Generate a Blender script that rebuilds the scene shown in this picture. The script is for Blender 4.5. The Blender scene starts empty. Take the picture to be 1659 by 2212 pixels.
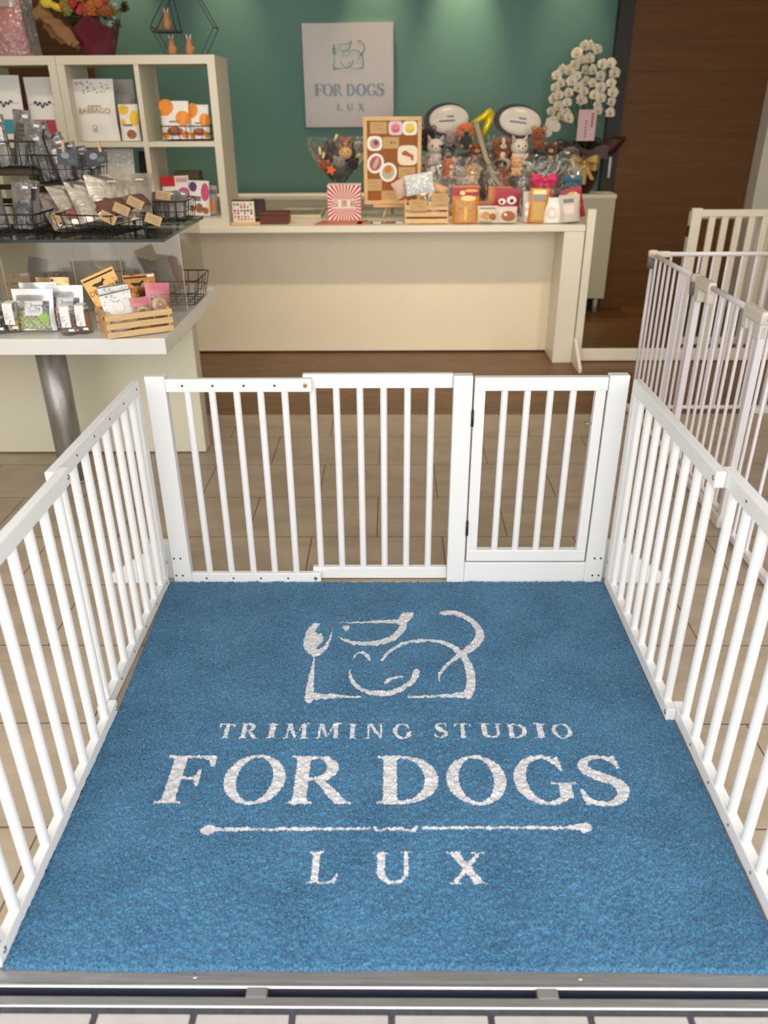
import bpy, bmesh, math, random
import numpy as np
from mathutils import Matrix, Vector, Euler
random.seed(7)
SC = bpy.context.scene
COL = SC.collection
PI = math.pi

# ------------------------------------------------------------------ camera
F_PX, PITCH, YAW, ROLL, CAM_H = 1693.27, math.radians(27.2964), math.radians(-0.6303), math.radians(-0.3514), 1.4
IMG_W, IMG_H = 1659, 2212
_fw = Vector((math.sin(YAW) * math.cos(PITCH), math.cos(YAW) * math.cos(PITCH), -math.sin(PITCH)))
_rt0 = Vector((math.cos(YAW), -math.sin(YAW), 0.0))
_up0 = _rt0.cross(_fw)
_rt = _rt0 * math.cos(ROLL) + _up0 * math.sin(ROLL)
_up = _up0 * math.cos(ROLL) - _rt0 * math.sin(ROLL)
cam_data = bpy.data.cameras.new('camera')
cam = bpy.data.objects.new('camera', cam_data)
COL.objects.link(cam)
rot = Matrix((( _rt.x, _up.x, -_fw.x), (_rt.y, _up.y, -_fw.y), (_rt.z, _up.z, -_fw.z)))
cam.matrix_world = Matrix.Translation((0, 0, CAM_H)) @ rot.to_4x4()
cam_data.sensor_fit = 'AUTO'
cam_data.sensor_width = 36.0
cam_data.lens = 36.0 * F_PX / IMG_H
cam_data.clip_start = 0.05
cam_data.dof.use_dof = True
cam_data.dof.focus_distance = 2.2
cam_data.dof.aperture_fstop = 2.7
SC.camera = cam


def ray(px, py):
    return _fw + _rt * ((px - IMG_W / 2) / F_PX) - _up * ((py - IMG_H / 2) / F_PX)


def at(px, py, Y):
    """The point of the place seen at a photo pixel, at distance Y into the shop."""
    d = ray(px, py)
    return Vector((0, 0, CAM_H)) + d * (Y / d.y)


def onz(px, py, z):
    d = ray(px, py)
    return Vector((0, 0, CAM_H)) + d * ((z - CAM_H) / d.z)


def C(r, g, b):
    return tuple(((v / 255.0) / 12.92 if v <= 10 else (((v / 255.0) + 0.055) / 1.055) ** 2.4) for v in (r, g, b)) + (1.0,)


# ------------------------------------------------------------------ view, sky, lights
SC.view_settings.view_transform = 'Standard'
SC.view_settings.look = 'None'
SC.view_settings.gamma = 1.0
SC.view_settings.use_curve_mapping = False
SC.view_settings.exposure = 0.0
SC.cycles.transparent_max_bounces = 48
SKY_STRENGTH = 3.1
W = bpy.data.worlds.new('sky')
SC.world = W
W.use_nodes = True
_bg = W.node_tree.nodes['Background']
_bg.inputs[0].default_value = (0.985, 0.99, 1.0, 1)
_bg.inputs[1].default_value = SKY_STRENGTH


def lamp(name, kind, loc, energy, color, size=0.1, target=None, **kw):
    d = bpy.data.lights.new(name, kind)
    d.energy = energy
    d.color = color
    if kind == 'AREA':
        d.shape = 'RECTANGLE'
        d.size = size if not isinstance(size, tuple) else size[0]
        d.size_y = size if not isinstance(size, tuple) else size[1]
    elif kind in ('POINT', 'SPOT'):
        d.shadow_soft_size = size
    for k, v in kw.items():
        setattr(d, k, v)
    o = bpy.data.objects.new(name, d)
    COL.objects.link(o)
    o.location = loc
    if target is not None:
        o.rotation_euler = (Vector(target) - Vector(loc)).to_track_quat('-Z', 'Y').to_euler()
    return o


WARM = (1.0, 0.74, 0.44)
SPOTS = [(-1.78, 6.2), (-1.12, 6.2), (-0.10, 6.2), (0.49, 6.2), (1.22, 6.2)]
for sx, sy in SPOTS:
    lamp('wall_spot', 'SPOT', (sx, sy, 2.70), {-0.10: 110, 0.49: 210}.get(sx, 80), WARM, 0.03, target=(sx, sy + 0.04, 1.2), spot_size=math.radians(46), spot_blend=1.0)
for sx, sy, en in [(-1.6, 4.0, 26), (-0.9, 5.6, 14), (0.5, 5.6, 14), (2.2, 3.9, 20), (-2.4, 3.6, 16)]:
    lamp('ceiling_spot', 'SPOT', (sx, sy, 2.68), en, (1.0, 0.85, 0.66), 0.05, target=(sx, sy + 0.1, 0), spot_size=math.radians(125), spot_blend=0.8)

for sx in (-0.6, 0.35, 1.3):  # added fill lamps without fixtures, aimed to brighten the counter front
    lamp('counter_fill_spot', 'SPOT', (sx, 3.3, 2.68), 62, (1.0, 0.84, 0.62), 0.05, target=(sx, 4.9, 0.45), spot_size=math.radians(70), spot_blend=0.9)

# ------------------------------------------------------------------ materials
MATS = {}


def M(name, color, rough=0.5, metal=0.0, noise=0.0, nscale=40.0, bump=0.0, bscale=200.0, spec=None, emit=None, sheen=0.0, coat=0.0, stretch=None):
    if name in MATS:
        return MATS[name]
    m = bpy.data.materials.new(name)
    m.use_nodes = True
    nt = m.node_tree
    b = nt.nodes['Principled BSDF']
    col = C(*color) if max(color) > 1.0 else tuple(color) + (1.0,)
    b.inputs['Base Color'].default_value = col
    b.inputs['Roughness'].default_value = rough
    b.inputs['Metallic'].default_value = metal
    if spec is not None:
        b.inputs['Specular IOR Level'].default_value = spec
    if sheen:
        b.inputs['Sheen Weight'].default_value = sheen
    if coat:
        b.inputs['Coat Weight'].default_value = coat
    if noise or bump:
        tc = nt.nodes.new('ShaderNodeTexCoord')
        src = tc.outputs['Object']
        if stretch:
            mp = nt.nodes.new('ShaderNodeMapping')
            mp.inputs['Scale'].default_value = stretch
            nt.links.new(src, mp.inputs[0])
            src = mp.outputs[0]
    if noise:
        n = nt.nodes.new('ShaderNodeTexNoise')
        n.inputs['Scale'].default_value = nscale
        n.inputs['Detail'].default_value = 4
        nt.links.new(src, n.inputs['Vector'])
        r = nt.nodes.new('ShaderNodeValToRGB')
        r.color_ramp.elements[0].position = 0.3
        r.color_ramp.elements[1].position = 0.7
        r.color_ramp.elements[0].color = tuple(max(0, v * (1 - noise)) for v in col[:3]) + (1,)
        r.color_ramp.elements[1].color = tuple(min(1, v * (1 + noise)) for v in col[:3]) + (1,)
        nt.links.new(n.outputs['Fac'], r.inputs[0])
        nt.links.new(r.outputs[0], b.inputs['Base Color'])
    if bump:
        n2 = nt.nodes.new('ShaderNodeTexNoise')
        n2.inputs['Scale'].default_value = bscale
        nt.links.new(src, n2.inputs['Vector'])
        bp = nt.nodes.new('ShaderNodeBump')
        bp.inputs['Strength'].default_value = bump
        bp.inputs['Distance'].default_value = 0.002
        nt.links.new(n2.outputs['Fac'], bp.inputs['Height'])
        nt.links.new(bp.outputs[0], b.inputs['Normal'])
    if emit:
        b.inputs['Emission Color'].default_value = col
        b.inputs['Emission Strength'].default_value = emit
    MATS[name] = m
    return m


def CLEAR(name, tint=(0.97, 0.98, 0.97), haze=0.0, gloss=0.08, rough=0.05, hazecol=(0.8, 0.8, 0.78), bump=0.0, bscale=30, fk=1.0):
    """Thin clear plastic or glass: see-through, a fresnel shine, a little milk."""
    if name in MATS:
        return MATS[name]
    m = bpy.data.materials.new(name)
    m.use_nodes = True
    nt = m.node_tree
    for n in list(nt.nodes):
        nt.nodes.remove(n)
    out = nt.nodes.new('ShaderNodeOutputMaterial')
    tr = nt.nodes.new('ShaderNodeBsdfTransparent')
    tr.inputs[0].default_value = tuple(tint) + (1,)
    gl = nt.nodes.new('ShaderNodeBsdfGlossy')
    gl.inputs['Color'].default_value = (1, 1, 1, 1)
    gl.inputs['Roughness'].default_value = rough
    df = nt.nodes.new('ShaderNodeBsdfDiffuse')
    df.inputs[0].default_value = tuple(hazecol) + (1,)
    lw = nt.nodes.new('ShaderNodeFresnel')
    lw.inputs['IOR'].default_value = 1.45
    mul = nt.nodes.new('ShaderNodeMath')
    mul.operation = 'MULTIPLY_ADD'
    mul.inputs[1].default_value = fk
    mul.inputs[2].default_value = gloss
    mul.use_clamp = True
    nt.links.new(lw.outputs[0], mul.inputs[0])
    mx1 = nt.nodes.new('ShaderNodeMixShader')
    mx1.inputs[0].default_value = haze
    nt.links.new(tr.outputs[0], mx1.inputs[1])
    nt.links.new(df.outputs[0], mx1.inputs[2])
    mx2 = nt.nodes.new('ShaderNodeMixShader')
    nt.links.new(mul.outputs[0], mx2.inputs[0])
    nt.links.new(mx1.outputs[0], mx2.inputs[1])
    nt.links.new(gl.outputs[0], mx2.inputs[2])
    nt.links.new(mx2.outputs[0], out.inputs[0])
    if bump:
        tc = nt.nodes.new('ShaderNodeTexCoord')
        n2 = nt.nodes.new('ShaderNodeTexNoise')
        n2.inputs['Scale'].default_value = bscale
        nt.links.new(tc.outputs['Object'], n2.inputs['Vector'])
        bp = nt.nodes.new('ShaderNodeBump')
        bp.inputs['Strength'].default_value = bump
        bp.inputs['Distance'].default_value = 0.02
        nt.links.new(n2.outputs['Fac'], bp.inputs['Height'])
        nt.links.new(bp.outputs[0], gl.inputs['Normal'])
        nt.links.new(bp.outputs[0], lw.inputs['Normal'])
    MATS[name] = m
    return m


def WOOD(name, c1, c2, scale=(1, 12, 12), rough=0.5, nscale=6.0, planks=None, mortar=(0.03, 0.02, 0.01), shift=(0, 0, 0), axes='XY', varied=0.0):
    if name in MATS:
        return MATS[name]
    m = bpy.data.materials.new(name)
    m.use_nodes = True
    nt = m.node_tree
    b = nt.nodes['Principled BSDF']
    b.inputs['Roughness'].default_value = rough
    tc = nt.nodes.new('ShaderNodeTexCoord')
    mp = nt.nodes.new('ShaderNodeMapping')
    mp.inputs['Scale'].default_value = scale
    nt.links.new(tc.outputs['Object'], mp.inputs[0])
    n = nt.nodes.new('ShaderNodeTexNoise')
    n.inputs['Scale'].default_value = nscale
    n.inputs['Detail'].default_value = 6
    n.inputs['Roughness'].default_value = 0.6
    nt.links.new(mp.outputs[0], n.inputs['Vector'])
    r = nt.nodes.new('ShaderNodeValToRGB')
    r.color_ramp.elements[0].position = 0.32
    r.color_ramp.elements[1].position = 0.68
    r.color_ramp.elements[0].color = C(*c1)
    r.color_ramp.elements[1].color = C(*c2)
    nt.links.new(n.outputs['Fac'], r.inputs[0])
    last = r.outputs[0]
    if planks:
        sx = nt.nodes.new('ShaderNodeSeparateXYZ')
        cx = nt.nodes.new('ShaderNodeCombineXYZ')
        nt.links.new(tc.outputs['Object'], sx.inputs[0])
        nt.links.new(sx.outputs[axes[0]], cx.inputs[0])
        nt.links.new(sx.outputs[axes[1]], cx.inputs[1])
        mp2 = nt.nodes.new('ShaderNodeMapping')
        mp2.inputs['Location'].default_value = shift
        nt.links.new(cx.outputs[0], mp2.inputs[0])
        bk = nt.nodes.new('ShaderNodeTexBrick')
        bk.inputs['Scale'].default_value = 1.0
        bk.inputs['Brick Width'].default_value = planks[0]
        bk.inputs['Row Height'].default_value = planks[1]
        bk.inputs['Mortar Size'].default_value = planks[2]
        bk.inputs['Mortar Smooth'].default_value = 0.0
        bk.inputs['Color1'].default_value = (1, 1, 1, 1)
        bk.inputs['Color2'].default_value = (1 - varied,) * 3 + (1,)
        bk.inputs['Mortar'].default_value = mortar + (1,)
        bk.offset = planks[3] if len(planks) > 3 else 0.37
        nt.links.new(mp2.outputs[0], bk.inputs['Vector'])
        mx = nt.nodes.new('ShaderNodeMix')
        mx.data_type = 'RGBA'
        mx.blend_type = 'MULTIPLY'
        mx.inputs[0].default_value = 1.0
        nt.links.new(last, mx.inputs[6])
        nt.links.new(bk.outputs['Color'], mx.inputs[7])
        last = mx.outputs[2]
    nt.links.new(last, b.inputs['Base Color'])
    MATS[name] = m
    return m


# ------------------------------------------------------------------ mesh building
def rot3(rx=0, ry=0, rz=0):
    return Euler((rx, ry, rz), 'XYZ').to_matrix()


class MB:
    def __init__(self):
        self.bm = bmesh.new()
        self.mats = []

    def mi(self, m):
        if m not in self.mats:
            self.mats.append(m)
        return self.mats.index(m)

    def box(self, lo, hi, m, bev=0.0, R=None, at_=None):
        """Axis-aligned from lo to hi; or rotated by R about at_ (default its centre)."""
        lo, hi = Vector(lo), Vector(hi)
        c = (lo + hi) / 2
        s = hi - lo
        r = bmesh.ops.create_cube(self.bm, size=1.0)
        vs = r['verts']
        for v in vs:
            v.co = Vector((v.co.x * s.x, v.co.y * s.y, v.co.z * s.z)) + c
        fs = list({f for v in vs for f in v.link_faces})
        if bev:
            es = list({e for v in vs for e in v.link_edges})
            rr = bmesh.ops.bevel(self.bm, geom=es, offset=min(bev, min(s) * 0.45), offset_type='OFFSET', segments=2, profile=0.5, affect='EDGES', clamp_overlap=True)
            fs = list(rr['faces']) + [f for f in fs if f.is_valid]
            vs = list({v for f in fs for v in f.verts})
        if R is not None:
            p = Vector(at_) if at_ is not None else c
            for v in vs:
                v.co = R @ (v.co - p) + p
        k = self.mi(m)
        for f in fs:
            f.material_index = k
        return vs

    def cyl(self, p0, p1, r, m, seg=14, r2=None, caps=True):
        p0, p1 = Vector(p0), Vector(p1)
        r2 = r if r2 is None else r2
        d = (p1 - p0).normalized()
        a = d.orthogonal().normalized()
        b = d.cross(a)
        k = self.mi(m)
        A = [self.bm.verts.new(p0 + (a * math.cos(t) + b * math.sin(t)) * r) for t in [2 * PI * i / seg for i in range(seg)]]
        B = [self.bm.verts.new(p1 + (a * math.cos(t) + b * math.sin(t)) * r2) for t in [2 * PI * i / seg for i in range(seg)]]
        for i in range(seg):
            f = self.bm.faces.new((A[i], A[(i + 1) % seg], B[(i + 1) % seg], B[i]))
            f.material_index = k
            f.smooth = True
        if caps:
            for ring in (list(reversed(A)), B):
                f = self.bm.faces.new(ring)
                f.material_index = k

    def tube(self, pts, r, m, seg=6, closed=False):
        pts = [Vector(p) for p in pts]
        n = len(pts)
        k = self.mi(m)
        rings = []
        up = None
        for i, p in enumerate(pts):
            if closed:
                d = pts[(i + 1) % n] - pts[i - 1]
            else:
                d = pts[min(i + 1, n - 1)] - pts[max(i - 1, 0)]
            if d.length < 1e-9:
                d = Vector((0, 0, 1))
            d.normalize()
            if up is None:
                up = d.orthogonal().normalized()
            a = (up - d * up.dot(d))
            a = a.normalized() if a.length > 1e-6 else d.orthogonal().normalized()
            up = a
            b = d.cross(a)
            rr = r[i] if isinstance(r, (list, tuple)) else r
            rings.append([self.bm.verts.new(p + (a * math.cos(2 * PI * j / seg) + b * math.sin(2 * PI * j / seg)) * rr) for j in range(seg)])
        last = n if closed else n - 1
        for i in range(last):
            A, B = rings[i], rings[(i + 1) % n]
            for j in range(seg):
                f = self.bm.faces.new((A[j], A[(j + 1) % seg], B[(j + 1) % seg], B[j]))
                f.material_index = k
                f.smooth = True
        if not closed:
            for ring in (list(reversed(rings[0])), rings[-1]):
                f = self.bm.faces.new(ring)
                f.material_index = k

    def ell(self, c, r, m, R=None, u=14, v=9, fn=None):
        c = Vector(c)
        k = self.mi(m)
        r = (r, r, r) if not isinstance(r, (tuple, list)) else r
        res = bmesh.ops.create_uvsphere(self.bm, u_segments=u, v_segments=v, radius=1.0)
        for vt in res['verts']:
            q = vt.co
            if fn:
                q = fn(q)
            q = Vector((q.x * r[0], q.y * r[1], q.z * r[2]))
            if R is not None:
                q = R @ q
            vt.co = q + c
        for f in {f for vt in res['verts'] for f in vt.link_faces}:
            f.material_index = k
            f.smooth = True

    def lathe(self, prof, c, m, seg=24, capb=True, capt=True, R=None):
        c = Vector(c)
        k = self.mi(m)
        rings = []
        for rr, z in prof:
            ring = []
            for i in range(seg):
                t = 2 * PI * i / seg
                q = Vector((rr * math.cos(t), rr * math.sin(t), z))
                if R is not None:
                    q = R @ q
                ring.append(self.bm.verts.new(c + q))
            rings.append(ring)
        for A, B in zip(rings[:-1], rings[1:]):
            for i in range(seg):
                f = self.bm.faces.new((A[i], A[(i + 1) % seg], B[(i + 1) % seg], B[i]))
                f.material_index = k
                f.smooth = True
        if capb:
            f = self.bm.faces.new(list(reversed(rings[0])))
            f.material_index = k
        if capt:
            f = self.bm.faces.new(rings[-1])
            f.material_index = k

    def face(self, pts, m, smooth=False):
        f = self.bm.faces.new([self.bm.verts.new(Vector(p)) for p in pts])
        f.material_index = self.mi(m)
        f.smooth = smooth
        return f

    def prism(self, pts, vec, m):
        """A flat outline (3D points) pushed along vec into a solid."""
        vec = Vector(vec)
        k = self.mi(m)
        A = [self.bm.verts.new(Vector(p)) for p in pts]
        B = [self.bm.verts.new(Vector(p) + vec) for p in pts]
        n = len(pts)
        fs = [self.bm.faces.new(A), self.bm.faces.new(list(reversed(B)))]
        for i in range(n):
            fs.append(self.bm.faces.new((A[(i + 1) % n], A[i], B[i], B[(i + 1) % n])))
        for f in fs:
            f.material_index = k

    def grid(self, fn, nu, nv, m, smooth=True, closed_u=False):
        k = self.mi(m)
        V = [[self.bm.verts.new(Vector(fn(i / nu, j / nv))) for j in range(nv + 1)] for i in range(nu + (0 if closed_u else 1))]
        n = len(V)
        for i in range(nu):
            for j in range(nv):
                f = self.bm.faces.new((V[i][j], V[(i + 1) % n][j], V[(i + 1) % n][j + 1], V[i][j + 1]))
                f.material_index = k
                f.smooth = smooth

    def xf(self, Mx):
        bmesh.ops.transform(self.bm, matrix=Mx, verts=self.bm.verts[:])
        return self

    def mesh(self, name, offset=None, normals=True):
        if normals:
            bmesh.ops.recalc_face_normals(self.bm, faces=self.bm.faces[:])
        if offset is not None:
            for v in self.bm.verts:
                v.co -= offset
        me = bpy.data.meshes.new(name)
        self.bm.to_mesh(me)
        self.bm.free()
        for m in self.mats:
            me.materials.append(m)
        return me


def thing(name, label, cat, loc=(0, 0, 0), rot=(0, 0, 0), group=None):
    o = bpy.data.objects.new(name, None)
    COL.objects.link(o)
    o.empty_display_size = 0.05
    o.location = loc
    o.rotation_euler = rot
    o['label'] = label
    o['category'] = cat
    if group:
        o['group'] = group
    return o


def tag(o, label, cat, group=None):
    o['label'] = label
    o['category'] = cat
    if group:
        o['group'] = group
    return o


def part(name, mb, parent, world=True, label=None):
    """A mesh under its thing; world=True when mb was laid out in room coordinates."""
    off = None
    if world:
        off = Vector(parent.location)
        if parent.parent:
            off = off + Vector(parent.parent.location)
    o = bpy.data.objects.new(name, mb.mesh(name, off))
    COL.objects.link(o)
    o.parent = parent
    if label:
        o['label'] = label
    return o


def lone(name, mb, label, cat, loc=None, rot=(0, 0, 0), group=None, world=False):
    """A thing that is one mesh."""
    o = bpy.data.objects.new(name, mb.mesh(name, Vector(loc) if (world and loc is not None) else None))
    COL.objects.link(o)
    if loc is not None:
        o.location = loc
    o.rotation_euler = rot
    return tag(o, label, cat, group)


def struct(name, mb):
    o = bpy.data.objects.new(name, mb.mesh(name))
    COL.objects.link(o)
    o['kind'] = 'structure'
    return o


def kids(o):
    return [c for c in bpy.data.objects if c.parent == o]


def dup(root, loc, rot=None, label=None, group=None):
    r = root.copy()
    COL.objects.link(r)
    r.location = loc
    if rot is not None:
        r.rotation_euler = rot
    if label:
        r['label'] = label
    if group:
        r['group'] = group
    for ch in root.children:
        c = ch.copy()
        COL.objects.link(c)
        c.parent = r
        for g in ch.children:
            d = g.copy()
            COL.objects.link(d)
            d.parent = c
    return r


def text_mesh(s, size):
    """Outline of a line of text as 2D points and faces, in the built-in font."""
    cu = bpy.data.curves.new('lettering', 'FONT')
    cu.body = s
    cu.size = size
    cu.align_x = 'CENTER'
    cu.align_y = 'CENTER'
    cu.resolution_u = 3
    o = bpy.data.objects.new('lettering', cu)
    COL.objects.link(o)
    bpy.context.view_layer.update()
    dg = bpy.context.evaluated_depsgraph_get()
    me = bpy.data.meshes.new_from_object(o.evaluated_get(dg))
    V = [v.co.copy() for v in me.vertices]
    Fs = [tuple(p.vertices) for p in me.polygons]
    bpy.data.objects.remove(o)
    bpy.data.curves.remove(cu)
    bpy.data.meshes.remove(me)
    return V, Fs


def add_text(mb, s, size, fn, m):
    V, Fs = text_mesh(s, size)
    vs = [mb.bm.verts.new(Vector(fn(v.x, v.y))) for v in V]
    k = mb.mi(m)
    for f in Fs:
        try:
            q = mb.bm.faces.new([vs[i] for i in f])
            q.material_index = k
        except ValueError:
            pass

# ------------------------------------------------------------------ room shell
ZC = 2.75
TEAL = M('teal_paint', (88, 130, 122), 0.6, bump=0.08, bscale=90)
OFFW = M('off_white_paint', (226, 220, 205), 0.6)
TILE = WOOD('floor_tile', (160, 143, 120), (184, 167, 144), scale=(1.5, 3.0, 3.0), rough=0.42, nscale=2.6,
            planks=(0.478, 0.3275, 0.0022, 0.5), mortar=(0.32, 0.28, 0.24), shift=(-0.185 + 0.478 * 20, -1.205 + 0.3275 * 10, 0))
PLANK = WOOD('floor_plank', (78, 50, 24), (134, 96, 54), scale=(1, 14, 14), rough=0.4, nscale=4.0,
             planks=(0.95, 0.118, 0.0014, 0.37), mortar=(0.25, 0.2, 0.15), shift=(9, 9, 0), varied=0.18)
BROWN = WOOD('brown_door_veneer', (98, 60, 18), (112, 72, 26), scale=(0.6, 8, 10), rough=0.6, nscale=3.0,
             planks=(12.0, 0.192, 0.0016, 0.0), mortar=(0.5, 0.45, 0.4), shift=(20, 0.115, 0), axes='XZ')

m = MB(); m.box((-3.2, 0.8995, -0.12), (3.2, 3.807, 0.0), TILE); struct('floor', m)
m = MB(); m.box((-3.2, 3.811, -0.12), (3.2, 6.5, 0.0), PLANK); struct('floor.001', m)
m = MB(); m.box((-3.2, 3.803, -0.02), (3.2, 3.813, 0.003), M('floor_strip', (120, 100, 78), 0.35, 0.4)); struct('trim_1', m)
m = MB(); m.box((-2.08, 6.30, 0.0), (1.60, 6.45, ZC), TEAL); struct('wall_back', m)
m = MB(); m.box((-3.2, 6.27, 0.0), (-2.08, 6.45, ZC), BROWN); struct('wall_back.001', m)
m = MB(); m.box((2.62, 6.10, 0.0), (3.2, 6.45, ZC), OFFW); struct('wall_back.002', m)
m = MB(); m.box((-3.35, 0.84, 0.0), (-3.2, 6.45, ZC), OFFW); struct('wall_left', m)
m = MB(); m.box((3.2, 0.84, 0.0), (3.35, 6.45, ZC), OFFW); struct('wall_right', m)
m = MB(); m.box((-3.35, 0.75, ZC), (3.35, 6.45, ZC + 0.15), M('ceiling_paint', (232, 226, 212), 0.7)); struct('ceiling', m)
for k, (x0, x1) in enumerate(((-3.35, -2.5), (2.5, 3.35))):
    m = MB(); m.box((x0, 0.75, 0.0), (x1, 0.84, ZC), OFFW); struct('wall_front' if k == 0 else 'wall_front.001', m)
m = MB(); m.box((-2.5, 0.75, 2.5), (2.5, 0.84, ZC), OFFW); struct('wall_front.002', m)

# brown sliding door with a dark stile and a slim steel pull
DARKF = M('dark_door_frame', (38, 36, 26), 0.5)
m = MB()
m.box((1.635, 6.24, 0.0), (2.62, 6.31, 2.6), BROWN)
m.box((1.535, 6.225, 0.0), (1.635, 6.31, 2.6), DARKF)
m.box((1.53, 6.22, 2.6), (2.62, 6.45, 2.75), DARKF)
door1 = struct('door_1', m)
m = MB(); m.box((1.572, 6.207, 0.935), (1.592, 6.2249, 1.075), M('brushed_steel', (190, 186, 178), 0.3, 0.9), bev=0.003)
dh = bpy.data.objects.new('door_handle', m.mesh('door_handle')); COL.objects.link(dh); dh.parent = door1; dh['kind'] = 'structure'

# recessed ceiling lamps above the wall
for k, (sx, sy) in enumerate(SPOTS):
    t = thing('ceiling_spotlight', 'round recessed ceiling spotlight above the teal wall, %s along the row' % ['first', 'second', 'third', 'fourth', 'last'][k], 'ceiling light', (sx, sy, ZC), group='recessed spotlights above the back wall')
    m = MB(); m.lathe([(0.045, -0.004), (0.06, -0.006), (0.062, 0.0)], (0, 0, 0), M('lamp_trim', (220, 216, 205), 0.5), capb=False); part('trim_ring', m, t, False)
    m = MB(); m.lathe([(0.0, -0.001), (0.045, -0.002)], (0, 0, 0), M('lamp_lens', (255, 214, 150), 0.4, emit=6.0), capb=False, capt=False); part('lens', m, t, False)

# ------------------------------------------------------------------ outside: tiles, dark joints, steel door track
m = MB(); m.box((-6, -6, -0.15), (6, 0.8205, -0.005), M('dark_joint', (62, 62, 66), 0.75, noise=0.25, nscale=60)); struct('pavement', m)
PAV = M('pale_paving', (170, 163, 159), 0.75, noise=0.05, nscale=25, bump=0.3, bscale=120)
m = MB()
TW = 0.1722
for i in range(-12, 13):
    for j in range(0, 6):
        x0 = -0.3455 + TW * i + 0.006
        y1 = 0.809 - j * 0.1722
        m.box((x0, y1 - 0.160, -0.02), (x0 + TW - 0.012, y1, 0.0), PAV, bev=0.002)
struct('pavement_tiles', m)
m = MB(); m.box((-6, -6, -0.006), (6, -0.23, -0.002), PAV); struct('pavement.001', m)

STEEL = M('worn_steel', (142, 141, 140), 0.35, 0.6, noise=0.18, nscale=12, stretch=(1, 30, 30))
STEELB = M('bright_steel', (205, 203, 200), 0.22, 0.95)
t = thing('sliding_door_track', 'worn steel sliding door track set in the ground along the edge of the blue mat', 'door track', (0, 0.85, 0))
m = MB()
m.box((-2.5, 0.868, -0.03), (2.5, 0.8995, 0.0008), STEEL)
m.box((-2.5, 0.8615, -0.03), (2.5, 0.868, -0.0025), STEEL)
m.cyl((-2.5, 0.8585, -0.0035), (2.5, 0.8585, -0.0035), 0.0045, STEELB, seg=12)
part('sill_plate', m, t)
m = MB(); m.box((-2.5, 0.8545, -0.035), (2.5, 0.8575, -0.005), M('dark_steel', (64, 70, 86), 0.45, 0.2)); m.box((-2.5, 0.836, -0.036), (2.5, 0.8575, -0.027), M('dirt', (58, 50, 42), 0.9, noise=0.3, nscale=90))
part('groove', m, t)
m = MB(); m.box((-2.5, 0.825, -0.035), (2.5, 0.838, 0.0), STEEL); m.cyl((-2.5, 0.8235, -0.0035), (2.5, 0.8235, -0.0035), 0.0038, STEELB, seg=12)
part('front_rail', m, t)
for px in (555, 1182):
    p = onz(px, 2140, 0)
    m = MB(); m.box((p.x - 0.0185, 0.8365, -0.03), (p.x + 0.0185, 0.8553, 0.0028), M('stopper_grey', (112, 108, 106), 0.5), bev=0.002)
    part('stopper', m, t)
for px in (422, 1252):
    p = onz(px, 2108, 0)
    m = MB(); m.lathe([(0.004, 0.0), (0.0042, 0.0006), (0.0028, 0.0012)], (p.x, 0.8745, 0.0008), STEELB, seg=14); part('screw', m, t)

rnd = random.Random(3)
for k, (px, py) in enumerate(((249, 2152), (341, 2153), (488, 2156), (1297, 2154), (1452, 2156))):
    p = onz(px, py, -0.02)
    m = MB()
    a = rnd.random() * 3
    n = 7
    m.prism([(0.006 * math.cos(a + 2 * PI * i / n) * (1 + 0.5 * (i % 2)), 0.0035 * math.sin(2 * PI * i / n), 0.004 * math.sin(a + 2 * PI * i / n)) for i in range(n)], (0.0005, 0.001, 0.001), M('dry_leaf', (168, 140, 96), 0.8))
    lone('leaf_scrap', m, 'dry leaf scrap lying in the door track, %s from the left' % ['first', 'second', 'third', 'fourth', 'fifth'][k], 'leaf', (p.x, 0.846, -0.0235), group='leaf scraps in the door track')

# ------------------------------------------------------------------ lettering shapes (serif capitals and the dog emblem)
def arc(cx, cy, rx, ry, a0, a1, n=18):
    return [(cx + rx * math.cos(math.radians(a0 + (a1 - a0) * i / n)), cy + ry * math.sin(math.radians(a0 + (a1 - a0) * i / n))) for i in range(n + 1)]


def strip(A, B):
    return [[A[i], A[i + 1], B[i + 1], B[i]] for i in range(len(A) - 1)]


def stem(x0, x1, ys=0.0, yt=1.0, foot=True, head=True, o=0.085, t=0.042):
    P = [[(x0, ys), (x1, ys), (x1, yt), (x0, yt)]]
    if foot:
        P.append([(x0 - o, ys), (x1 + o, ys), (x1 + o, ys + t * 0.7), (x1 + 0.02, ys + t * 1.3), (x1, ys + t * 2.6), (x0, ys + t * 2.6), (x0 - 0.02, ys + t * 1.3), (x0 - o, ys + t * 0.7)])
    if head:
        P.append([(x0 - o, yt), (x0 - o, yt - t * 0.7), (x0 - 0.02, yt - t * 1.3), (x0, yt - t * 2.6), (x1, yt - t * 2.6), (x1 + 0.02, yt - t * 1.3), (x1 + o, yt - t * 0.7), (x1 + o, yt)])
    return P


def slab(x, y, w, t=0.05):
    return [[(x - w / 2, y), (x + w / 2, y), (x + w / 2, y + t), (x - w / 2, y + t)]]


def spine(pts, ws):
    """A stroke along pts with half-widths ws."""
    A, B = [], []
    n = len(pts)
    for i in range(n):
        p, q = pts[max(i - 1, 0)], pts[min(i + 1, n - 1)]
        dx, dy = q[0] - p[0], q[1] - p[1]
        L = math.hypot(dx, dy) or 1
        A.append((pts[i][0] - dy / L * ws[i], pts[i][1] + dx / L * ws[i]))
        B.append((pts[i][0] + dy / L * ws[i], pts[i][1] - dx / L * ws[i]))
    return strip(A, B)


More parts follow.
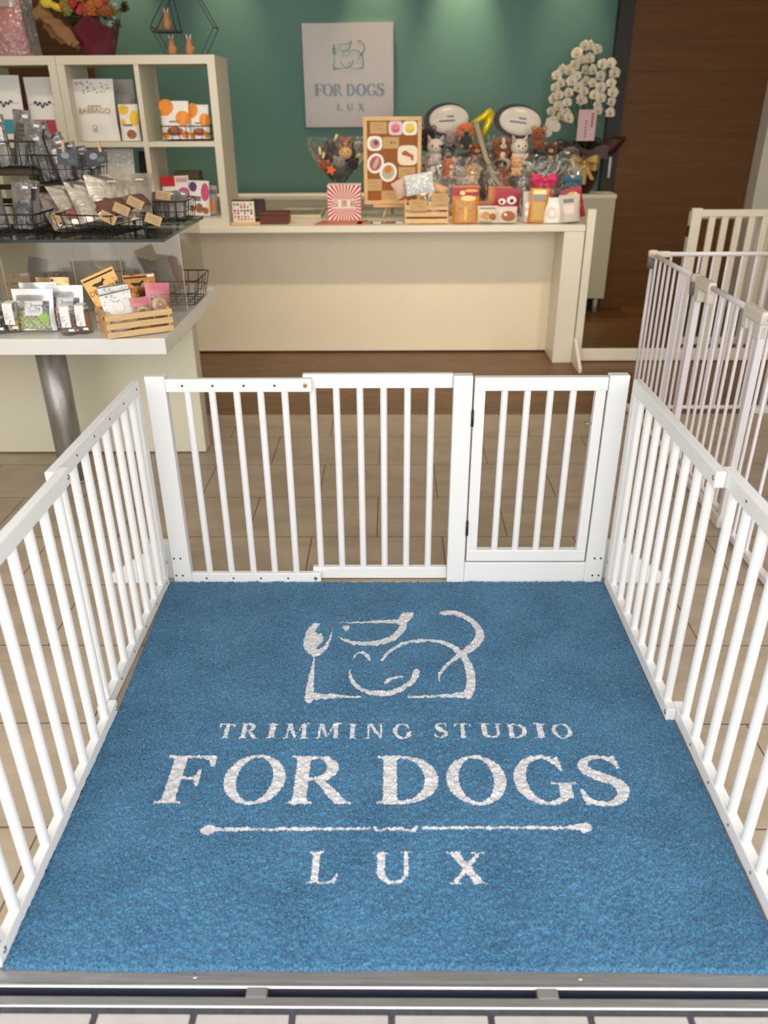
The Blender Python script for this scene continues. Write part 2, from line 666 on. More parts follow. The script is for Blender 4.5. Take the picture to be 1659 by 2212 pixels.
def smooth_pts(P, n=6):
    out = []
    for i in range(len(P) - 1):
        p0, p1, p2, p3 = P[max(i - 1, 0)], P[i], P[i + 1], P[min(i + 2, len(P) - 1)]
        for k in range(n):
            t = k / n
            out.append(tuple(0.5 * ((2 * p1[j]) + (-p0[j] + p2[j]) * t + (2 * p0[j] - 5 * p1[j] + 4 * p2[j] - p3[j]) * t * t + (-p0[j] + 3 * p1[j] - 3 * p2[j] + p3[j]) * t ** 3) for j in range(len(p1))))
    out.append(tuple(P[-1]))
    return out


def glyph(ch, s=0.17):
    """(polygons, width) of a serif capital, cap height 1; s is the stem width."""
    th = s * 0.36
    if ch == 'I':
        return stem(0.09, 0.09 + s), 0.18 + s
    if ch == 'L':
        return stem(0.09, 0.09 + s) + [[(0.1, 0), (0.66, 0), (0.66, 0.055), (0.1, 0.055)], [(0.66, 0), (0.71, 0.27), (0.66, 0.27), (0.58, 0.1), (0.5, 0.055), (0.5, 0)]], 0.71
    if ch == 'F':
        return stem(0.09, 0.09 + s, head=False) + [[(0.005, 1), (0.005, 0.965), (0.09, 0.93), (0.09, 1)], [(0.09, 0.945), (0.69, 0.945), (0.69, 1), (0.09, 1)],
               [(0.70, 1), (0.71, 0.75), (0.66, 0.75), (0.61, 0.88), (0.53, 0.945), (0.6, 1)], [(0.2, 0.49), (0.5, 0.49), (0.5, 0.545), (0.2, 0.545)], [(0.49, 0.68), (0.535, 0.68), (0.535, 0.35), (0.49, 0.35), (0.465, 0.46), (0.42, 0.49), (0.42, 0.545), (0.465, 0.57)]], 0.71
    if ch == 'T':
        return stem(0.41 - s / 2, 0.41 + s / 2, head=False) + [[(0.03, 0.945), (0.79, 0.945), (0.79, 1), (0.03, 1)],
               [(0.02, 1), (0.0, 0.74), (0.045, 0.74), (0.1, 0.88), (0.18, 0.945), (0.12, 1)], [(0.80, 1), (0.82, 0.74), (0.775, 0.74), (0.72, 0.88), (0.64, 0.945), (0.7, 1)]], 0.82
    if ch == 'O':
        return strip(arc(0.45, 0.5, 0.45, 0.52, 0, 360, 48), arc(0.45, 0.5, 0.45 - s * 0.98, 0.52 - th * 0.9, 0, 360, 48)), 0.9
    if ch == 'D':
        o = [(0.1, 1.0)] + arc(0.4, 0.5, 0.46, 0.5, 90, -90, 30) + [(0.1, 0.0)]
        i = [(0.1, 1 - th)] + arc(0.36, 0.5, 0.5 - s, 0.5 - th, 90, -90, 30) + [(0.1, th)]
        return stem(0.09, 0.09 + s) + strip(o, i), 0.86
    if ch == 'R':
        o = [(0.1, 1.0)] + arc(0.42, 0.735, 0.28, 0.265, 90, -90, 24) + [(0.1, 0.47)]
        i = [(0.1, 1 - th)] + arc(0.38, 0.735, 0.32 - s * 0.92, 0.265 - th, 90, -90, 24) + [(0.1, 0.47 + th)]
        return stem(0.09, 0.09 + s) + strip(o, i) + [[(0.36, 0.49), (0.5, 0.5), (0.82, 0.06), (0.9, 0.035), (0.9, 0), (0.68, 0), (0.63, 0.06)]], 0.9
    if ch == 'G':
        a = arc(0.46, 0.5, 0.46, 0.52, 42, 318, 40)
        b = arc(0.47, 0.5, 0.47 - s, 0.52 - th, 50, 312, 40)
        return strip(a, b) + [[(0.70, 0.98), (0.745, 1.02), (0.775, 0.68), (0.73, 0.68), (0.66, 0.84), (0.6, 0.93)], [(0.66, 0.08), (0.66 + s, 0.14), (0.66 + s, 0.40), (0.66, 0.40)], [(0.55, 0.40), (0.93, 0.40), (0.93, 0.445), (0.55, 0.445)]], 0.93
    if ch == 'S':
        P = smooth_pts([(0.57, 0.9), (0.42, 0.985), (0.27, 0.97), (0.15, 0.87), (0.14, 0.74), (0.24, 0.61), (0.4, 0.52), (0.54, 0.4), (0.57, 0.26), (0.49, 0.1), (0.33, 0.015), (0.17, 0.03), (0.06, 0.13)], 5)
        n = len(P)
        ws = [th * 0.55 + (s * 0.52 - th * 0.55) * max(0, math.sin(PI * min(1, max(0, (i / n - 0.08) / 0.84)))) ** 1.6 for i in range(n)]
        ws = [max(w, th * 0.5) for w in ws]
        return spine(P, ws) + [[(0.555, 1.01), (0.595, 1.02), (0.625, 0.73), (0.58, 0.73), (0.53, 0.86), (0.47, 0.95)], [(0.0, 0.31), (0.045, 0.31), (0.1, 0.14), (0.17, 0.05), (0.07, -0.02), (0.03, -0.02)]], 0.66
    if ch == 'U':
        a = [(0.07, 0.97)] + [(0.07, 0.4)] + arc(0.42, 0.36, 0.35, 0.375, 180, 270, 14)
        b = [(0.07 + s, 0.97)] + [(0.07 + s, 0.4)] + arc(0.42, 0.36, 0.35 - s, 0.375 - th * 1.4, 180, 270, 14)
        c = arc(0.42, 0.36, 0.33, 0.375, 270, 360, 14) + [(0.75, 0.97)]
        d = arc(0.42, 0.36, 0.33 - th * 1.5, 0.375 - th * 1.4, 270, 360, 14) + [(0.75 - th * 1.5, 0.97)]
        return strip(a, b) + strip(c, d) + slab(0.07 + s / 2, 0.955, s + 0.2, 0.045) + slab(0.72, 0.955, 0.26, 0.045), 0.85
    if ch == 'N':
        return spine([(0.14, 0.03), (0.14, 1.0)], [th * 0.62] * 2) + spine([(0.76, 0.0), (0.76, 0.97)], [th * 0.62] * 2) + [[(0.06, 1), (0.06 + s * 1.25, 1), (0.79, 0.0), (0.72, 0.0)]] + slab(0.14, 0, 0.28, 0.045) + slab(0.77, 0.955, 0.28, 0.045) + slab(0.09, 0.955, 0.18, 0.045), 0.92
    if ch == 'M':
        return spine([(0.16, 0.03), (0.19, 1.0)], [th * 0.62] * 2) + [[(0.10, 1), (0.13 + s, 1), (0.56, 0.12), (0.50, 0.0)], [(0.50, 0.0), (0.56, 0.14), (0.87, 1), (0.80, 1)], [(0.80, 1), (0.80 + s, 1), (0.84 + s, 0), (0.84, 0)]] + slab(0.16, 0, 0.28, 0.045) + slab(0.84 + s / 2, 0, s + 0.17, 0.045) + slab(0.13, 0.955, 0.22, 0.045) + slab(0.9 + s / 2, 0.955, s + 0.1, 0.045), 1.09
    if ch == 'X':
        return [[(0.06, 0.98), (0.08 + s * 1.2, 0.98), (0.80, 0.02), (0.78 - s * 1.2, 0.02)]] + spine([(0.74, 0.98), (0.13, 0.02)], [th * 0.75] * 2) + slab(0.15, 0.955, 0.34, 0.045) + slab(0.72, 0.955, 0.28, 0.045) + slab(0.13, 0, 0.28, 0.045) + slab(0.71, 0, 0.34, 0.045), 0.88
    raise KeyError(ch)


# the emblem: a resting dog drawn in brush strokes, unit box 0..1659 x 0..943 (y down)
EMBLEM = [
    [(235, 207), (190, 207), (150, 230), (115, 285), (95, 350), (100, 405), (130, 450), (180, 478), (235, 465), (290, 415), (320, 340), (332, 255), (318, 300), (300, 345), (262, 395), (215, 420), (195, 425), (225, 390), (262, 345), (252, 315), (240, 292), (225, 290), (205, 285), (190, 280), (200, 255), (222, 225)],
    [(180, 482), (187, 482), (186, 560), (180, 700), (180, 770), (330, 785), (460, 797), (620, 808), (460, 815), (330, 820), (170, 830), (155, 855), (135, 865), (105, 835), (110, 770), (125, 700), (150, 600), (170, 520)],
    [(345, 203), (600, 190), (840, 177), (870, 175), (890, 135), (920, 120), (995, 118), (990, 145), (965, 185), (940, 200), (935, 250), (900, 300), (850, 345), (760, 378), (660, 392), (560, 390), (470, 375), (410, 345), (375, 305), (430, 335), (500, 355), (600, 358), (700, 350), (790, 320), (850, 275), (880, 235), (885, 215), (840, 212), (700, 207), (540, 205)],
    [(415, 235), (430, 225), (470, 232), (470, 250), (450, 272), (435, 268), (418, 252)],
    [(490, 520), (510, 470), (535, 445), (570, 430), (600, 440), (630, 470), (650, 497), (640, 512), (622, 508), (605, 480), (580, 460), (555, 452), (530, 465), (508, 490)],
    [(475, 585), (465, 610), (465, 655), (490, 700), (530, 740), (590, 775), (660, 795), (740, 800), (820, 790), (890, 765), (950, 730), (1000, 690), (1035, 640), (1045, 595), (1030, 583), (1000, 585), (988, 600), (980, 640), (950, 680), (900, 715), (840, 745), (770, 758), (700, 760), (630, 750), (570, 728), (520, 690), (492, 650), (483, 615)],
    [(752, 700), (755, 685), (790, 655), (850, 637), (915, 640), (905, 652), (850, 660), (800, 678), (765, 700)],
    [(720, 510), (760, 455), (820, 405), (900, 365), (1000, 340), (1100, 333), (1200, 345), (1270, 360), (1330, 390), (1385, 425), (1430, 470), (1470, 540), (1495, 620), (1500, 690), (1490, 750), (1465, 805), (1440, 830), (1420, 815), (1250, 812), (1080, 812), (945, 815), (940, 800), (1080, 797), (1250, 785), (1400, 770), (1415, 740), (1425, 680), (1420, 610), (1405, 540), (1380, 490), (1340, 450), (1300, 410), (1250, 385), (1190, 367), (1110, 358), (1010, 362), (920, 382), (850, 415), (790, 460), (740, 515)],
    [(1200, 130), (1215, 115), (1260, 103), (1330, 108), (1400, 130), (1470, 165), (1525, 215), (1560, 265), (1572, 310), (1560, 350), (1530, 390), (1480, 430), (1420, 465), (1340, 510), (1270, 560), (1225, 610), (1205, 650), (1212, 700), (1190, 650), (1195, 610), (1230, 565), (1290, 510), (1350, 450), (1420, 400), (1470, 360), (1500, 310), (1495, 260), (1460, 210), (1410, 175), (1350, 150), (1280, 138), (1225, 140)],
]


def place_glyph(ch, x0, x1, y0, y1, s):
    P, w = glyph(ch, s)
    return [[(x0 + (x / w) * (x1 - x0), y0 + y * (y1 - y0)) for x, y in poly] for poly in P]


# lettering laid out on the mat, measured on the floor plane (metres)
MATZ = 0.010
mat_polys = []
for poly in EMBLEM:
    q = []
    for x, y in poly:
        p = onz(630 + x / 3.77, 1290 + y / 3.77, MATZ)
        q.append((p.x, p.y))
    mat_polys.append(q)


def row(chars, spans, pyb, pyt, s):
    yb = onz(830, pyb, MATZ).y
    yt = onz(830, pyt, MATZ).y
    for ch, (a, b) in zip(chars, spans):
        xa, xb = onz(a, pyb - (2 if pyb < 1700 else 4), MATZ).x, onz(b, pyb - (2 if pyb < 1700 else 4), MATZ).x
        mat_polys.extend(place_glyph(ch, xa, xb, yb, yt, s))


row('TRIMMING', [(468, 503), (515, 556), (573, 597), (611, 663), (681, 732), (751, 770), (789, 830), (849, 891)], 1594, 1562, 0.2)
row('STUDIO', [(939, 968), (983, 1020), (1039, 1087), (1097, 1141), (1158, 1183), (1195, 1240)], 1592, 1561, 0.2)
row('FORDOGS', [(332, 444), (471, 609), (616, 758), (813, 950), (968, 1102), (1119, 1255), (1260, 1370)], 1735, 1632, 0.19)
row('LUX', [(662, 728), (807, 893), (970, 1055)], 1907, 1839, 0.17)


def mpx(px, py):
    p = onz(px, py, MATZ)
    return (p.x, p.y)


def ellip(px, py, rx, ry):
    c = mpx(px, py)
    return arc(c[0], c[1], rx, ry, 0, 360, 20)[:-1]


mat_polys.append(ellip(449, 1791, 0.0165, 0.013))
mat_polys.append(ellip(1263, 1786, 0.0165, 0.013))
mat_polys += spine([mpx(462, 1790), mpx(490, 1790), mpx(800, 1788)], [0.006, 0.0045, 0.0035])
mat_polys += spine([mpx(912, 1787), mpx(1230, 1786), mpx(1250, 1786)], [0.0032, 0.004, 0.009])
mat_polys += spine([mpx(x, y) for x, y in smooth_pts([(808, 1783), (813, 1791), (826, 1793), (838, 1788), (846, 1791), (853, 1788), (860, 1791), (868, 1788), (880, 1793), (894, 1791), (901, 1783)], 4)], [0.0035] * 41)

# ------------------------------------------------------------------ the mat: cut pile in blue, white pile for the lettering
CELL = 0.0017
MX0, MX1, MY0, MY1 = -0.7335, 0.7215, 0.8865, 2.1955
nx, ny = int((MX1 - MX0) / CELL), int((MY1 - MY0) / CELL)
rng = np.random.default_rng(5)
gx = MX0 + (np.arange(nx) + 0.5) * CELL
gy = MY0 + (np.arange(ny) + 0.5) * CELL
JX = rng.normal(0, CELL * 0.35, (nx, ny))
JY = rng.normal(0, CELL * 0.35, (nx, ny))
white = np.zeros((nx, ny), bool)
for poly in mat_polys:
    P = np.array(poly)
    i0, i1 = np.searchsorted(gx, [P[:, 0].min() - 0.004, P[:, 0].max() + 0.004])
    j0, j1 = np.searchsorted(gy, [P[:, 1].min() - 0.004, P[:, 1].max() + 0.004])
    X = gx[i0:i1, None] + JX[i0:i1, j0:j1]
    Y = gy[None, j0:j1] + JY[i0:i1, j0:j1]
    ins = np.zeros(X.shape, bool)
    n = len(P)
    for a in range(n):
        x1_, y1_ = P[a]
        x2_, y2_ = P[(a + 1) % n]
        if y1_ == y2_:
            continue
        cond = (y1_ > Y) != (y2_ > Y)
        ins ^= cond & (X < (x2_ - x1_) * (Y - y1_) / (y2_ - y1_) + x1_)
    white[i0:i1, j0:j1] |= ins


def blur(a, k):
    for ax in (0, 1):
        s = np.zeros_like(a)
        for d in range(-k, k + 1):
            s += np.roll(a, d, ax)
        a = s / (2 * k + 1)
    return a


vx = MX0 + np.arange(nx + 1) * CELL
vy = MY0 + np.arange(ny + 1) * CELL
n1 = blur(rng.normal(0, 1, (nx + 1, ny + 1)), 1); n1 /= n1.std()
n2 = blur(blur(rng.normal(0, 1, (nx + 1, ny + 1)), 2), 2); n2 /= n2.std()
Zm = MATZ - 0.002 + 0.00085 * n1 + 0.0011 * n2
Xm = vx[:, None] + rng.normal(0, CELL * 0.22, (nx + 1, ny + 1))
Ym = vy[None, :] + rng.normal(0, CELL * 0.22, (nx + 1, ny + 1))
wav = 0.0022 * np.sin(vx * 5.1 + 0.7) + 0.001 * np.sin(vx * 17.0)
Ym[:, 0] += rng.normal(0, 0.0012, nx + 1) - 0.0015
Ym[:, :14] += wav[:, None] * np.linspace(1, 0, 14)[None, :]
left = np.where(vy < 1.58, -0.7121, -0.7122 - 0.0208 * (vy - 1.58) / 0.615)
Xm = np.maximum(Xm, left[None, :])
far = (vy > 1.538)
Xm = np.where(far[None, :] & (Xm > 0.6965), 0.6965 + 0.0 * Xm, Xm)
Zm = np.where(far[None, :] & (Xm >= 0.6965), 0.0015 + 0.3 * (Zm - 0.0015), Zm)
Zm[:, 0] = 0.0015
Zm[:, -1] = 0.0015
Zm[0, :] = Zm[-1, :] = 0.004
co = np.stack([Xm, Ym, Zm], -1).reshape(-1, 3)
I = np.arange((nx + 1) * (ny + 1)).reshape(nx + 1, ny + 1)
quads = np.stack([I[:-1, :-1], I[1:, :-1], I[1:, 1:], I[:-1, 1:]], -1).reshape(-1, 4)
me = bpy.data.meshes.new('entrance_mat')
me.vertices.add(len(co)); me.vertices.foreach_set('co', co.astype(np.float32).ravel())
me.loops.add(quads.size); me.loops.foreach_set('vertex_index', quads.astype(np.int32).ravel())
me.polygons.add(len(quads))
me.polygons.foreach_set('loop_start', (np.arange(len(quads)) * 4).astype(np.int32))


def PILE(name, dark, light):
    m = bpy.data.materials.new(name)
    m.use_nodes = True
    nt = m.node_tree
    b = nt.nodes['Principled BSDF']
    b.inputs['Roughness'].default_value = 0.85
    b.inputs['Sheen Weight'].default_value = 0.25
    b.inputs['Sheen Roughness'].default_value = 0.5
    b.inputs['Specular IOR Level'].default_value = 0.2
    tc = nt.nodes.new('ShaderNodeTexCoord')
    n = nt.nodes.new('ShaderNodeTexNoise')
    n.inputs['Scale'].default_value = 280.0
    n.inputs['Detail'].default_value = 3
    nb = nt.nodes.new('ShaderNodeTexNoise')
    nb.inputs['Scale'].default_value = 7.0
    nb.inputs['Detail'].default_value = 3
    nt.links.new(tc.outputs['Object'], n.inputs['Vector'])
    nt.links.new(tc.outputs['Object'], nb.inputs['Vector'])
    ad = nt.nodes.new('ShaderNodeMath'); ad.operation = 'MULTIPLY_ADD'
    ad.inputs[1].default_value = 0.25
    nt.links.new(nb.outputs['Fac'], ad.inputs[0])
    nt.links.new(n.outputs['Fac'], ad.inputs[2])
    r = nt.nodes.new('ShaderNodeValToRGB')
    r.color_ramp.elements[0].position = 0.42
    r.color_ramp.elements[1].position = 0.84
    r.color_ramp.elements[0].color = C(*dark)
    r.color_ramp.elements[1].color = C(*light)
    nt.links.new(ad.outputs[0], r.inputs[0])
    nt.links.new(r.outputs[0], b.inputs['Base Color'])
    return m


me.materials.append(PILE('blue_pile', (20, 62, 92), (80, 132, 164)))
me.materials.append(PILE('white_pile', (178, 176, 176), (212, 210, 209)))
me.polygons.foreach_set('material_index', white.reshape(-1).astype(np.int32))
me.update(calc_edges=True)
mat_obj = bpy.data.objects.new('entrance_mat', me)
COL.objects.link(mat_obj)
tag(mat_obj, 'large blue pile entrance mat with white dog emblem reading TRIMMING STUDIO FOR DOGS LUX', 'mat')

# ------------------------------------------------------------------ white wooden pet gate around the mat
WHITE = M('white_lacquer', (224, 222, 218), 0.38, spec=0.45)
HOLE = M('drilled_hole', (96, 72, 66), 0.8)
BOLT = M('steel_bolt', (176, 172, 164), 0.28, 0.9)
BLACK = M('black_hinge', (22, 22, 24), 0.45)
BRASS = M('brass_bolt', (190, 160, 110), 0.35, 0.8)
Z0 = 0.0115   # what stands over the mat edge


def bar_mesh(z0, z1, r=0.0106):
    m = MB()
    m.cyl((0, 0, z0), (0, 0, z1), r, WHITE, seg=16, caps=False)
    return m.mesh('bar')


def put_bar(me, parent, x, y):
    o = bpy.data.objects.new('bar', me)
    COL.objects.link(o)
    o.parent = parent
    off = Vector(parent.location)
    if parent.parent:
        off += Vector(parent.parent.location)
    o.location = Vector((x, y, 0)) - off
    return o


def holes(m, pts, axis, r=0.0038, mat=None):
    """Small dark drilled holes or bolt heads on a face; axis is the way the face looks."""
    a = Vector(axis)
    for p in pts:
        p = Vector(p)
        m.cyl(p - a * 0.002, p + a * 0.0004, r, mat or HOLE, seg=12)


def bolt(parent, p, axis, r=0.006, mat=None):
    a = Vector(axis)
    p = Vector(p)
    m = MB()
    m.cyl(p - a * 0.001, p + a * 0.0012, r, mat or BOLT, seg=16)
    m.cyl(p + a * 0.0012, p + a * 0.0024, r * 0.75, mat or BOLT, seg=16, r2=r * 0.55)
    m.cyl(p + a * 0.0024, p + a * 0.0027, r * 0.3, HOLE, seg=6)
    return part('bolt', m, parent)


YG = 2.1985
g = thing('pet_gate', 'white wooden pet gate with barred door, standing along the far edge of the blue mat', 'pet gate', (0, YG + 0.015, 0))
for x0, x1, hs in ((-0.7215, -0.662, (-0.711, -0.690)), (0.1812, 0.2378, ()), (0.6325, 0.692, (0.659, 0.679))):
    m = MB()
    m.box((x0, YG, 0.0), (x1, YG + 0.034, 0.708), WHITE, bev=0.004)
    holes(m, [(h, YG, z) for h in hs for z in (0.095, 0.030)], (0, -1, 0))
    part('post', m, g)
# near sliding panel (left) and far panel (middle)
for z0, z1, zh in ((0.660, 0.700, 0.680), (0.0, 0.037, 0.0)):
    m = MB(); m.box((-0.662, YG + 0.0005, z0 if z0 else 0.0), (-0.2335, YG + 0.0205, z1), WHITE, bev=0.003)
    holes(m, [(x, YG + 0.0005, 0.680 if z0 else 0.019) for x in (-0.612, -0.523, -0.432, -0.342)], (0, -1, 0))
    part('rail', m, g)
    m = MB(); m.box((-0.261, YG + 0.021, (0.664 if z0 else 0.006)), (0.1815, YG + 0.041, (0.708 if z0 else 0.0485)), WHITE, bev=0.003)
    part('rail', m, g)
bolt(g, (-0.252, YG, 0.680), (0, -1, 0), 0.0065, BRASS)
bolt(g, (-0.251, YG, 0.019), (0, -1, 0), 0.006)
bm1 = bar_mesh(0.034, 0.664)
for x in (-0.601, -0.5285, -0.456, -0.3855, -0.3145):
    put_bar(bm1, g, x, YG + 0.0105)
bm2 = bar_mesh(0.045, 0.668)
for x in (-0.234, -0.164, -0.094, -0.0235, 0.0475, 0.1190):
    put_bar(bm2, g, x, YG + 0.031)
m = MB(); m.box((0.238, YG + 0.002, 0.0), (0.633, YG + 0.026, 0.0775), WHITE, bev=0.003); part('threshold_board', m, g)
# door leaf
door = MB()
door.box((0.2425, YG - 0.001, 0.662), (0.6305, YG + 0.024, 0.703), WHITE, bev=0.003)
door.box((0.2425, YG - 0.001, 0.0845), (0.6265, YG + 0.024, 0.1255), WHITE, bev=0.003)
door.box((0.2425, YG - 0.0005, 0.125), (0.2750, YG + 0.0235, 0.6625), WHITE, bev=0.002)
door.box((0.5965, YG - 0.0005, 0.125), (0.6265, YG + 0.0235, 0.6625), WHITE, bev=0.002)
d = part('door', door, g)
bm3 = bar_mesh(0.122, 0.665)
for x in (0.3325, 0.3995, 0.4665, 0.5335):
    put_bar(bm3, d, x, YG + 0.011)
for z0, z1 in ((0.552, 0.605), (0.181, 0.234)):
    m = MB()
    m.box((0.2380, YG - 0.004, z0), (0.2428, YG + 0.004, z1), BLACK, bev=0.001)
    m.cyl((0.2403, YG - 0.004, z0 + 0.002), (0.2403, YG - 0.004, z1 - 0.002), 0.0034, BLACK, seg=10)
    part('hinge', m, d)
m = MB()
m.cyl((0.598, YG + 0.011, 0.556), (0.582, YG + 0.011, 0.556), 0.0025, BOLT, seg=12)
m.cyl((0.582, YG + 0.011, 0.556), (0.579, YG + 0.011, 0.556), 0.0075, BOLT, seg=16)
part('latch_knob', m, d)
for sgn, xa, xb in ((-1, -0.7575, -0.952), (1, 0.7245, 0.918)):
    m = MB()
    m.prism([(xa, YG + 0.004, 0.0), (xb, YG + 0.004, 0.0), (xb, YG + 0.004, 0.013), (xb - sgn * 0.006, YG + 0.004, 0.02), (xa, YG + 0.004, 0.142)], (0, 0.018, 0), WHITE)
    m.box((min(xa, xa - sgn * 0.04), YG + 0.0345, 0.0), (max(xa, xa - sgn * 0.04), YG + 0.0505, 0.14), WHITE)
    m.box((min(xa, xa + sgn * 0.05), YG + 0.022, 0.0), (max(xa, xa + sgn * 0.05), YG + 0.0505, 0.14), WHITE)
    part('stabiliser_foot', m, g)


def side_gate(label, sgn, xin, xout, t, far_inner, bars_far, bars_near, y_far_end, y_near_end, holes_on, ys_holes):
    """Two sliding barred panels; xin/xout are the inner and outer panels' inward faces."""
    s = thing('pet_gate', label, 'pet gate', (xin, 1.5, 0))
    xf, xn = (xin, xout) if far_inner else (xout, xin)      # faces of the far and near panels
    inward = -sgn

    def slab_(face, y0, y1, z0, z1, hy=()):
        m = MB()
        m.box((min(face, face + sgn * t), y0, z0), (max(face, face + sgn * t), y1, z1), WHITE, bev=0.003)
        holes(m, [(face, y, (z0 + z1) / 2 + 0.002) for y in hy], (inward, 0, 0), 0.0036)
        part('rail', m, s)
    hf = ys_holes if holes_on == 'far' else ()
    hn = ys_holes if holes_on == 'near' else ()
    for z0, z1 in ((0.661, 0.700), (0.003, 0.041)):
        slab_(xf, y_far_end, 2.1935, z0, z1, hf)
        slab_(xn, 0.887, y_near_end, z0 + 0.0, z1 + 0.0, hn)
    # upright boards at both ends
    m = MB(); m.box((min(xf, xf + sgn * t), 2.158, 0.041), (max(xf, xf + sgn * t), 2.1935, 0.661), WHITE, bev=0.002); part('post', m, s)
    m = MB(); m.box((min(xn, xn + sgn * t), 0.887, 0.041), (max(xn, xn + sgn * t), 0.917, 0.661), WHITE, bev=0.002)
    holes(m, [(xn, 0.900, 0.083), (xn, 0.900, 0.06)], (inward, 0, 0), 0.004)
    part('post', m, s)
    fm, nm = bar_mesh(0.038, 0.664), bar_mesh(0.038, 0.664)
    for y in bars_far:
        put_bar(fm, s, xf + sgn * t / 2, y)
    for y in bars_near:
        put_bar(nm, s, xn + sgn * t / 2, y)
    if far_inner:
        for z in (0.682, 0.024):
            bolt(s, (xf, y_far_end + 0.011, z), (inward, 0, 0))
    else:
        for z in (0.680, 0.022):
            bolt(s, (xn, y_near_end - 0.012, z), (inward, 0, 0))
    bolt(s, (xn, 0.906, 0.028), (inward, 0, 0), 0.006)
    for z in (0.088, 0.026):
        bolt(s, (xf, 2.187, z), (inward, 0, 0), 0.0055)
    return s


side_gate('white wooden barred gate on the left side of the blue mat', -1, -0.7125, -0.7340, 0.0212, False,
          [2.132, 2.056, 1.980, 1.900, 1.823, 1.745, 1.666, 1.590], [1.514, 1.438, 1.361, 1.284, 1.207, 1.130, 1.055, 0.980], 1.545, 1.576, 'far', (2.161, 2.040, 1.920, 1.800, 1.680))
side_gate('white wooden barred gate on the right side of the blue mat', 1, 0.6985, 0.7230, 0.0240, True,
          [2.132, 2.052, 1.972, 1.894, 1.819, 1.740, 1.661, 1.582], [1.519, 1.445, 1.367, 1.292, 1.216, 1.141, 1.068, 0.992], 1.541, 1.574, 'near', (1.436, 1.315, 1.196, 1.078, 0.96))

# ------------------------------------------------------------------ white metal play fence on the right
MET = M('white_enamel', (233, 228, 230), 0.3, spec=0.5)
GREYP = M('grey_plastic', (118, 120, 112), 0.5)
CREAMP = M('cream_plastic', (226, 218, 206), 0.45)
f = thing('metal_play_fence', 'white metal play fence with thin round bars behind the right side of the mat', 'fence', (1.225, 3.2, 0))
XF, YF = 1.225, 3.82
ZB, ZT = 0.03, 0.783


def thin_bar(z0, z1, r=0.0062):
    m = MB(); m.cyl((0, 0, z0), (0, 0, z1), r, MET, seg=12, caps=False); return m.mesh('bar')


tb = thin_bar(ZB, ZT)
# back panel along X
def rails(pts_list):
    for pts in pts_list:
        m = MB(); m.tube(pts, 0.0105, MET, 10); part('rail', m, f)


rails([[(XF + 0.03, YF, z), (1.86, YF, z)] for z in (ZT, ZB)])
p = f
x = XF + 0.085
while x < 1.83:
    put_bar(tb, p, x, YF); x += 0.0665
rails([[(1.90, YF, z), (2.7, YF, z)] for z in (ZT, ZB)])
x = 1.905
while x < 2.7:
    put_bar(tb, p, x, YF); x += 0.0665
m = MB(); m.box((1.832, YF - 0.022, 0.0), (1.925, YF + 0.018, 0.035), CREAMP, bev=0.006); part('foot_joint', m, f)
m = MB(); m.cyl((1.88, YF, 0.03), (1.88, YF, ZT + 0.01), 0.008, MET, seg=12); part('joint_rod', m, f)
# side panel, far half
rails([[(XF, YF - 0.03, z), (XF, 3.26, z)] for z in (ZT, ZB)])
for y in (3.765, 3.700, 3.633, 3.566, 3.499, 3.432, 3.365, 3.300):
    put_bar(tb, p, XF, y)
# corner joints
for (cx, cy) in ((XF, YF), (XF, 3.235)):
    m = MB(); m.cyl((cx, cy, ZT - 0.012), (cx, cy, ZT + 0.014), 0.021, CREAMP, seg=20); m.cyl((cx, cy, ZT + 0.014), (cx, cy, ZT + 0.018), 0.016, CREAMP, seg=20)
    m.box((cx - 0.012, cy - 0.045, ZT - 0.013), (cx + 0.012, cy + 0.045, ZT + 0.013), CREAMP, bev=0.005)
    if cy == YF:
        m.box((cx, cy - 0.012, ZT - 0.013), (cx + 0.08, cy + 0.012, ZT + 0.013), CREAMP, bev=0.005)
    k = part('joint', m, f)
    m = MB(); m.cyl((cx - 0.004, cy, ZT - 0.062), (cx - 0.004, cy, ZT - 0.012), 0.0165, GREYP, seg=16, r2=0.0195); part('lower_cap', m, k)
    m = MB(); m.cyl((cx, cy, 0.03), (cx, cy, ZT - 0.06), 0.0075, MET, seg=12); part('joint_rod', m, f)
    m = MB(); m.box((cx - 0.018, cy - 0.05, 0.0), (cx + 0.018, cy + 0.05, 0.034), CREAMP, bev=0.006); part('foot_joint', m, f)


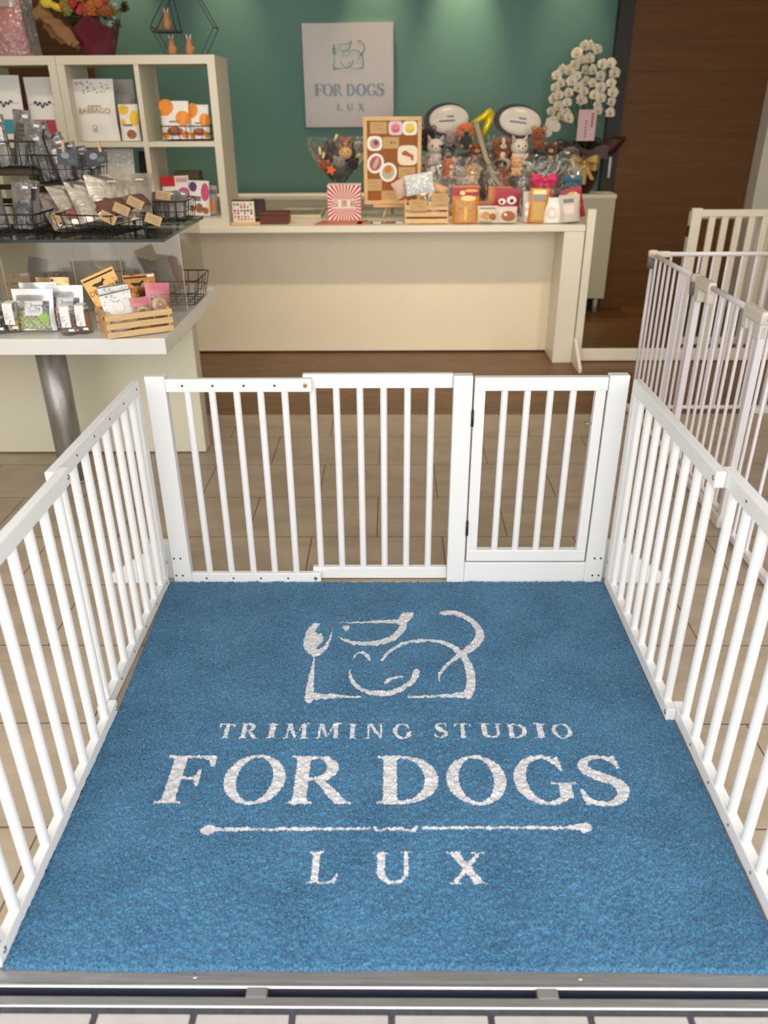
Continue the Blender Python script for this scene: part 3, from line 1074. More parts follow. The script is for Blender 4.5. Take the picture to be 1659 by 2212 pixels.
def gate_panel(ya, yb, bars):
    """A walk-through panel: thick square posts, deep cream latch heads, thin bars, floor bar."""
    m = MB()
    m.box((XF - 0.013, ya - 0.026, 0.012), (XF + 0.013, ya, ZT - 0.03), MET, bev=0.003)
    m.box((XF - 0.013, yb, 0.012), (XF + 0.013, yb + 0.026, ZT - 0.03), MET, bev=0.003)
    m.box((XF - 0.013, yb, 0.006), (XF + 0.013, ya, 0.030), MET, bev=0.003)
    m.tube([(XF, ya - 0.03, ZT - 0.002), (XF, yb + 0.03, ZT - 0.002)], 0.0105, MET, 10)
    m.tube([(XF, ya - 0.045, 0.060), (XF, yb + 0.045, 0.060)], 0.009, MET, 10)
    p = part('gate_panel', m, f)
    me_ = thin_bar(0.06, ZT)
    for y in bars:
        put_bar(me_, p, XF, y)
    for yy, sg in ((ya, -1), (yb, 1)):
        m = MB()
        m.box((XF - 0.0165, min(yy + 0.004 * -sg, yy + sg * 0.15), ZT - 0.028), (XF + 0.0165, max(yy + 0.004 * -sg, yy + sg * 0.15), ZT + 0.018), CREAMP, bev=0.008)
        m.box((XF - 0.015, min(yy, yy + sg * 0.05), ZT - 0.078), (XF + 0.015, max(yy, yy + sg * 0.05), ZT - 0.02), CREAMP, bev=0.007)
        m.box((XF - 0.0155, min(yy + sg * 0.11, yy + sg * 0.15), ZT - 0.065), (XF + 0.0155, max(yy + sg * 0.11, yy + sg * 0.15), ZT - 0.02), CREAMP, bev=0.007)
        part('latch_head', m, p)
        m = MB(); m.box((XF - 0.018, min(yy, yy + sg * 0.075), 0.0), (XF + 0.018, max(yy, yy + sg * 0.075), 0.05), CREAMP, bev=0.006); holes(m, [(XF, yy + sg * 0.045, 0.05)], (0, 0, 1), 0.006); part('foot_joint', m, p)


gate_panel(3.205, 2.575, (3.076, 3.012, 2.944, 2.876, 2.806, 2.736, 2.670))
rails([[(XF, 2.545, ZT), (XF, 2.02, ZT)]])
m = MB()
m.box((XF - 0.012, 2.02, 0.008), (XF + 0.012, 2.545, 0.034), MET, bev=0.003)
holes(m, [(XF, y, 0.034) for y in (2.43, 2.08)], (0, 0, 1), 0.006)
part('floor_rail', m, f)
for y in (2.530, 2.470, 2.357, 2.2425, 2.135, 2.03):
    put_bar(tb, p, XF, y)

# ------------------------------------------------------------------ white wooden divider by the counter
IVORY = M('ivory_lacquer', (228, 220, 200), 0.4)
v = thing('wooden_room_divider', 'white wooden barred divider beside the counter, its gateway standing open', 'pet gate', (1.5, 4.75, 0))
m = MB(); m.box((1.113, 4.722, 0.0), (1.160, 4.762, 0.882), IVORY, bev=0.003); part('post', m, v)
m = MB(); m.prism([(1.1045, 4.505, 0.0), (1.1045, 4.7215, 0.0), (1.1045, 4.7215, 0.150), (1.1045, 4.70, 0.150), (1.1045, 4.505, 0.02)], (0.018, 0, 0), IVORY); part('foot', m, v)
m = MB(); m.box((1.160, 4.73, 0.006), (2.5, 4.758, 0.078), IVORY, bev=0.003); part('floor_rail', m, v)
m = MB(); m.box((1.704, 4.732, 0.078), (1.762, 4.760, 0.884), IVORY, bev=0.003); part('post', m, v)
m = MB(); m.box((1.762, 4.735, 0.838), (2.5, 4.757, 0.876), IVORY, bev=0.003); part('rail', m, v)
mb_ = MB(); mb_.box((-0.0185, -0.009, 0.078), (0.0185, 0.009, 0.84), IVORY, bev=0.003); me_ = mb_.mesh('bar')
for x in (1.826, 1.900, 1.976, 2.052, 2.128, 2.204, 2.28, 2.356):
    put_bar(me_, v, x, 4.746)
for z in (0.76, 0.20):
    m = MB(); m.box((1.693, 4.735, z - 0.03), (1.7035, 4.757, z + 0.03), BLACK, bev=0.002); part('hinge', m, v)
dl = MB()
dl.box((1.715, 4.790, 0.09), (1.765, 4.815, 0.862), IVORY, bev=0.003)
dl.box((2.16, 4.790, 0.09), (2.21, 4.815, 0.862), IVORY, bev=0.003)
dl.box((1.765, 4.791, 0.82), (2.16, 4.814, 0.862), IVORY, bev=0.003)
dl.box((1.765, 4.791, 0.09), (2.16, 4.814, 0.132), IVORY, bev=0.003)
p = part('door', dl, v)
me_ = bar_mesh(0.13, 0.822, 0.013)
for x in (1.845, 1.92, 1.995, 2.07, 2.13):
    put_bar(me_, p, x, 4.8025)

# ------------------------------------------------------------------ counters, shelf unit, display table
CREAM = M('cream_laminate', (242, 228, 198), 0.35, noise=0.015, nscale=3)
WLAM = M('white_laminate', (232, 224, 206), 0.32)
c = thing('service_counter', 'long white service counter with a cream front panel and white end leg', 'counter', (0, 5.0, 0))
m = MB(); m.box((-2.7, 4.705, 0.766), (1.104, 5.48, 0.80), WLAM, bev=0.003); part('countertop', m, c)
m = MB(); m.box((-2.7, 4.955, 0.012), (0.9855, 5.0, 0.766), CREAM); part('front_panel', m, c)
m = MB(); m.box((0.986, 4.708, 0.0), (1.1035, 5.45, 0.766), WLAM, bev=0.003); part('end_leg', m, c)
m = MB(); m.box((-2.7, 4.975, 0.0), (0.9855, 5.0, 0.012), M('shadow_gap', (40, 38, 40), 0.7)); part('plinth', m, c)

b = thing('back_cabinet', 'low white back cabinet on metal legs along the teal wall behind the counter', 'cabinet', (0, 6.1, 0))
m = MB(); m.box((-2.05, 6.0, 0.815), (1.605, 6.2, 0.843), WLAM, bev=0.002); part('worktop', m, b)
m = MB(); m.box((-2.05, 6.005, 0.112), (1.60, 6.195, 0.815), M('cabinet_front', (196, 188, 164), 0.45)); part('body', m, b)
for x in (-2.0, -0.9, 0.3, 1.545):
    m = MB(); m.cyl((x, 6.035, 0.0), (x, 6.035, 0.112), 0.019, M('leg_metal', (176, 170, 158), 0.5, 0.1), seg=16); part('leg', m, b)
m = MB(); m.box((-2.0, 6.08, 0.0), (1.585, 6.1, 0.112), M('plinth_black', (24, 24, 28), 0.7)); part('plinth', m, b)

# open cube shelf units on the counter
KAL = M('shelf_foil', (216, 208, 188), 0.4)


def cube_unit(label, x1, loc_y=4.752):
    """Two by two open cubes; x1 is the right outer edge."""
    W_, H_, D_, T, t_ = 0.842, 0.852, 0.352, 0.042, 0.018
    x0 = x1 - W_
    s = thing('cube_shelf', label, 'shelf', (x0 + W_ / 2, loc_y + D_ / 2, 0.8), group=None)
    z0 = 0.8
    m = MB(); m.box((x0, loc_y, z0 + H_ - T), (x1, loc_y + D_, z0 + H_), KAL, bev=0.001); part('top_panel', m, s)
    m = MB(); m.box((x0, loc_y, z0), (x1, loc_y + D_, z0 + T), KAL, bev=0.001); part('bottom_panel', m, s)
    for xa in (x0, x1 - T):
        m = MB(); m.box((xa, loc_y, z0 + T), (xa + T, loc_y + D_, z0 + H_ - T), KAL, bev=0.001); part('side_panel', m, s)
    xm = (x0 + x1) / 2
    m = MB(); m.box((xm - 0.013, loc_y + 0.002, z0 + T), (xm + 0.013, loc_y + D_, z0 + H_ - T), KAL, bev=0.001); part('divider', m, s)
    zm = z0 + H_ / 2
    for xa, xb in ((x0 + T, xm - 0.013), (xm + 0.013, x1 - T)):
        m = MB(); m.box((xa, loc_y + 0.003, zm - 0.013), (xb, loc_y + D_, zm + 0.013), KAL, bev=0.001); part('shelf_board', m, s)
    return s


cube_unit('white open cube shelf with rabbit figurines on top, standing on the counter', -0.930)
cube_unit('white open cube shelf mostly cut off by the left edge, holding two white food bags', -1.774)

# display table: white top, standing panel, steel column
TZ = 0.645
t = thing('display_table', 'white display table with a thick top on a worn steel column, beside the left gate', 'table', (-1.5, 3.3, 0))
m = MB(); m.box((-2.6, 2.862, 0.585), (-0.838, 3.80, TZ), M('table_white', (226, 223, 216), 0.25, noise=0.02, nscale=6), bev=0.002); part('tabletop', m, t)
m = MB(); m.cyl((-1.345, 3.02, 0.0), (-1.345, 3.02, 0.585), 0.056, M('column_steel', (156, 152, 146), 0.34, 0.55, noise=0.35, nscale=9, stretch=(3, 3, 0.6)), seg=32)
m.cyl((-1.345, 3.02, 0.0), (-1.345, 3.02, 0.012), 0.06, M('column_steel', (1, 1, 1)), seg=32); part('column', m, t)
m = MB()
PNL = M('panel_grey_white', (218, 211, 186), 0.45)
m.box((-2.6, 3.302, 0.008), (-0.847, 3.324, 0.585), PNL)
for k in range(3):
    m.box((-2.6, 3.3245 + k * 0.0225, 0.008), (-0.8475 - 0.0005 * (k % 2), 3.3465 + k * 0.0225, 0.585), M('panel_edge', (206, 196, 184), 0.5))
part('standing_panel', m, t)

# glass shelf on clear acrylic panels above the table
GLZ = 0.965
gs = thing('glass_shelf', 'clear glass shelf on acrylic panels above the white display table', 'glass shelf', (-1.6, 3.4, TZ))
GLASS = CLEAR('shelf_glass', (0.86, 0.92, 0.88), 0.10, 0.06, 0.03, hazecol=(0.30, 0.33, 0.29))
GEDGE = M('glass_edge', (28, 44, 40), 0.15)
m = MB(); m.box((-2.6, 3.075, GLZ - 0.010), (-0.857, 3.775, GLZ), GLASS)
m.box((-2.6, 3.0735, GLZ - 0.0102), (-0.8565, 3.0749, GLZ + 0.0002), GEDGE); m.box((-0.8569, 3.075, GLZ - 0.0102), (-0.8555, 3.775, GLZ + 0.0002), GEDGE)
part('glass_top', m, gs)
ACR = CLEAR('acrylic', (0.93, 0.93, 0.90), 0.10, 0.05, 0.06, hazecol=(0.55, 0.50, 0.42))
AEDGE = M('acrylic_edge', (214, 208, 192), 0.3)
xs = [-2.6, -1.86, -1.595, -1.30, -1.105, -0.853]
for xa, xb in zip(xs[:-1], xs[1:]):
    m = MB(); m.box((xa + 0.001, 3.30, TZ), (xb - 0.001, 3.306, GLZ - 0.0105), ACR); m.box((xb - 0.0022, 3.2995, TZ), (xb - 0.0008, 3.3065, GLZ - 0.0105), AEDGE)
    part('acrylic_panel', m, gs)
m = MB(); m.box((-2.6, 3.74, TZ), (-0.87, 3.746, GLZ - 0.0105), ACR); part('acrylic_panel', m, gs)

# ------------------------------------------------------------------ bags, jars, baskets, plush: builders
KRAFT = M('kraft_paper', (196, 160, 108), 0.75, noise=0.06, nscale=60)
INK = M('black_ink', (34, 32, 34), 0.6)
GREYINK = M('grey_ink', (120, 118, 116), 0.6)
PAPER = M('white_paper', (240, 238, 232), 0.7)
SILVER = M('silver_foil', (226, 224, 220), 0.22, 0.85, bump=0.25, bscale=45)
GOLDF = M('gold_foil', (186, 132, 74), 0.24, 0.8, bump=1.0, bscale=60)
GOLD2 = M('gold_print', (178, 142, 74), 0.35, 0.5)
WHITEF = M('white_film', (232, 230, 224), 0.35, bump=0.12, bscale=40)
CLEARF = CLEAR('clear_film', (0.96, 0.96, 0.95), 0.08, 0.04, 0.08, bump=0.6, bscale=45, fk=0.7)
WRAP = CLEAR('wrap_film', (0.95, 0.96, 0.95), 0.22, 0.03, 0.12, hazecol=(0.42, 0.43, 0.40), bump=1.0, bscale=26)
CELLO = CLEAR('cellophane', (0.96, 0.97, 0.96), 0.03, 0.02, 0.1, bump=1.0, bscale=22)
JARG = CLEAR('jar_glass', (0.98, 0.985, 0.98), 0.04, 0.02, 0.03, fk=0.5)
WIRE = M('black_wire', (38, 34, 40), 0.4, 0.3)
PINE = WOOD('pine', (206, 166, 112), (226, 190, 138), scale=(3, 30, 30), rough=0.55, nscale=5.0)


def prof_stand(v):
    return (0.85 + 0.15 * math.sin(PI * min(v / 0.6, 1))) * (1 - max(0, (v - 0.3) / 0.55) ** 1.4) if v < 0.85 else 0.0


def prof_pillow(v):
    return max(0.0, math.sin(PI * min(max((v - 0.05) / 0.9, 0), 1))) ** 0.6


def surf(w, h, d, prof, side=-1, off=0.0, taper=0.0, sag=0.0):
    def fn(u, v):
        b = (1 - abs(2 * u) ** 3.2) * prof(v) * d / 2
        return (u * w * (1 - taper * v) * (1 - 0.05 * math.sin(PI * v)), side * (b + 0.0006 + off) + 0.004 * math.sin(7 * u + 5 * v) * (d / 0.05) * 0.3, v * h - sag * abs(u) * h * (v > 0.9))
    return fn


def pouch_mesh(mb, w, h, d, m, prof=prof_stand, back=None, taper=0.0, decals=(), nu=12, nv=16, win=None):
    f, bk = surf(w, h, d, prof, -1, 0, taper), surf(w, h, d, prof, 1, 0, taper)
    mb.grid(lambda a, b: f(a - 0.5, b), nu, nv, m)
    mb.grid(lambda a, b: bk(a - 0.5, b), nu, nv, back or m)
    for k, dc in enumerate(decals):
        fn = surf(w, h, d, prof, -1, 0.0007 * (k * 0.35 + 1), taper)
        if dc[0] == 'rect':
            _, u0, v0, u1, v1, mm = dc
            mb.grid(lambda a, b: fn(u0 + (u1 - u0) * a, v0 + (v1 - v0) * b), 8, 8, mm)
        elif dc[0] == 'ell':
            _, u, v, ru, rv, mm = dc
            mb.grid(lambda a, b: fn(u + ru * b * math.cos(2 * PI * a), v + rv * b * math.sin(2 * PI * a)), 20, 4, mm)
        elif dc[0] == 'text':
            _, s, u, v, size, mm = dc[:6]
            bend = dc[6] if len(dc) > 6 else 0.0
            add_text(mb, s, size, lambda x, y: fn(u + x / w, v + y / h - bend * (x / w) ** 2), mm)
        elif dc[0] == 'poly':
            _, pts, mm = dc
            mb.face([fn(u, v) for u, v in pts], mm)
    return mb


def place(px0, py0, px1, py1, z, Y=None):
    """Base point on a level z, with the width and height the photo box spans there."""
    base = onz((px0 + px1) / 2, py1, z)
    if Y is not None:
        base = at((px0 + px1) / 2, py1, Y)
        base.z = z
    w = (at(px1, (py0 + py1) / 2, base.y) - at(px0, (py0 + py1) / 2, base.y)).x
    h = at((px0 + px1) / 2, py0, base.y).z - z
    return base, w, h


def bag(label, box, z, m, d=0.05, Y=None, tilt=0.12, roll=0.0, yaw=0.0, prof=prof_stand, decals=(), name='snack_bag', cat='bag', group=None, back=None, taper=0.0, hk=1.0):
    base, w, h = place(*box, z, Y)
    h *= hk
    mb = MB()
    pouch_mesh(mb, w, h, d, m, prof, back, taper, decals)
    dz = 0.001 + abs(math.sin(roll)) * w / 2 + (d / 2) * abs(math.sin(tilt)) * (0.85 if prof is prof_stand else 0.1)
    return lone(name, mb, label, cat, (base.x, base.y, z + dz), (-tilt, roll, yaw), group)


def basket(label, loc, w, d, h, yaw=0.0, nx_=6, ny_=4, flare=0.03, r=0.0018, rim=0.0028, group=None, m=None):
    m = m or WIRE
    s = thing('wire_basket', label, 'basket', loc, (0, 0, yaw), group)
    mb = MB()
    R_ = []
    for (x, y) in ((-1, -1), (1, -1), (1, 1), (-1, 1)):
        R_.append(Vector((x * (w / 2 + flare), y * (d / 2 + flare), h)))
    B_ = [Vector((x * w / 2, y * d / 2, 0.002)) for (x, y) in ((-1, -1), (1, -1), (1, 1), (-1, 1))]

    def rnd_(P):
        out = []
        for i in range(4):
            p, q, n = P[i - 1], P[i], P[(i + 1) % 4]
            out += [q + (p - q).normalized() * 0.015, q + (n - q).normalized() * 0.015]
        return out
    mb.tube(rnd_(R_), rim, m, 6, closed=True)
    part('rim', mb, s, False)
    mb = MB()
    mb.tube(rnd_(B_), r, m, 5, closed=True)
    mid = [(a + b) / 2 for a, b in zip(R_, B_)]
    mb.tube(rnd_(mid), r, m, 5, closed=True)
    for i in range(1, nx_):
        t = i / nx_
        mb.tube([R_[0].lerp(R_[1], t), B_[0].lerp(B_[1], t), B_[3].lerp(B_[2], t), R_[3].lerp(R_[2], t)], r, m, 5)
    for i in range(1, ny_):
        t = i / ny_
        mb.tube([R_[0].lerp(R_[3], t), B_[0].lerp(B_[3], t), B_[1].lerp(B_[2], t), R_[1].lerp(R_[2], t)], r, m, 5)
    for a, b_ in zip(R_, B_):
        mb.tube([a, b_], r, m, 5)
    part('wire_mesh', mb, s, False)
    return s


def sheet(name, label, cat, p, w, h, m, rot=(0, 0, 0), t=0.0012, decals=(), group=None, shape='rect'):
    """A stiff card or photo: real thickness, printed face towards -y."""
    mb = MB()
    if shape == 'rect':
        mb.box((-w / 2, 0, -h / 2), (w / 2, t, h / 2), m, bev=0.0)
    else:
        n = 36
        k = {'oval': 2.0, 'squircle': 4.0, 'octo': 3.2}[shape]
        P = []
        for i in range(n):
            a = 2 * PI * i / n
            c_, s_ = math.cos(a), math.sin(a)
            rr = (abs(c_) ** k + abs(s_) ** k) ** (-1 / k)
            P.append((w / 2 * rr * c_, 0, h / 2 * rr * s_))
        mb.prism(P, (0, t, 0), m)
    for k, dc in enumerate(decals):
        y = -0.0004 - 0.00015 * k
        if dc[0] == 'rect':
            _, x0, z0, x1, z1, mm = dc
            mb.face([(x0 * w, y, z0 * h), (x1 * w, y, z0 * h), (x1 * w, y, z1 * h), (x0 * w, y, z1 * h)], mm)
        elif dc[0] == 'ell':
            _, x, z, rx, rz, mm = dc
            mb.face([(w * (x + rx * math.cos(2 * PI * i / 22)), y, h * (z + rz * math.sin(2 * PI * i / 22))) for i in range(22)], mm)
        elif dc[0] == 'text':
            _, s, x, z, size, mm = dc
            add_text(mb, s, size, lambda a, b: (x * w + a, y, z * h + b), mm)
        elif dc[0] == 'poly':
            _, pts, mm = dc
            mb.face([(a * w, y, b * h) for a, b in pts], mm)
    return lone(name, mb, label, cat, p, rot, group)


def plush(label, p, s, body, belly=None, ear='cat', inner=None, yaw=0.0, tilt=0.0, patch=None, headonly=False, group=None, cat='plush toy', earm=None, arms=True, name='plush_toy', muzzle=True):
    """A small sitting plush animal; s is the head's width."""
    inner = inner or M('plush_pink', (196, 130, 130), 0.9, sheen=0.4)
    belly = belly or body
    earm = earm or body
    r = thing(name, label, cat, p, (tilt, 0, yaw), group)
    EYE = M('toy_eye', (12, 12, 14), 0.15)
    hz = s * 0.95
    if not headonly:
        m = MB(); m.ell((0, 0.02 * s, s * 0.38), (s * 0.40, s * 0.36, s * 0.45), body)
        if arms:
            for sg in (-1, 1):
                m.ell((sg * s * 0.36, -s * 0.12, s * 0.45), (s * 0.11, s * 0.13, s * 0.24), body, R=rot3(0.5, sg * 0.5, 0), u=10, v=7)
                m.ell((sg * s * 0.26, -s * 0.30, s * 0.12), (s * 0.14, s * 0.2, s * 0.13), body, u=10, v=7)
        part('body', m, r, False)
        m = MB(); m.ell((0, -s * 0.10, s * 0.36), (s * 0.27, s * 0.26, s * 0.32), belly); part('belly', m, r, False)
    else:
        hz = s * 0.44
    m = MB(); m.ell((0, 0, hz), (s * 0.5, s * 0.43, s * 0.44), body); part('head', m, r, False)
    if muzzle:
        m = MB(); m.ell((0, -s * 0.36, hz - s * 0.1), (s * 0.2, s * 0.15, s * 0.14), belly); part('muzzle', m, r, False)
        m = MB(); m.ell((0, -s * 0.49, hz - s * 0.04), (s * 0.055, s * 0.04, s * 0.04), EYE, u=8, v=6); part('nose', m, r, False)
    for sg in (-1, 1):
        m = MB(); m.ell((sg * s * 0.2, -s * 0.375, hz + s * 0.07), (s * 0.055, s * 0.04, s * 0.065), EYE, u=8, v=6); part('eye', m, r, False)
        m = MB()
        if ear == 'cat':
            a = Vector((sg * s * 0.3, 0, hz + s * 0.28))
            m.cyl(a, a + Vector((sg * s * 0.14, 0, s * 0.34)), s * 0.17, earm, seg=10, r2=s * 0.012)
            a2 = a + Vector((0, -s * 0.05, 0.0))
            m.cyl(a2, a2 + Vector((sg * s * 0.125, -s * 0.02, s * 0.27)), s * 0.125, inner, seg=10, r2=s * 0.01)
        elif ear == 'round':
            m.ell((sg * s * 0.36, 0.02 * s, hz + s * 0.36), (s * 0.16, s * 0.08, s * 0.16), earm, u=12, v=8)
            m.ell((sg * s * 0.36, -0.03 * s, hz + s * 0.36), (s * 0.10, s * 0.06, s * 0.10), inner, u=12, v=8)
        elif ear == 'flop':
            m.ell((sg * s * 0.47, -0.02 * s, hz - s * 0.02), (s * 0.12, s * 0.17, s * 0.34), earm, R=rot3(0, sg * 0.22, 0), u=12, v=8)
        elif ear == 'rabbit':
            m.ell((sg * s * 0.18, 0, hz + s * 0.62), (s * 0.1, s * 0.06, s * 0.32), earm, R=rot3(0, sg * 0.3, 0), u=10, v=8)
        part('ear', m, r, False)
    if patch:
        m = MB(); m.ell((0, -s * 0.22, hz + s * 0.1), (s * 0.13, s * 0.24, s * 0.30), patch); part('blaze', m, r, False)
    return r


def bow(parent_label, p, s, m, yaw=0.0, name='ribbon_bow', world_parent=None):
    """Two loops, two tails and a knot."""
    mb = MB()
    for sg in (-1, 1):
        mb.grid(lambda a, b: (sg * s * (0.08 + 0.5 * math.sin(PI * a)), -0.12 * s * math.sin(2 * PI * a) + 0.02 * s, s * (0.26 * (math.cos(PI * a)) * (0.3 + 0.7 * math.sin(PI * a))) + (b - 0.5) * s * 0.34 * (0.45 + 0.55 * math.sin(PI * a))), 12, 4, m)
        mb.grid(lambda a, b: (sg * s * (0.05 + 0.32 * a) + (b - 0.5) * s * 0.16, -0.05 * s, -s * 0.1 - s * 0.5 * a), 6, 3, m)
    mb.ell((0, -0.05 * s, 0), (s * 0.1, s * 0.08, s * 0.11), m, u=10, v=7)
    return mb

# ------------------------------------------------------------------ on the display table
def jar(label, px, py_base, h, r, contents, seed, pieces='chunk', n=26):
    b = onz(px, py_base - 6, TZ)
    s = thing('glass_jar', label, 'jar', (b.x, b.y, TZ))
    m = MB()
    m.lathe([(r * 0.9, 0.0), (r, 0.006), (r, h * 0.70), (r * 0.88, h * 0.79), (r * 0.80, h * 0.82), (r * 0.80, h * 0.86)], (0, 0, 0), JARG, seg=28, capt=False)
    part('glass_body', m, s, False)
    m = MB(); m.lathe([(r * 0.86, h * 0.86), (r * 0.88, h * 0.88), (r * 0.86, h * 0.95), (r * 0.6, h * 0.985), (0.001, h)], (0, 0, 0), JARG, seg=28, capt=False); part('lid', m, s, False)
    m = MB()
    m.tube([(r * 0.89 * math.cos(2 * PI * i / 24), r * 0.89 * math.sin(2 * PI * i / 24), h * 0.84) for i in range(24)], 0.0013, BOLT, 5, closed=True)
    for sg in (-1, 1):
        m.tube([(sg * r * 0.9, 0, h * 0.84), (sg * r * 1.12, -0.002, h * 0.87), (sg * r * 1.05, 0, h * 0.93)], 0.0012, BOLT, 5)
    part('wire_clip', m, s, False)
    rr = random.Random(seed)
    k = MB()
    if pieces == 'stick':
        k.cyl((0, 0, -0.032), (0, 0, 0.032), 0.0036, contents[0], seg=8)
    elif pieces == 'dark':
        k.ell((0, 0, 0), (0.010, 0.008, 0.006), contents[0], u=8, v=6)
    else:
        k.box((-0.0065, -0.0055, -0.0065), (0.0065, 0.0055, 0.0065), contents[0], bev=0.002)
    mes = [k.mesh('treat')]
    for c2 in contents[1:]:
        q = mes[0].copy(); q.materials.clear(); q.materials.append(c2); mes.append(q)
    for i in range(n):
        o = bpy.data.objects.new('treat', mes[i % len(mes)])
        COL.objects.link(o)
        o.parent = s
        a = rr.random() * 2 * PI
        q = r * 0.74 * math.sqrt(rr.random())
        if pieces == 'stick':
            o.location = (q * math.cos(a), q * math.sin(a), 0.040 + 0.006 * rr.random())
            o.rotation_euler = (rr.uniform(-0.2, 0.2), rr.uniform(-0.2, 0.2), 0)
        else:
            o.location = (q * math.cos(a), q * math.sin(a), 0.012 + (h * 0.58) * (i / n))
            o.rotation_euler = (rr.random() * 3, rr.random() * 3, rr.random() * 3)
    # strip label folded over the lid, small price sticker
    m = MB()
    wl = r * 0.82
    z1 = h * 1.02
    m.grid(lambda a, b_: ((a - 0.5) * 2 * wl * 0.62 + 0.004, -r * 1.03 + (0.008 * max(0, b_ - 0.86) / 0.14), h * 0.30 + (z1 - h * 0.30) * b_), 2, 10, PAPER)
    m.box((-wl * 0.62 + 0.004, -r * 1.0, z1), (wl * 0.62 + 0.004, r * 0.3, z1 + 0.001), PAPER)
    for zz, ww in ((0.66, 0.5), (0.60, 0.35), (0.55, 0.6), (0.50, 0.4)):
        m.box((-wl * 0.4, -r * 1.03 - 0.0006, h * zz), (-wl * 0.4 + wl * ww, -r * 1.03 - 0.0002, h * (zz + 0.012)), GREYINK)
    m.tube([(wl * 0.28 + wl * 0.22 * math.cos(t_), -r * 1.03 - 0.0006, h * 0.37 + wl * 0.26 * math.sin(t_)) for t_ in [PI * (0.35 + 0.9 * i / 8) for i in range(9)]], 0.0008, INK, 4)
    part('label', m, s, False)
    m = MB(); m.box((r * 0.25, -r * 1.06, h * 0.16), (r * 0.86, -r * 0.98, h * 0.25), PAPER, bev=0.001); part('price_sticker', m, s, False)
    return s


TR_O = M('treat_orange', (206, 150, 78), 0.7, noise=0.1); TR_Y = M('treat_yellow', (226, 186, 110), 0.7, noise=0.1)
TR_P = M('treat_purple', (150, 108, 122), 0.7, noise=0.15); TR_C = M('treat_cream', (222, 190, 140), 0.7); TR_D = M('treat_dark', (38, 28, 32), 0.6)
jar('glass jar of dark treats at the left edge of the display table', 2, 724, 0.112, 0.037, [TR_D], 1, 'dark', 30)
jar('glass jar of orange and yellow cubes beside the pouch of green balls', 34, 721, 0.110, 0.037, [TR_O, TR_Y], 2)
jar('glass jar of purple and cream cubes in front of the pink pouch', 153, 727, 0.108, 0.0345, [TR_P, TR_P, TR_C], 3)
jar('glass jar of thin brown sticks between the pink pouch and the wooden crate', 184, 724, 0.106, 0.033, [TR_O, M('treat_brown', (176, 120, 66), 0.7)], 4, 'stick', 26)


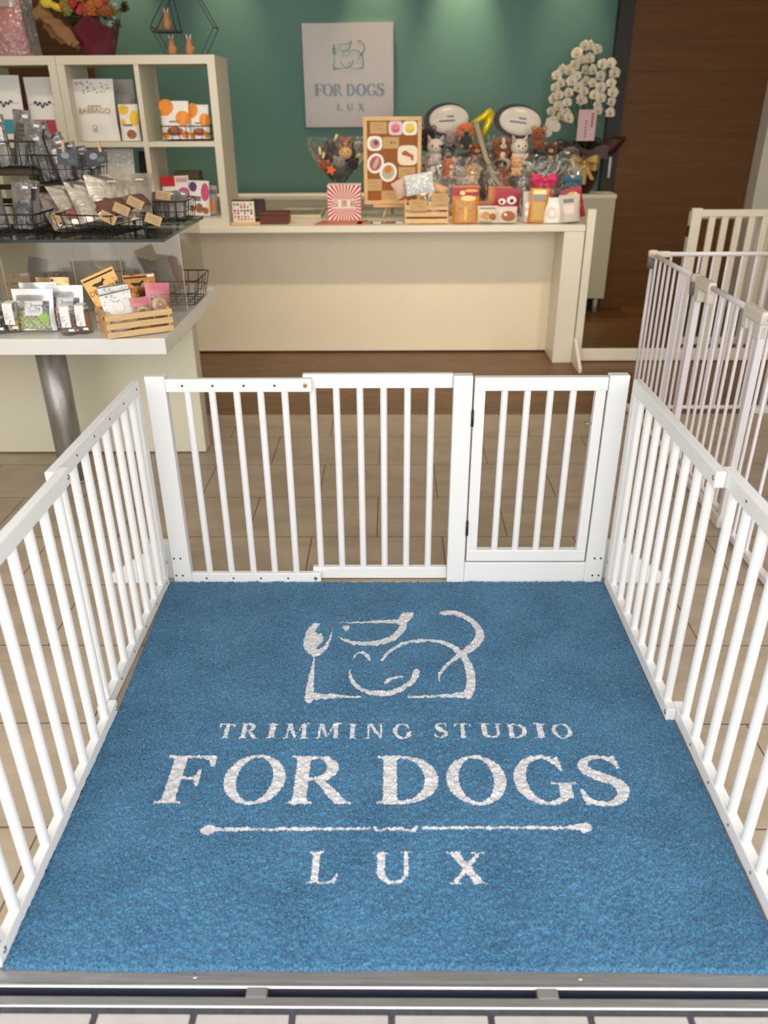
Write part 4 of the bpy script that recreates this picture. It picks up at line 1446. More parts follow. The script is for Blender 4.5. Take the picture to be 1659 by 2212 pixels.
def treat_pouch(label, box, ball, seed, tilt=0.16, roll=0.0, n=46, sticker=None, Y=None):
    base, w, h = place(*box, TZ, Y)
    s = thing('treat_pouch', label, 'pouch', (base.x, base.y, TZ + 0.004), (-tilt, roll, 0))
    d = 0.055
    f, bk = surf(w, h, d, prof_stand, -1), surf(w, h, d, prof_stand, 1)
    m = MB()
    m.grid(lambda a, b: bk(a - 0.5, b), 12, 16, SILVER)
    FR = M('pouch_white_edge', (240, 238, 234), 0.3, 0.15)
    m.grid(lambda a, b: f(-0.5 + 0.09 * a, 0.0 + b), 3, 16, FR)
    m.grid(lambda a, b: f(0.41 + 0.09 * a, 0.0 + b), 3, 16, FR)
    m.grid(lambda a, b: f(-0.41 + 0.82 * a, 0.86 + 0.14 * b), 10, 3, FR)
    m.grid(lambda a, b: f(-0.41 + 0.82 * a, 0.72 + 0.14 * b), 10, 3, SILVER)
    part('foil_back', m, s, False)
    m = MB()
    m.grid(lambda a, b: f(-0.41 + 0.82 * a, 0.72 * b), 10, 12, CLEARF)
    part('clear_window', m, s, False)
    k = MB(); k.ell((0, 0, 0), (0.0082, 0.0078, 0.0078), ball, u=10, v=7); me_ = k.mesh('treat')
    rr = random.Random(seed)
    cols, i = 7, 0
    for row_ in range(7):
        for c_ in range(cols):
            if i >= n:
                break
            u = (c_ - 3 + 0.5 * (row_ % 2)) / 8.4
            v = 0.085 + row_ * 0.062 + rr.uniform(-0.01, 0.01)
            yy = -(1 - abs(2 * u) ** 3.2) * prof_stand(v) * d / 2 + 0.0095
            o = bpy.data.objects.new('treat', me_)
            COL.objects.link(o); o.parent = s
            o.location = (u * w * 0.93 + rr.uniform(-0.002, 0.002), yy + rr.uniform(0, 0.003), v * h)
            o.rotation_euler = (rr.random() * 3, rr.random() * 3, 0)
            i += 1
    fl = surf(w, h, d, prof_stand, -1, 0.001)
    f2 = surf(w, h, d, prof_stand, -1, 0.0016)
    m = MB()
    u0, u1, v0, v1 = -0.20, 0.27, 0.36, 0.72
    m.grid(lambda a, b: fl(u0 + (u1 - u0) * a, v0 + (v1 - v0) * b), 8, 8, M('pouch_label', (226, 224, 224), 0.6))
    for (a0, b0, a1, b1) in ((0.02, 0.02, 0.98, 0.035), (0.02, 0.965, 0.98, 0.98), (0.02, 0.02, 0.035, 0.98), (0.965, 0.02, 0.98, 0.98), (0.2, 0.32, 0.85, 0.35), (0.25, 0.22, 0.8, 0.235)):
        m.grid(lambda a, b: f2(u0 + (u1 - u0) * (a0 + (a1 - a0) * a), v0 + (v1 - v0) * (b0 + (b1 - b0) * b)), 3, 3, GREYINK)
    add_text(m, 'Grooming', 0.0125, lambda x, y: f2(u0 + (u1 - u0) * 0.66 + x / w, v0 + (v1 - v0) * 0.7 + y / h), INK)
    add_text(m, 'Dog', 0.0125, lambda x, y: f2(u0 + (u1 - u0) * 0.72 + x / w, v0 + (v1 - v0) * 0.5 + y / h), INK)
    # small line drawing of a dog's head beside the words
    for P in ([(0.08, 0.82), (0.16, 0.86), (0.22, 0.80), (0.3, 0.82), (0.37, 0.9), (0.38, 0.74), (0.34, 0.6), (0.27, 0.5), (0.18, 0.52), (0.12, 0.62), (0.08, 0.72), (0.08, 0.82)], [(0.24, 0.52), (0.27, 0.44), (0.33, 0.47), (0.33, 0.55)]):
        m.tube([f2(u0 + (u1 - u0) * a, v0 + (v1 - v0) * b) for a, b in P], 0.0005, GREYINK, 4)
    part('label', m, s, False)
    if sticker:
        m = MB()
        f3 = surf(w, h, d, prof_stand, -1, 0.0024)
        m.grid(lambda a, b: f3(0.29 + 0.115 * b * math.cos(2 * PI * a), 0.31 + 0.115 * b * math.sin(2 * PI * a)), 22, 4, sticker)
        part('round_sticker', m, s, False)
    return s


treat_pouch('clear fronted pouch of pale green balls standing at the table edge', (36, 628, 126, 716), M('green_ball', (186, 196, 118), 0.6, noise=0.12), 5, sticker=M('green_sticker', (150, 190, 84), 0.5))
treat_pouch('clear fronted pouch of pink balls standing at the table edge', (106, 620, 190, 711), M('pink_ball', (214, 158, 150), 0.6, noise=0.1), 6)
bag('silver pouch standing behind the pouch of green balls', (50, 614, 132, 690), TZ, SILVER, 0.05, tilt=0.16, decals=[('rect', 0.2, 0.88, 0.45, 0.95, PAPER)], name='treat_pouch', cat='pouch')
bag('kraft paper bag with a white price sticker at the back left of the table', (12, 598, 80, 668), TZ, KRAFT, 0.045, tilt=0.2, roll=-0.1, decals=[('ell', 0.0, 0.93, 0.03, 0.03, INK), ('rect', 0.22, 0.90, 0.44, 0.97, PAPER)], name='treat_pouch', cat='pouch')
bag('gold foil pouch standing behind the pouch of pink balls', (88, 602, 160, 680), TZ, M('pale_gold_foil', (206, 172, 116), 0.25, 0.8, bump=0.4, bscale=40), 0.05, tilt=0.12, decals=[('ell', 0.0, 0.92, 0.03, 0.03, INK)], name='treat_pouch', cat='pouch')

# wooden crate of dog treats
pl, pr = onz(235, 735, TZ), onz(377, 716, TZ)
yaw_c = math.atan2(pr.y - pl.y, pr.x - pl.x)
cw = (pr - pl).length
cd_, chh = 0.18, 0.085
cc = (pl + pr) / 2
cr = thing('wooden_crate', 'slatted pine crate holding treat packs on the display table', 'crate', (cc.x, cc.y, TZ), (0, 0, yaw_c))
for k in range(3):
    m = MB(); zz = 0.004 + k * 0.031
    fl_ = 0.006 * (2 - k)
    m.box((-cw / 2 - 0.001, -fl_ * 0 - 0.001, zz), (cw / 2, 0.007, zz + 0.0215), PINE, bev=0.001)
    part('slat', m, cr, False)
    m = MB(); m.box((-cw / 2, cd_ - 0.007, zz), (cw / 2, cd_, zz + 0.0215), PINE, bev=0.001); part('slat', m, cr, False)
for sg in (-1, 1):
    xe = sg * (cw / 2 - 0.0115) - 0.004
    m = MB()
    # end board with a hand slot: frame of four pieces around the hole, in one board
    y0, y1, z0, z1 = 0.0072, cd_ - 0.0072, 0.0, 0.094
    hy0, hy1, hz0, hz1 = cd_ * 0.33, cd_ * 0.67, 0.052, 0.07
    m.box((xe, y0, z0), (xe + 0.008, y1, hz0), PINE); m.box((xe, y0, hz1), (xe + 0.008, y1, z1), PINE)
    m.box((xe, y0, hz0), (xe + 0.008, hy0, hz1), PINE); m.box((xe, hy1, hz0), (xe + 0.008, y1, hz1), PINE)
    part('end_board', m, cr, False)
m = MB(); m.box((-cw / 2 + 0.012, 0.0075, 0.006), (cw / 2 - 0.012, cd_ - 0.0075, 0.012), PINE); part('bottom_board', m, cr, False)


def in_crate(x, y):
    c_, s_ = math.cos(yaw_c), math.sin(yaw_c)
    return Vector((cc.x + x * c_ - y * s_, cc.y + x * s_ + y * c_, TZ + 0.013))


def crate_bag(label, x, y, w, h, d, m, tilt, roll, dec, prof=prof_pillow, up=0.0, yaw=0.0):
    mb = MB(); pouch_mesh(mb, w, h, d, m, prof, None, 0.0, dec)
    p = in_crate(x, y); p.z += up + abs(math.sin(roll)) * w / 2
    return lone('treat_pack', mb, label, 'treat pack', p, (-tilt, roll, yaw_c + yaw))


GOATSIL = [(-0.30, 0.77), (-0.24, 0.80), (-0.1, 0.79), (0.02, 0.80), (0.06, 0.83), (0.12, 0.86), (0.11, 0.82), (0.15, 0.80), (0.10, 0.78), (0.05, 0.76), (0.03, 0.71), (-0.02, 0.70), (-0.08, 0.72), (-0.18, 0.71), (-0.22, 0.74)]


def gold_dec():
    return [('rect', -0.47, 0.92, 0.47, 0.955, INK), ('poly', [(u, v * 0.9 + 0.115) for u, v in GOATSIL], INK), ('text', 'DELICIOUS', 0.02, 0.67, 0.026, INK), ('text', 'Duo', 0.18, 0.53, 0.032, INK), ('rect', 0.0, 0.34, 0.4, 0.44, KRAFT)]


crate_bag('gold foil treat pack leaning left at the back of the crate', -0.04, 0.135, 0.128, 0.185, 0.03, GOLDF, 0.16, -0.32, gold_dec(), prof_stand, up=0.005)
crate_bag('gold foil treat pack with white price sticker at the back right of the crate', 0.055, 0.158, 0.125, 0.178, 0.03, M('bronze_foil', (146, 98, 46), 0.24, 0.8, bump=1.0, bscale=40), 0.1, 0.02, gold_dec() + [('rect', 0.24, 0.93, 0.46, 0.98, PAPER)], prof_stand)
FLOR = [('rect', -0.5, 0.965, 0.5, 1.0, M('grey_seal', (112, 114, 108), 0.6))]
rr_ = random.Random(8)
LEAF = M('leaf_print', (116, 132, 106), 0.6)
for _ in range(26):
    u_, v_ = rr_.uniform(-0.46, 0.46), rr_.choice([rr_.uniform(0.74, 0.95), rr_.uniform(0.15, 0.9)])
    if abs(u_) < 0.25 and v_ < 0.74:
        u_ = math.copysign(rr_.uniform(0.3, 0.46), u_)
    FLOR.append(('ell', u_, v_, 0.02, 0.012, LEAF))
FLOR2 = FLOR + [('ell', 0.0, 0.62, 0.17, 0.13, M('cream_crest', (236, 228, 208), 0.5)), ('ell', 0.0, 0.75, 0.035, 0.025, GOLD2), ('ell', 0.04, 0.335, 0.24, 0.05, M('brown_print', (52, 34, 30), 0.5)), ('ell', -0.1, 0.14, 0.1, 0.11, M('biscuit_print', (220, 184, 120), 0.6)), ('ell', 0.08, 0.15, 0.1, 0.12, M('biscuit_print2', (206, 160, 96), 0.6)), ('ell', 0.2, 0.16, 0.08, 0.11, M('biscuit_print', (1, 1, 1)))]
crate_bag('white floral treat pack second from the front of the crate', -0.05, 0.085, 0.112, 0.158, 0.03, WHITEF, 0.12, -0.06, FLOR, prof_stand, up=0.002)
crate_bag('white floral treat pack with a biscuit picture at the front of the crate', -0.048, 0.045, 0.115, 0.140, 0.032, WHITEF, 0.14, -0.12, FLOR2, prof_stand)

PINKF = M('pink_film', (206, 122, 128), 0.3, bump=0.4, bscale=45)


def donut_bag(label, x, y, w, h, tilt, roll, n, name='biscuit_bag'):
    p = in_crate(x, y); p.z += abs(math.sin(roll)) * w / 2
    s = thing('biscuit_bag', label, 'biscuit bag', p, (-tilt, roll, yaw_c))
    m = MB(); m.grid(lambda a, b: surf(w, h, 0.03, prof_pillow, 1)(a - 0.5, b), 10, 12, PINKF)
    f_ = surf(w, h, 0.03, prof_pillow, -1)
    m.grid(lambda a, b: f_(a - 0.5, 0.74 + 0.26 * b), 10, 4, PINKF)
    m.grid(lambda a, b: f_(-0.5 + 0.14 * a, 0.74 * b), 3, 8, PINKF)
    part('pink_backing', m, s, False)
    m = MB(); m.grid(lambda a, b: f_(-0.36 + 0.86 * a, 0.74 * b), 8, 8, CLEARF); part('clear_front', m, s, False)
    BISC = M('biscuit', (214, 168, 92), 0.7, noise=0.08)
    for k in range(n):
        m = MB()
        R_, r_ = w * 0.22, w * 0.105
        cz = h * (0.50 - 0.30 * k)
        cx = w * (0.06 - 0.04 * k)
        m.grid(lambda a, b: (cx + (R_ + r_ * math.cos(2 * PI * b)) * math.cos(2 * PI * a), 0.001 - r_ * 0.9 * math.sin(2 * PI * b), cz + (R_ + r_ * math.cos(2 * PI * b)) * math.sin(2 * PI * a)), 22, 10, BISC)
        part('ring_biscuit', m, s, False)
    return s


donut_bag('pink bag of ring biscuits at the middle of the crate', 0.026, 0.045, 0.085, 0.115, 0.1, -0.05, 2)
donut_bag('pink bag of ring biscuits at the right of the crate', 0.082, 0.045, 0.093, 0.158, 0.16, 0.10, 2)

# wire baskets behind the clear panels, with flat packets in them
for k, (lab, box, Yb, w_, d_) in enumerate((('black wire basket behind the clear panel above the kraft bag', (42, 563, 92, 632), 3.42, 0.11, 0.22), ('black wire basket behind the clear panel above the crate', (222, 565, 305, 640), 3.42, 0.16, 0.24), ('black wire basket at the right end of the table behind the clear panel', (332, 572, 440, 642), 3.45, 0.19, 0.22))):
    b0 = at((box[0] + box[2]) / 2, 600, Yb)
    basket(lab, (b0.x - (0.03 if k == 2 else 0), Yb + 0.07, TZ), w_, d_, 0.105, 0, 5, 4, 0.022)
PKT = [M('packet_grey', (150, 146, 138), 0.4, bump=0.3, bscale=40), M('packet_dark', (78, 72, 70), 0.4, bump=0.3, bscale=40), M('packet_pink', (170, 118, 104), 0.5)]
for k, (px, Yb, dx, rl, lab) in enumerate(((268, 3.50, 0.0, 0.5, 'grey'), (290, 3.47, 0.0, 0.25, 'dark'), (360, 3.50, -0.02, -0.35, 'grey'), (385, 3.56, 0.0, -0.5, 'pinkish'), (62, 3.50, 0.0, 0.2, 'dark'))):
    b0 = at(px, 620, Yb)
    mb = MB(); pouch_mesh(mb, 0.09, 0.15, 0.02, PKT[{'grey': 0, 'dark': 1, 'pinkish': 2}[lab]], prof_pillow)
    lone('treat_packet', mb, 'flat %s packet leaning in the wire basket %s' % (lab, ['above the crate', 'above the crate', 'at the right end of the table', 'at the right end of the table', 'above the kraft bag'][k]), 'packet', (b0.x, Yb + 0.05, TZ + 0.03), (-0.3, rl, 0))

# ------------------------------------------------------------------ on the glass shelf
rz = random.Random(21)
basket('black wire basket at the left end of the glass shelf, full of dark packets', (-1.565, 3.365, GLZ), 0.36, 0.30, 0.075, 0, 10, 7, 0.012, rim=0.004)
basket('black wire basket turned cornerwise at the middle of the glass shelf', (-1.153, 3.335, GLZ), 0.235, 0.265, 0.072, -0.29, 7, 7, 0.012)
basket('small black wire basket at the right rear of the glass shelf', (-0.965, 3.655, GLZ), 0.15, 0.2, 0.085, 0, 5, 5, 0.012)

DRK = [M('pack_black', (44, 42, 46), 0.35, bump=0.3, bscale=40), M('pack_brown', (92, 78, 66), 0.4, bump=0.3, bscale=40), M('pack_grey', (156, 148, 136), 0.4, bump=0.3, bscale=40), M('pack_slate', (74, 74, 82), 0.4, bump=0.3, bscale=40), M('pack_olive', (84, 88, 56), 0.4, bump=0.3, bscale=40), M('pack_taupe', (128, 112, 98), 0.4, bump=0.3, bscale=40)]
CN = ['black', 'brown', 'pale grey', 'slate blue', 'olive', 'taupe']


def loose_bag(label, p, w, h, d, m, tilt, roll, yaw=0.0, decals=(), prof=prof_pillow, group=None, back=None):
    mb = MB(); pouch_mesh(mb, w, h, d, m, prof, back, 0.0, decals)
    return lone('treat_packet', mb, label, 'treat packet', p, (-tilt, roll, yaw), group)


GREYFILM = M('grey_back_film', (112, 98, 82), 0.35, bump=0.4, bscale=40)


def clear_pack(label, p, w, h, d, inner, tilt, roll, yaw=0.0, sticker=True, tagm=None):
    """A clear bag with a dark filling in its lower half."""
    s = thing('clear_treat_bag', label, 'treat bag', p, (-tilt, roll, yaw))
    m = MB(); pouch_mesh(m, w, h, d, CLEARF, prof_stand, GREYFILM); part('clear_bag', m, s, False)
    m = MB(); m.ell((0, -d * 0.04, h * 0.30), (w * 0.43, d * 0.34, h * 0.29), inner, u=12, v=8, fn=lambda q: q * (1 + 0.12 * math.sin(9 * q.x + 5 * q.z))); part('treats', m, s, False)
    f_ = surf(w, h, d, prof_stand, -1, 0.001)
    if sticker:
        m = MB(); m.grid(lambda a, b: f_(0.05 + 0.3 * a, 0.86 + 0.06 * b), 3, 2, PAPER); part('price_sticker', m, s, False)
    if tagm:
        m = MB(); m.grid(lambda a, b: f_(-0.3 + 0.6 * a, 0.42 + 0.34 * b), 6, 5, tagm)
        for q in range(3):
            m.grid(lambda a, b: surf(w, h, d, prof_stand, -1, 0.0016)(-0.2 + 0.4 * a, 0.5 + 0.08 * q + 0.015 * b), 3, 1, GREYINK)
        part('tag', m, s, False)
    return s


# dark packets in the left basket
for k, (x, y, c_, tl, rl, tg) in enumerate(((-1.70, 3.30, 0, 0.3, -0.2, True), (-1.63, 3.27, 0, 0.35, -0.35, True), (-1.56, 3.30, 1, 0.3, -0.25, True), (-1.47, 3.29, 0, 0.25, 0.05, False), (-1.66, 3.42, 3, 0.3, -0.1, False), (-1.50, 3.42, 1, 0.3, 0.1, True), (-1.43, 3.36, 2, 0.3, -0.3, False))):
    clear_pack('clear bag of %s treats, %s along the left glass shelf basket' % (CN[c_], ['first', 'third', 'fourth', 'sixth', 'second', 'fifth', 'seventh'][k]), (x, y, GLZ + 0.012), 0.078, 0.175, 0.035, DRK[c_], tl, rl, 0, True, PAPER if tg else None)
mb = MB(); pouch_mesh(mb, 0.085, 0.14, 0.012, DRK[1], prof_pillow, None, 0, [('rect', -0.35, 0.62, 0.35, 0.92, INK), ('rect', 0.1, 0.94, 0.4, 0.98, PAPER)])
lone('treat_packet', mb, 'flat dark brown packet standing at the right of the left basket on the glass shelf', 'treat packet', (-1.445, 3.31, GLZ + 0.03), (-0.25, 0.04, 0))

# large clear bags lying back out of the middle basket, kraft tags clipped on
MILKY = CLEAR('milky_film', (0.93, 0.92, 0.90), 0.34, 0.0, 0.35, hazecol=(0.21, 0.18, 0.15), bump=0.12, bscale=25, fk=0.3)
for k, (x, y, c_, tl, yw) in enumerate(((-1.255, 3.275, (206, 176, 128), 1.05, 0.62), (-1.195, 3.262, (150, 92, 84), 1.0, 0.58), (-1.135, 3.245, (206, 196, 184), 0.98, 0.5), (-1.075, 3.235, (112, 70, 62), 0.95, 0.4), (-1.03, 3.30, (110, 74, 66), 1.0, 0.2))):
    lab = ['beige chips', 'reddish strips', 'whitish slices', 'dark red jerky', 'brown flakes'][k]
    p = (x, y, GLZ + 0.012 + 0.013 * k)
    s = thing('clear_treat_bag', 'large milky bag of %s sprawling from the middle basket of the glass shelf' % lab, 'treat bag', p, (-tl - 0.17, 0, yw))
    w, h, d = 0.16, 0.33, 0.022
    m = MB(); pouch_mesh(m, w, h, d, MILKY, prof_stand); part('clear_bag', m, s, False)
    m = MB(); m.ell((0, -d * 0.22, h * 0.24), (w * 0.44, d * 0.46, h * 0.22), M('filling_' + lab.replace(' ', '_'), c_, 0.7, noise=0.3, nscale=70), u=14, v=9, fn=lambda q: q * (1 + 0.1 * math.sin(9 * q.x + 5 * q.z))); part('treats', m, s, False)
    f_ = surf(w, h, d, prof_stand, -1, 0.001)
    m = MB(); m.grid(lambda a, b: f_(0.05 + 0.2 * a, 0.80 + 0.05 * b), 3, 2, PAPER); part('price_sticker', m, s, False)
for k, (px, py, Yt, rl) in enumerate(((233, 470, 3.17, 0.45), (262, 452, 3.22, 0.4), (292, 438, 3.28, 0.45), (331, 474, 3.21, 0.35), (352, 422, 3.50, 0.1))):
    p = at(px, py, Yt)
    sheet('price_tag', 'kraft price tag %s' % ['lowest at the corner of the glass shelf middle basket', 'second lowest above the corner of the glass shelf middle basket', 'highest above the corner of the glass shelf middle basket', 'at the right edge of the glass shelf middle basket', 'on the small rear basket of the glass shelf'][k], 'price tag', p, 0.062, 0.036, KRAFT, (-0.4, rl, 0), decals=[('rect', -0.35, 0.15, 0.3, 0.2, GREYINK), ('rect', -0.3, -0.08, 0.35, -0.03, GREYINK), ('rect', 0.0, -0.3, 0.38, -0.25, GREYINK)])
for k, (x, y, c_) in enumerate(((-1.005, 3.60, 1), (-0.965, 3.62, 5), (-0.925, 3.63, 2))):
    clear_pack('clear bag of %s treats in the small rear basket of the glass shelf' % CN[c_], (x, y, GLZ + 0.012), 0.06, 0.11, 0.03, DRK[c_], 0.2, 0.1 * (k - 1))

# raised stand and clear tray with two more baskets
BRZ = M('bronze_frame', (74, 62, 44), 0.4, 0.4)
r = thing('display_riser', 'dark bronze display riser standing on the glass shelf behind the left basket', 'display riser', (-1.8, 3.6, GLZ))
m = MB(); m.box((-2.4, 3.545, 1.155), (-1.475, 3.74, 1.178), BRZ, bev=0.003); part('top_board', m, r)
for x in (-2.3, -1.50):
    m = MB(); m.box((x - 0.014, 3.55, GLZ), (x + 0.014, 3.578, 1.155), BRZ); part('leg', m, r)
    m = MB(); m.box((x - 0.014, 3.70, GLZ), (x + 0.014, 3.728, 1.155), BRZ); part('leg', m, r)
for z in (1.10, 1.045):
    m = MB(); m.box((-2.286, 3.556, z), (-1.514, 3.572, z + 0.02), BRZ); part('rung', m, r)
r = thing('display_tray', 'thin smoky clear tray on legs above the rear of the glass shelf', 'display tray', (-1.28, 3.62, GLZ))
m = MB(); m.box((-1.468, 3.52, 1.115), (-1.08, 3.74, 1.123), CLEAR('smoky_acrylic', (0.6, 0.58, 0.52), 0.25, 0.05, 0.08, hazecol=(0.2, 0.18, 0.14)), bev=0.001); part('tray_top', m, r)
for x in (-1.45, -1.10):
    for y in (3.535, 3.72):
        m = MB(); m.cyl((x, y, GLZ), (x, y, 1.115), 0.006, BRZ, seg=10); part('leg', m, r)
basket('black wire basket on the bronze riser at the left edge', (-1.70, 3.645, 1.178), 0.40, 0.17, 0.105, 0, 9, 4, 0.008)
basket('black wire basket on the smoky tray with two clothespins on its rim', (-1.368, 3.63, 1.123), 0.235, 0.19, 0.11, 0, 7, 5, 0.012)
for k in range(7):
    x = -1.86 + k * 0.058
    c_ = [0, 2, 4, 1, 2, 5, 0][k]
    clear_pack('clear bag of %s treats, %s along the bronze riser basket' % (CN[c_], ['first', 'second', 'third', 'fourth', 'fifth', 'sixth', 'seventh'][k]), (x, 3.61 + 0.03 * (k % 2), 1.188), 0.075, 0.175 + 0.02 * (k % 3), 0.035, DRK[c_], 0.12, rz.uniform(-0.2, 0.2), 0, True, [None, PAPER, DRK[0], DRK[4], PAPER, DRK[1], None][k])
for k in range(8):
    x = -1.452 + k * 0.025
    c_ = [1, 2, 5, 2, 3, 2, 1, 5][k]
    clear_pack('puffy clear bag of %s treats, %s along the smoky tray basket' % (CN[c_], ['first', 'second', 'third', 'fourth', 'fifth', 'sixth', 'seventh', 'eighth'][k]), (x, 3.60 + 0.035 * (k % 3), 1.133), 0.08, 0.20 - 0.018 * abs(k - 1) + 0.03 * (k == 1), 0.045, DRK[c_], 0.1, -0.3 + 0.03 * k, 0, True, [None, DRK[1], DRK[0], PAPER, None, DRK[1], DRK[3], PAPER][k])
for k, (px, c_) in enumerate(((143, 3), (205, 0))):
    p = at(px, 340, 3.50)
    sheet('treat_card', '%s card clipped to the basket rim on the smoky tray' % ['slate blue landscape', 'black speckled'][k], 'card', (p.x, 3.512, p.z), 0.085, 0.06, DRK[c_], (0, 0.1 - 0.35 * k, 0), decals=[('ell', -0.1, 0.1, 0.2, 0.2, M('card_pale', (150, 156, 160), 0.6)), ('ell', 0.2, -0.2, 0.2, 0.15, M('card_green', (96, 108, 92), 0.6))])
    q = at(px - 8 + 16 * k, 316, 3.50)
    m = MB(); m.box((-0.005, -0.004, -0.022), (0.005, 0.0, 0.022), PINE, bev=0.001); m.box((-0.005, 0.003, -0.022), (0.005, 0.007, 0.022), PINE, bev=0.001); m.cyl((-0.006, 0.0015, 0.004), (0.006, 0.0015, 0.004), 0.0032, BOLT, seg=8)
    lone('clothespin', m, 'small wooden clothespin on the basket rim over the %s card' % ['slate blue', 'black speckled'][k], 'clothespin', (q.x, 3.506, q.z), (0, 0.12 * (1 - 2 * k), 0))

# ------------------------------------------------------------------ in and on the cube shelves
KZ1, KZ2, KTOP = 0.8425, 1.2395, 1.6525
SKY2, TEALP, REDP = M('script_ink', (40, 40, 46), 0.6), M('teal_print', (46, 150, 164), 0.5), M('red_print', (176, 52, 64), 0.5)


def scrawl(fy):
    """A looping brush-script mark, too soft in the photo to read."""
    P = []
    for i in range(40):
        t_ = i / 39
        P.append((-0.26 + 0.52 * t_, fy + 0.035 * math.sin(t_ * 22) * (1 - 0.3 * t_) + 0.02 * math.sin(t_ * 9)))
    return P


def food_bag(label, box, Y, m, pr, z=KZ2, d=0.09):
    base, w, h = place(*box, z, Y)
    s = thing('pet_food_bag', label, 'food bag', (base.x, Y, z + 0.002), (-0.03, 0, 0))
    mb = MB(); pouch_mesh(mb, w, h, d, m, prof_stand, None, 0.02, [('rect', -0.36, 0.0 + 0.12, 0.33, 0.34, pr)]); part('bag_body', mb, s, False)
    f_ = surf(w, h, d, prof_stand, -1, 0.0015, 0.02)
    mb = MB(); mb.tube([f_(u, v) for u, v in scrawl(0.58)], 0.0042, SKY2, 5); mb.tube([f_(u, 0.58) for u in (-0.42, -0.34)], 0.001, SKY2, 4); mb.tube([f_(u, 0.58) for u in (0.3, 0.42)], 0.001, SKY2, 4)
    part('script_mark', mb, s, False)
    return s


food_bag('white pet food bag with a teal band in the left shelf unit', (-12, 163, 66, 304), 4.84, WHITEF, TEALP)
food_bag('white pet food bag with a red band in the left shelf unit', (72, 167, 146, 304), 4.86, WHITEF, REDP)

STAR = [('ell', rz.uniform(-0.44, 0.44), rz.uniform(0.78, 0.95), 0.022, 0.012, [GOLD2, GREYINK, M('gold_dot', (206, 176, 60), 0.3, 0.4)][i % 3]) for i in range(26)]
bag('white gusseted food bag reading RABBAGO in gold in the cube shelf', (173, 171, 262, 304), KZ2, WHITEF, 0.09, Y=4.835, tilt=0.02, name='pet_food_bag', cat='food bag',
    decals=STAR + [('text', 'RABBAGO', 0.0, 0.50, 0.040, GOLD2, 0.12), ('rect', -0.16, 0.565, 0.18, 0.58, GREYINK), ('ell', -0.02, 0.23, 0.055, 0.035, GREYINK), ('ell', -0.02, 0.23, 0.042, 0.026, WHITEF), ('rect', -0.08, 0.155, 0.05, 0.165, GREYINK)])
bag('grey food bag with gold dots behind the yellow packet in the cube shelf', (250, 172, 304, 304), KZ2, M('grey_film', (176, 172, 164), 0.35), 0.07, Y=4.95, tilt=0.02, name='pet_food_bag', cat='food bag', decals=STAR[:12])
YEL, ORG, MAG = M('yellow_print', (236, 190, 36), 0.4), M('orange_print', (232, 138, 34), 0.4), M('magenta_print', (200, 52, 110), 0.4)
BRN = M('brown_food_print', (156, 96, 66), 0.5, noise=0.2)
bag('white packet with yellow circles beside the gold lettered bag', (264, 226, 306, 304), KZ2, WHITEF, 0.05, Y=4.83, tilt=0.05, decals=[('ell', -0.25, 0.85, 0.28, 0.13, YEL), ('ell', 0.3, 0.62, 0.24, 0.22, YEL), ('ell', -0.3, 0.5, 0.14, 0.1, YEL), ('ell', 0.1, 0.18, 0.25, 0.13, BRN), ('rect', -0.3, 0.40, 0.2, 0.46, GREYINK)])
basket('black wire basket under the two orange packets in the cube shelf', (-1.135, 4.90, KZ2), 0.24, 0.15, 0.075, 0, 6, 4, 0.02)
for k, (bx, yy) in enumerate((((352, 219, 414, 303), 4.85), ((412, 227, 456, 303), 4.87))):
    bag('orange and white snack packet in the cube shelf, %s of the two' % ['left', 'right'][k], bx, KZ2 + 0.006, WHITEF, 0.05, Y=yy, tilt=0.08, decals=[('ell', -0.28, 0.85, 0.26, 0.2, ORG), ('rect', -0.5, 0.62, -0.2, 1.0, ORG), ('ell', 0.3, 0.55, 0.26, 0.2, ORG), ('ell', 0.0, 0.2, 0.3, 0.12, BRN), ('ell', -0.36, 0.1, 0.14, 0.08, ORG), ('ell', 0.34, 0.12, 0.14, 0.1, ORG), ('rect', -0.2, 0.44, 0.15, 0.48, GREYINK)])
bag('large pale bag with silver dots in the lower cube of the shelf', (222, 322, 308, 478), KZ1, M('pale_bag', (206, 202, 192), 0.3, bump=0.3, bscale=30), 0.08, Y=4.84, tilt=0.03, name='pet_food_bag', cat='food bag', decals=[('ell', rz.uniform(-0.42, 0.42), rz.uniform(0.72, 0.93), 0.025, 0.014, M('silver_dot', (246, 246, 240), 0.2)) for i in range(18)])
m = MB(); m.box((-0.05, 0, 0), (0.05, 0.012, 0.34), M('slate_board', (56, 60, 56), 0.7), bev=0.001)
lone('slate_board', m, 'dark slate board standing behind the pale bag in the lower cube', 'board', (-1.425, 4.95, KZ1 + 0.001), (-0.06, 0.03, 0))
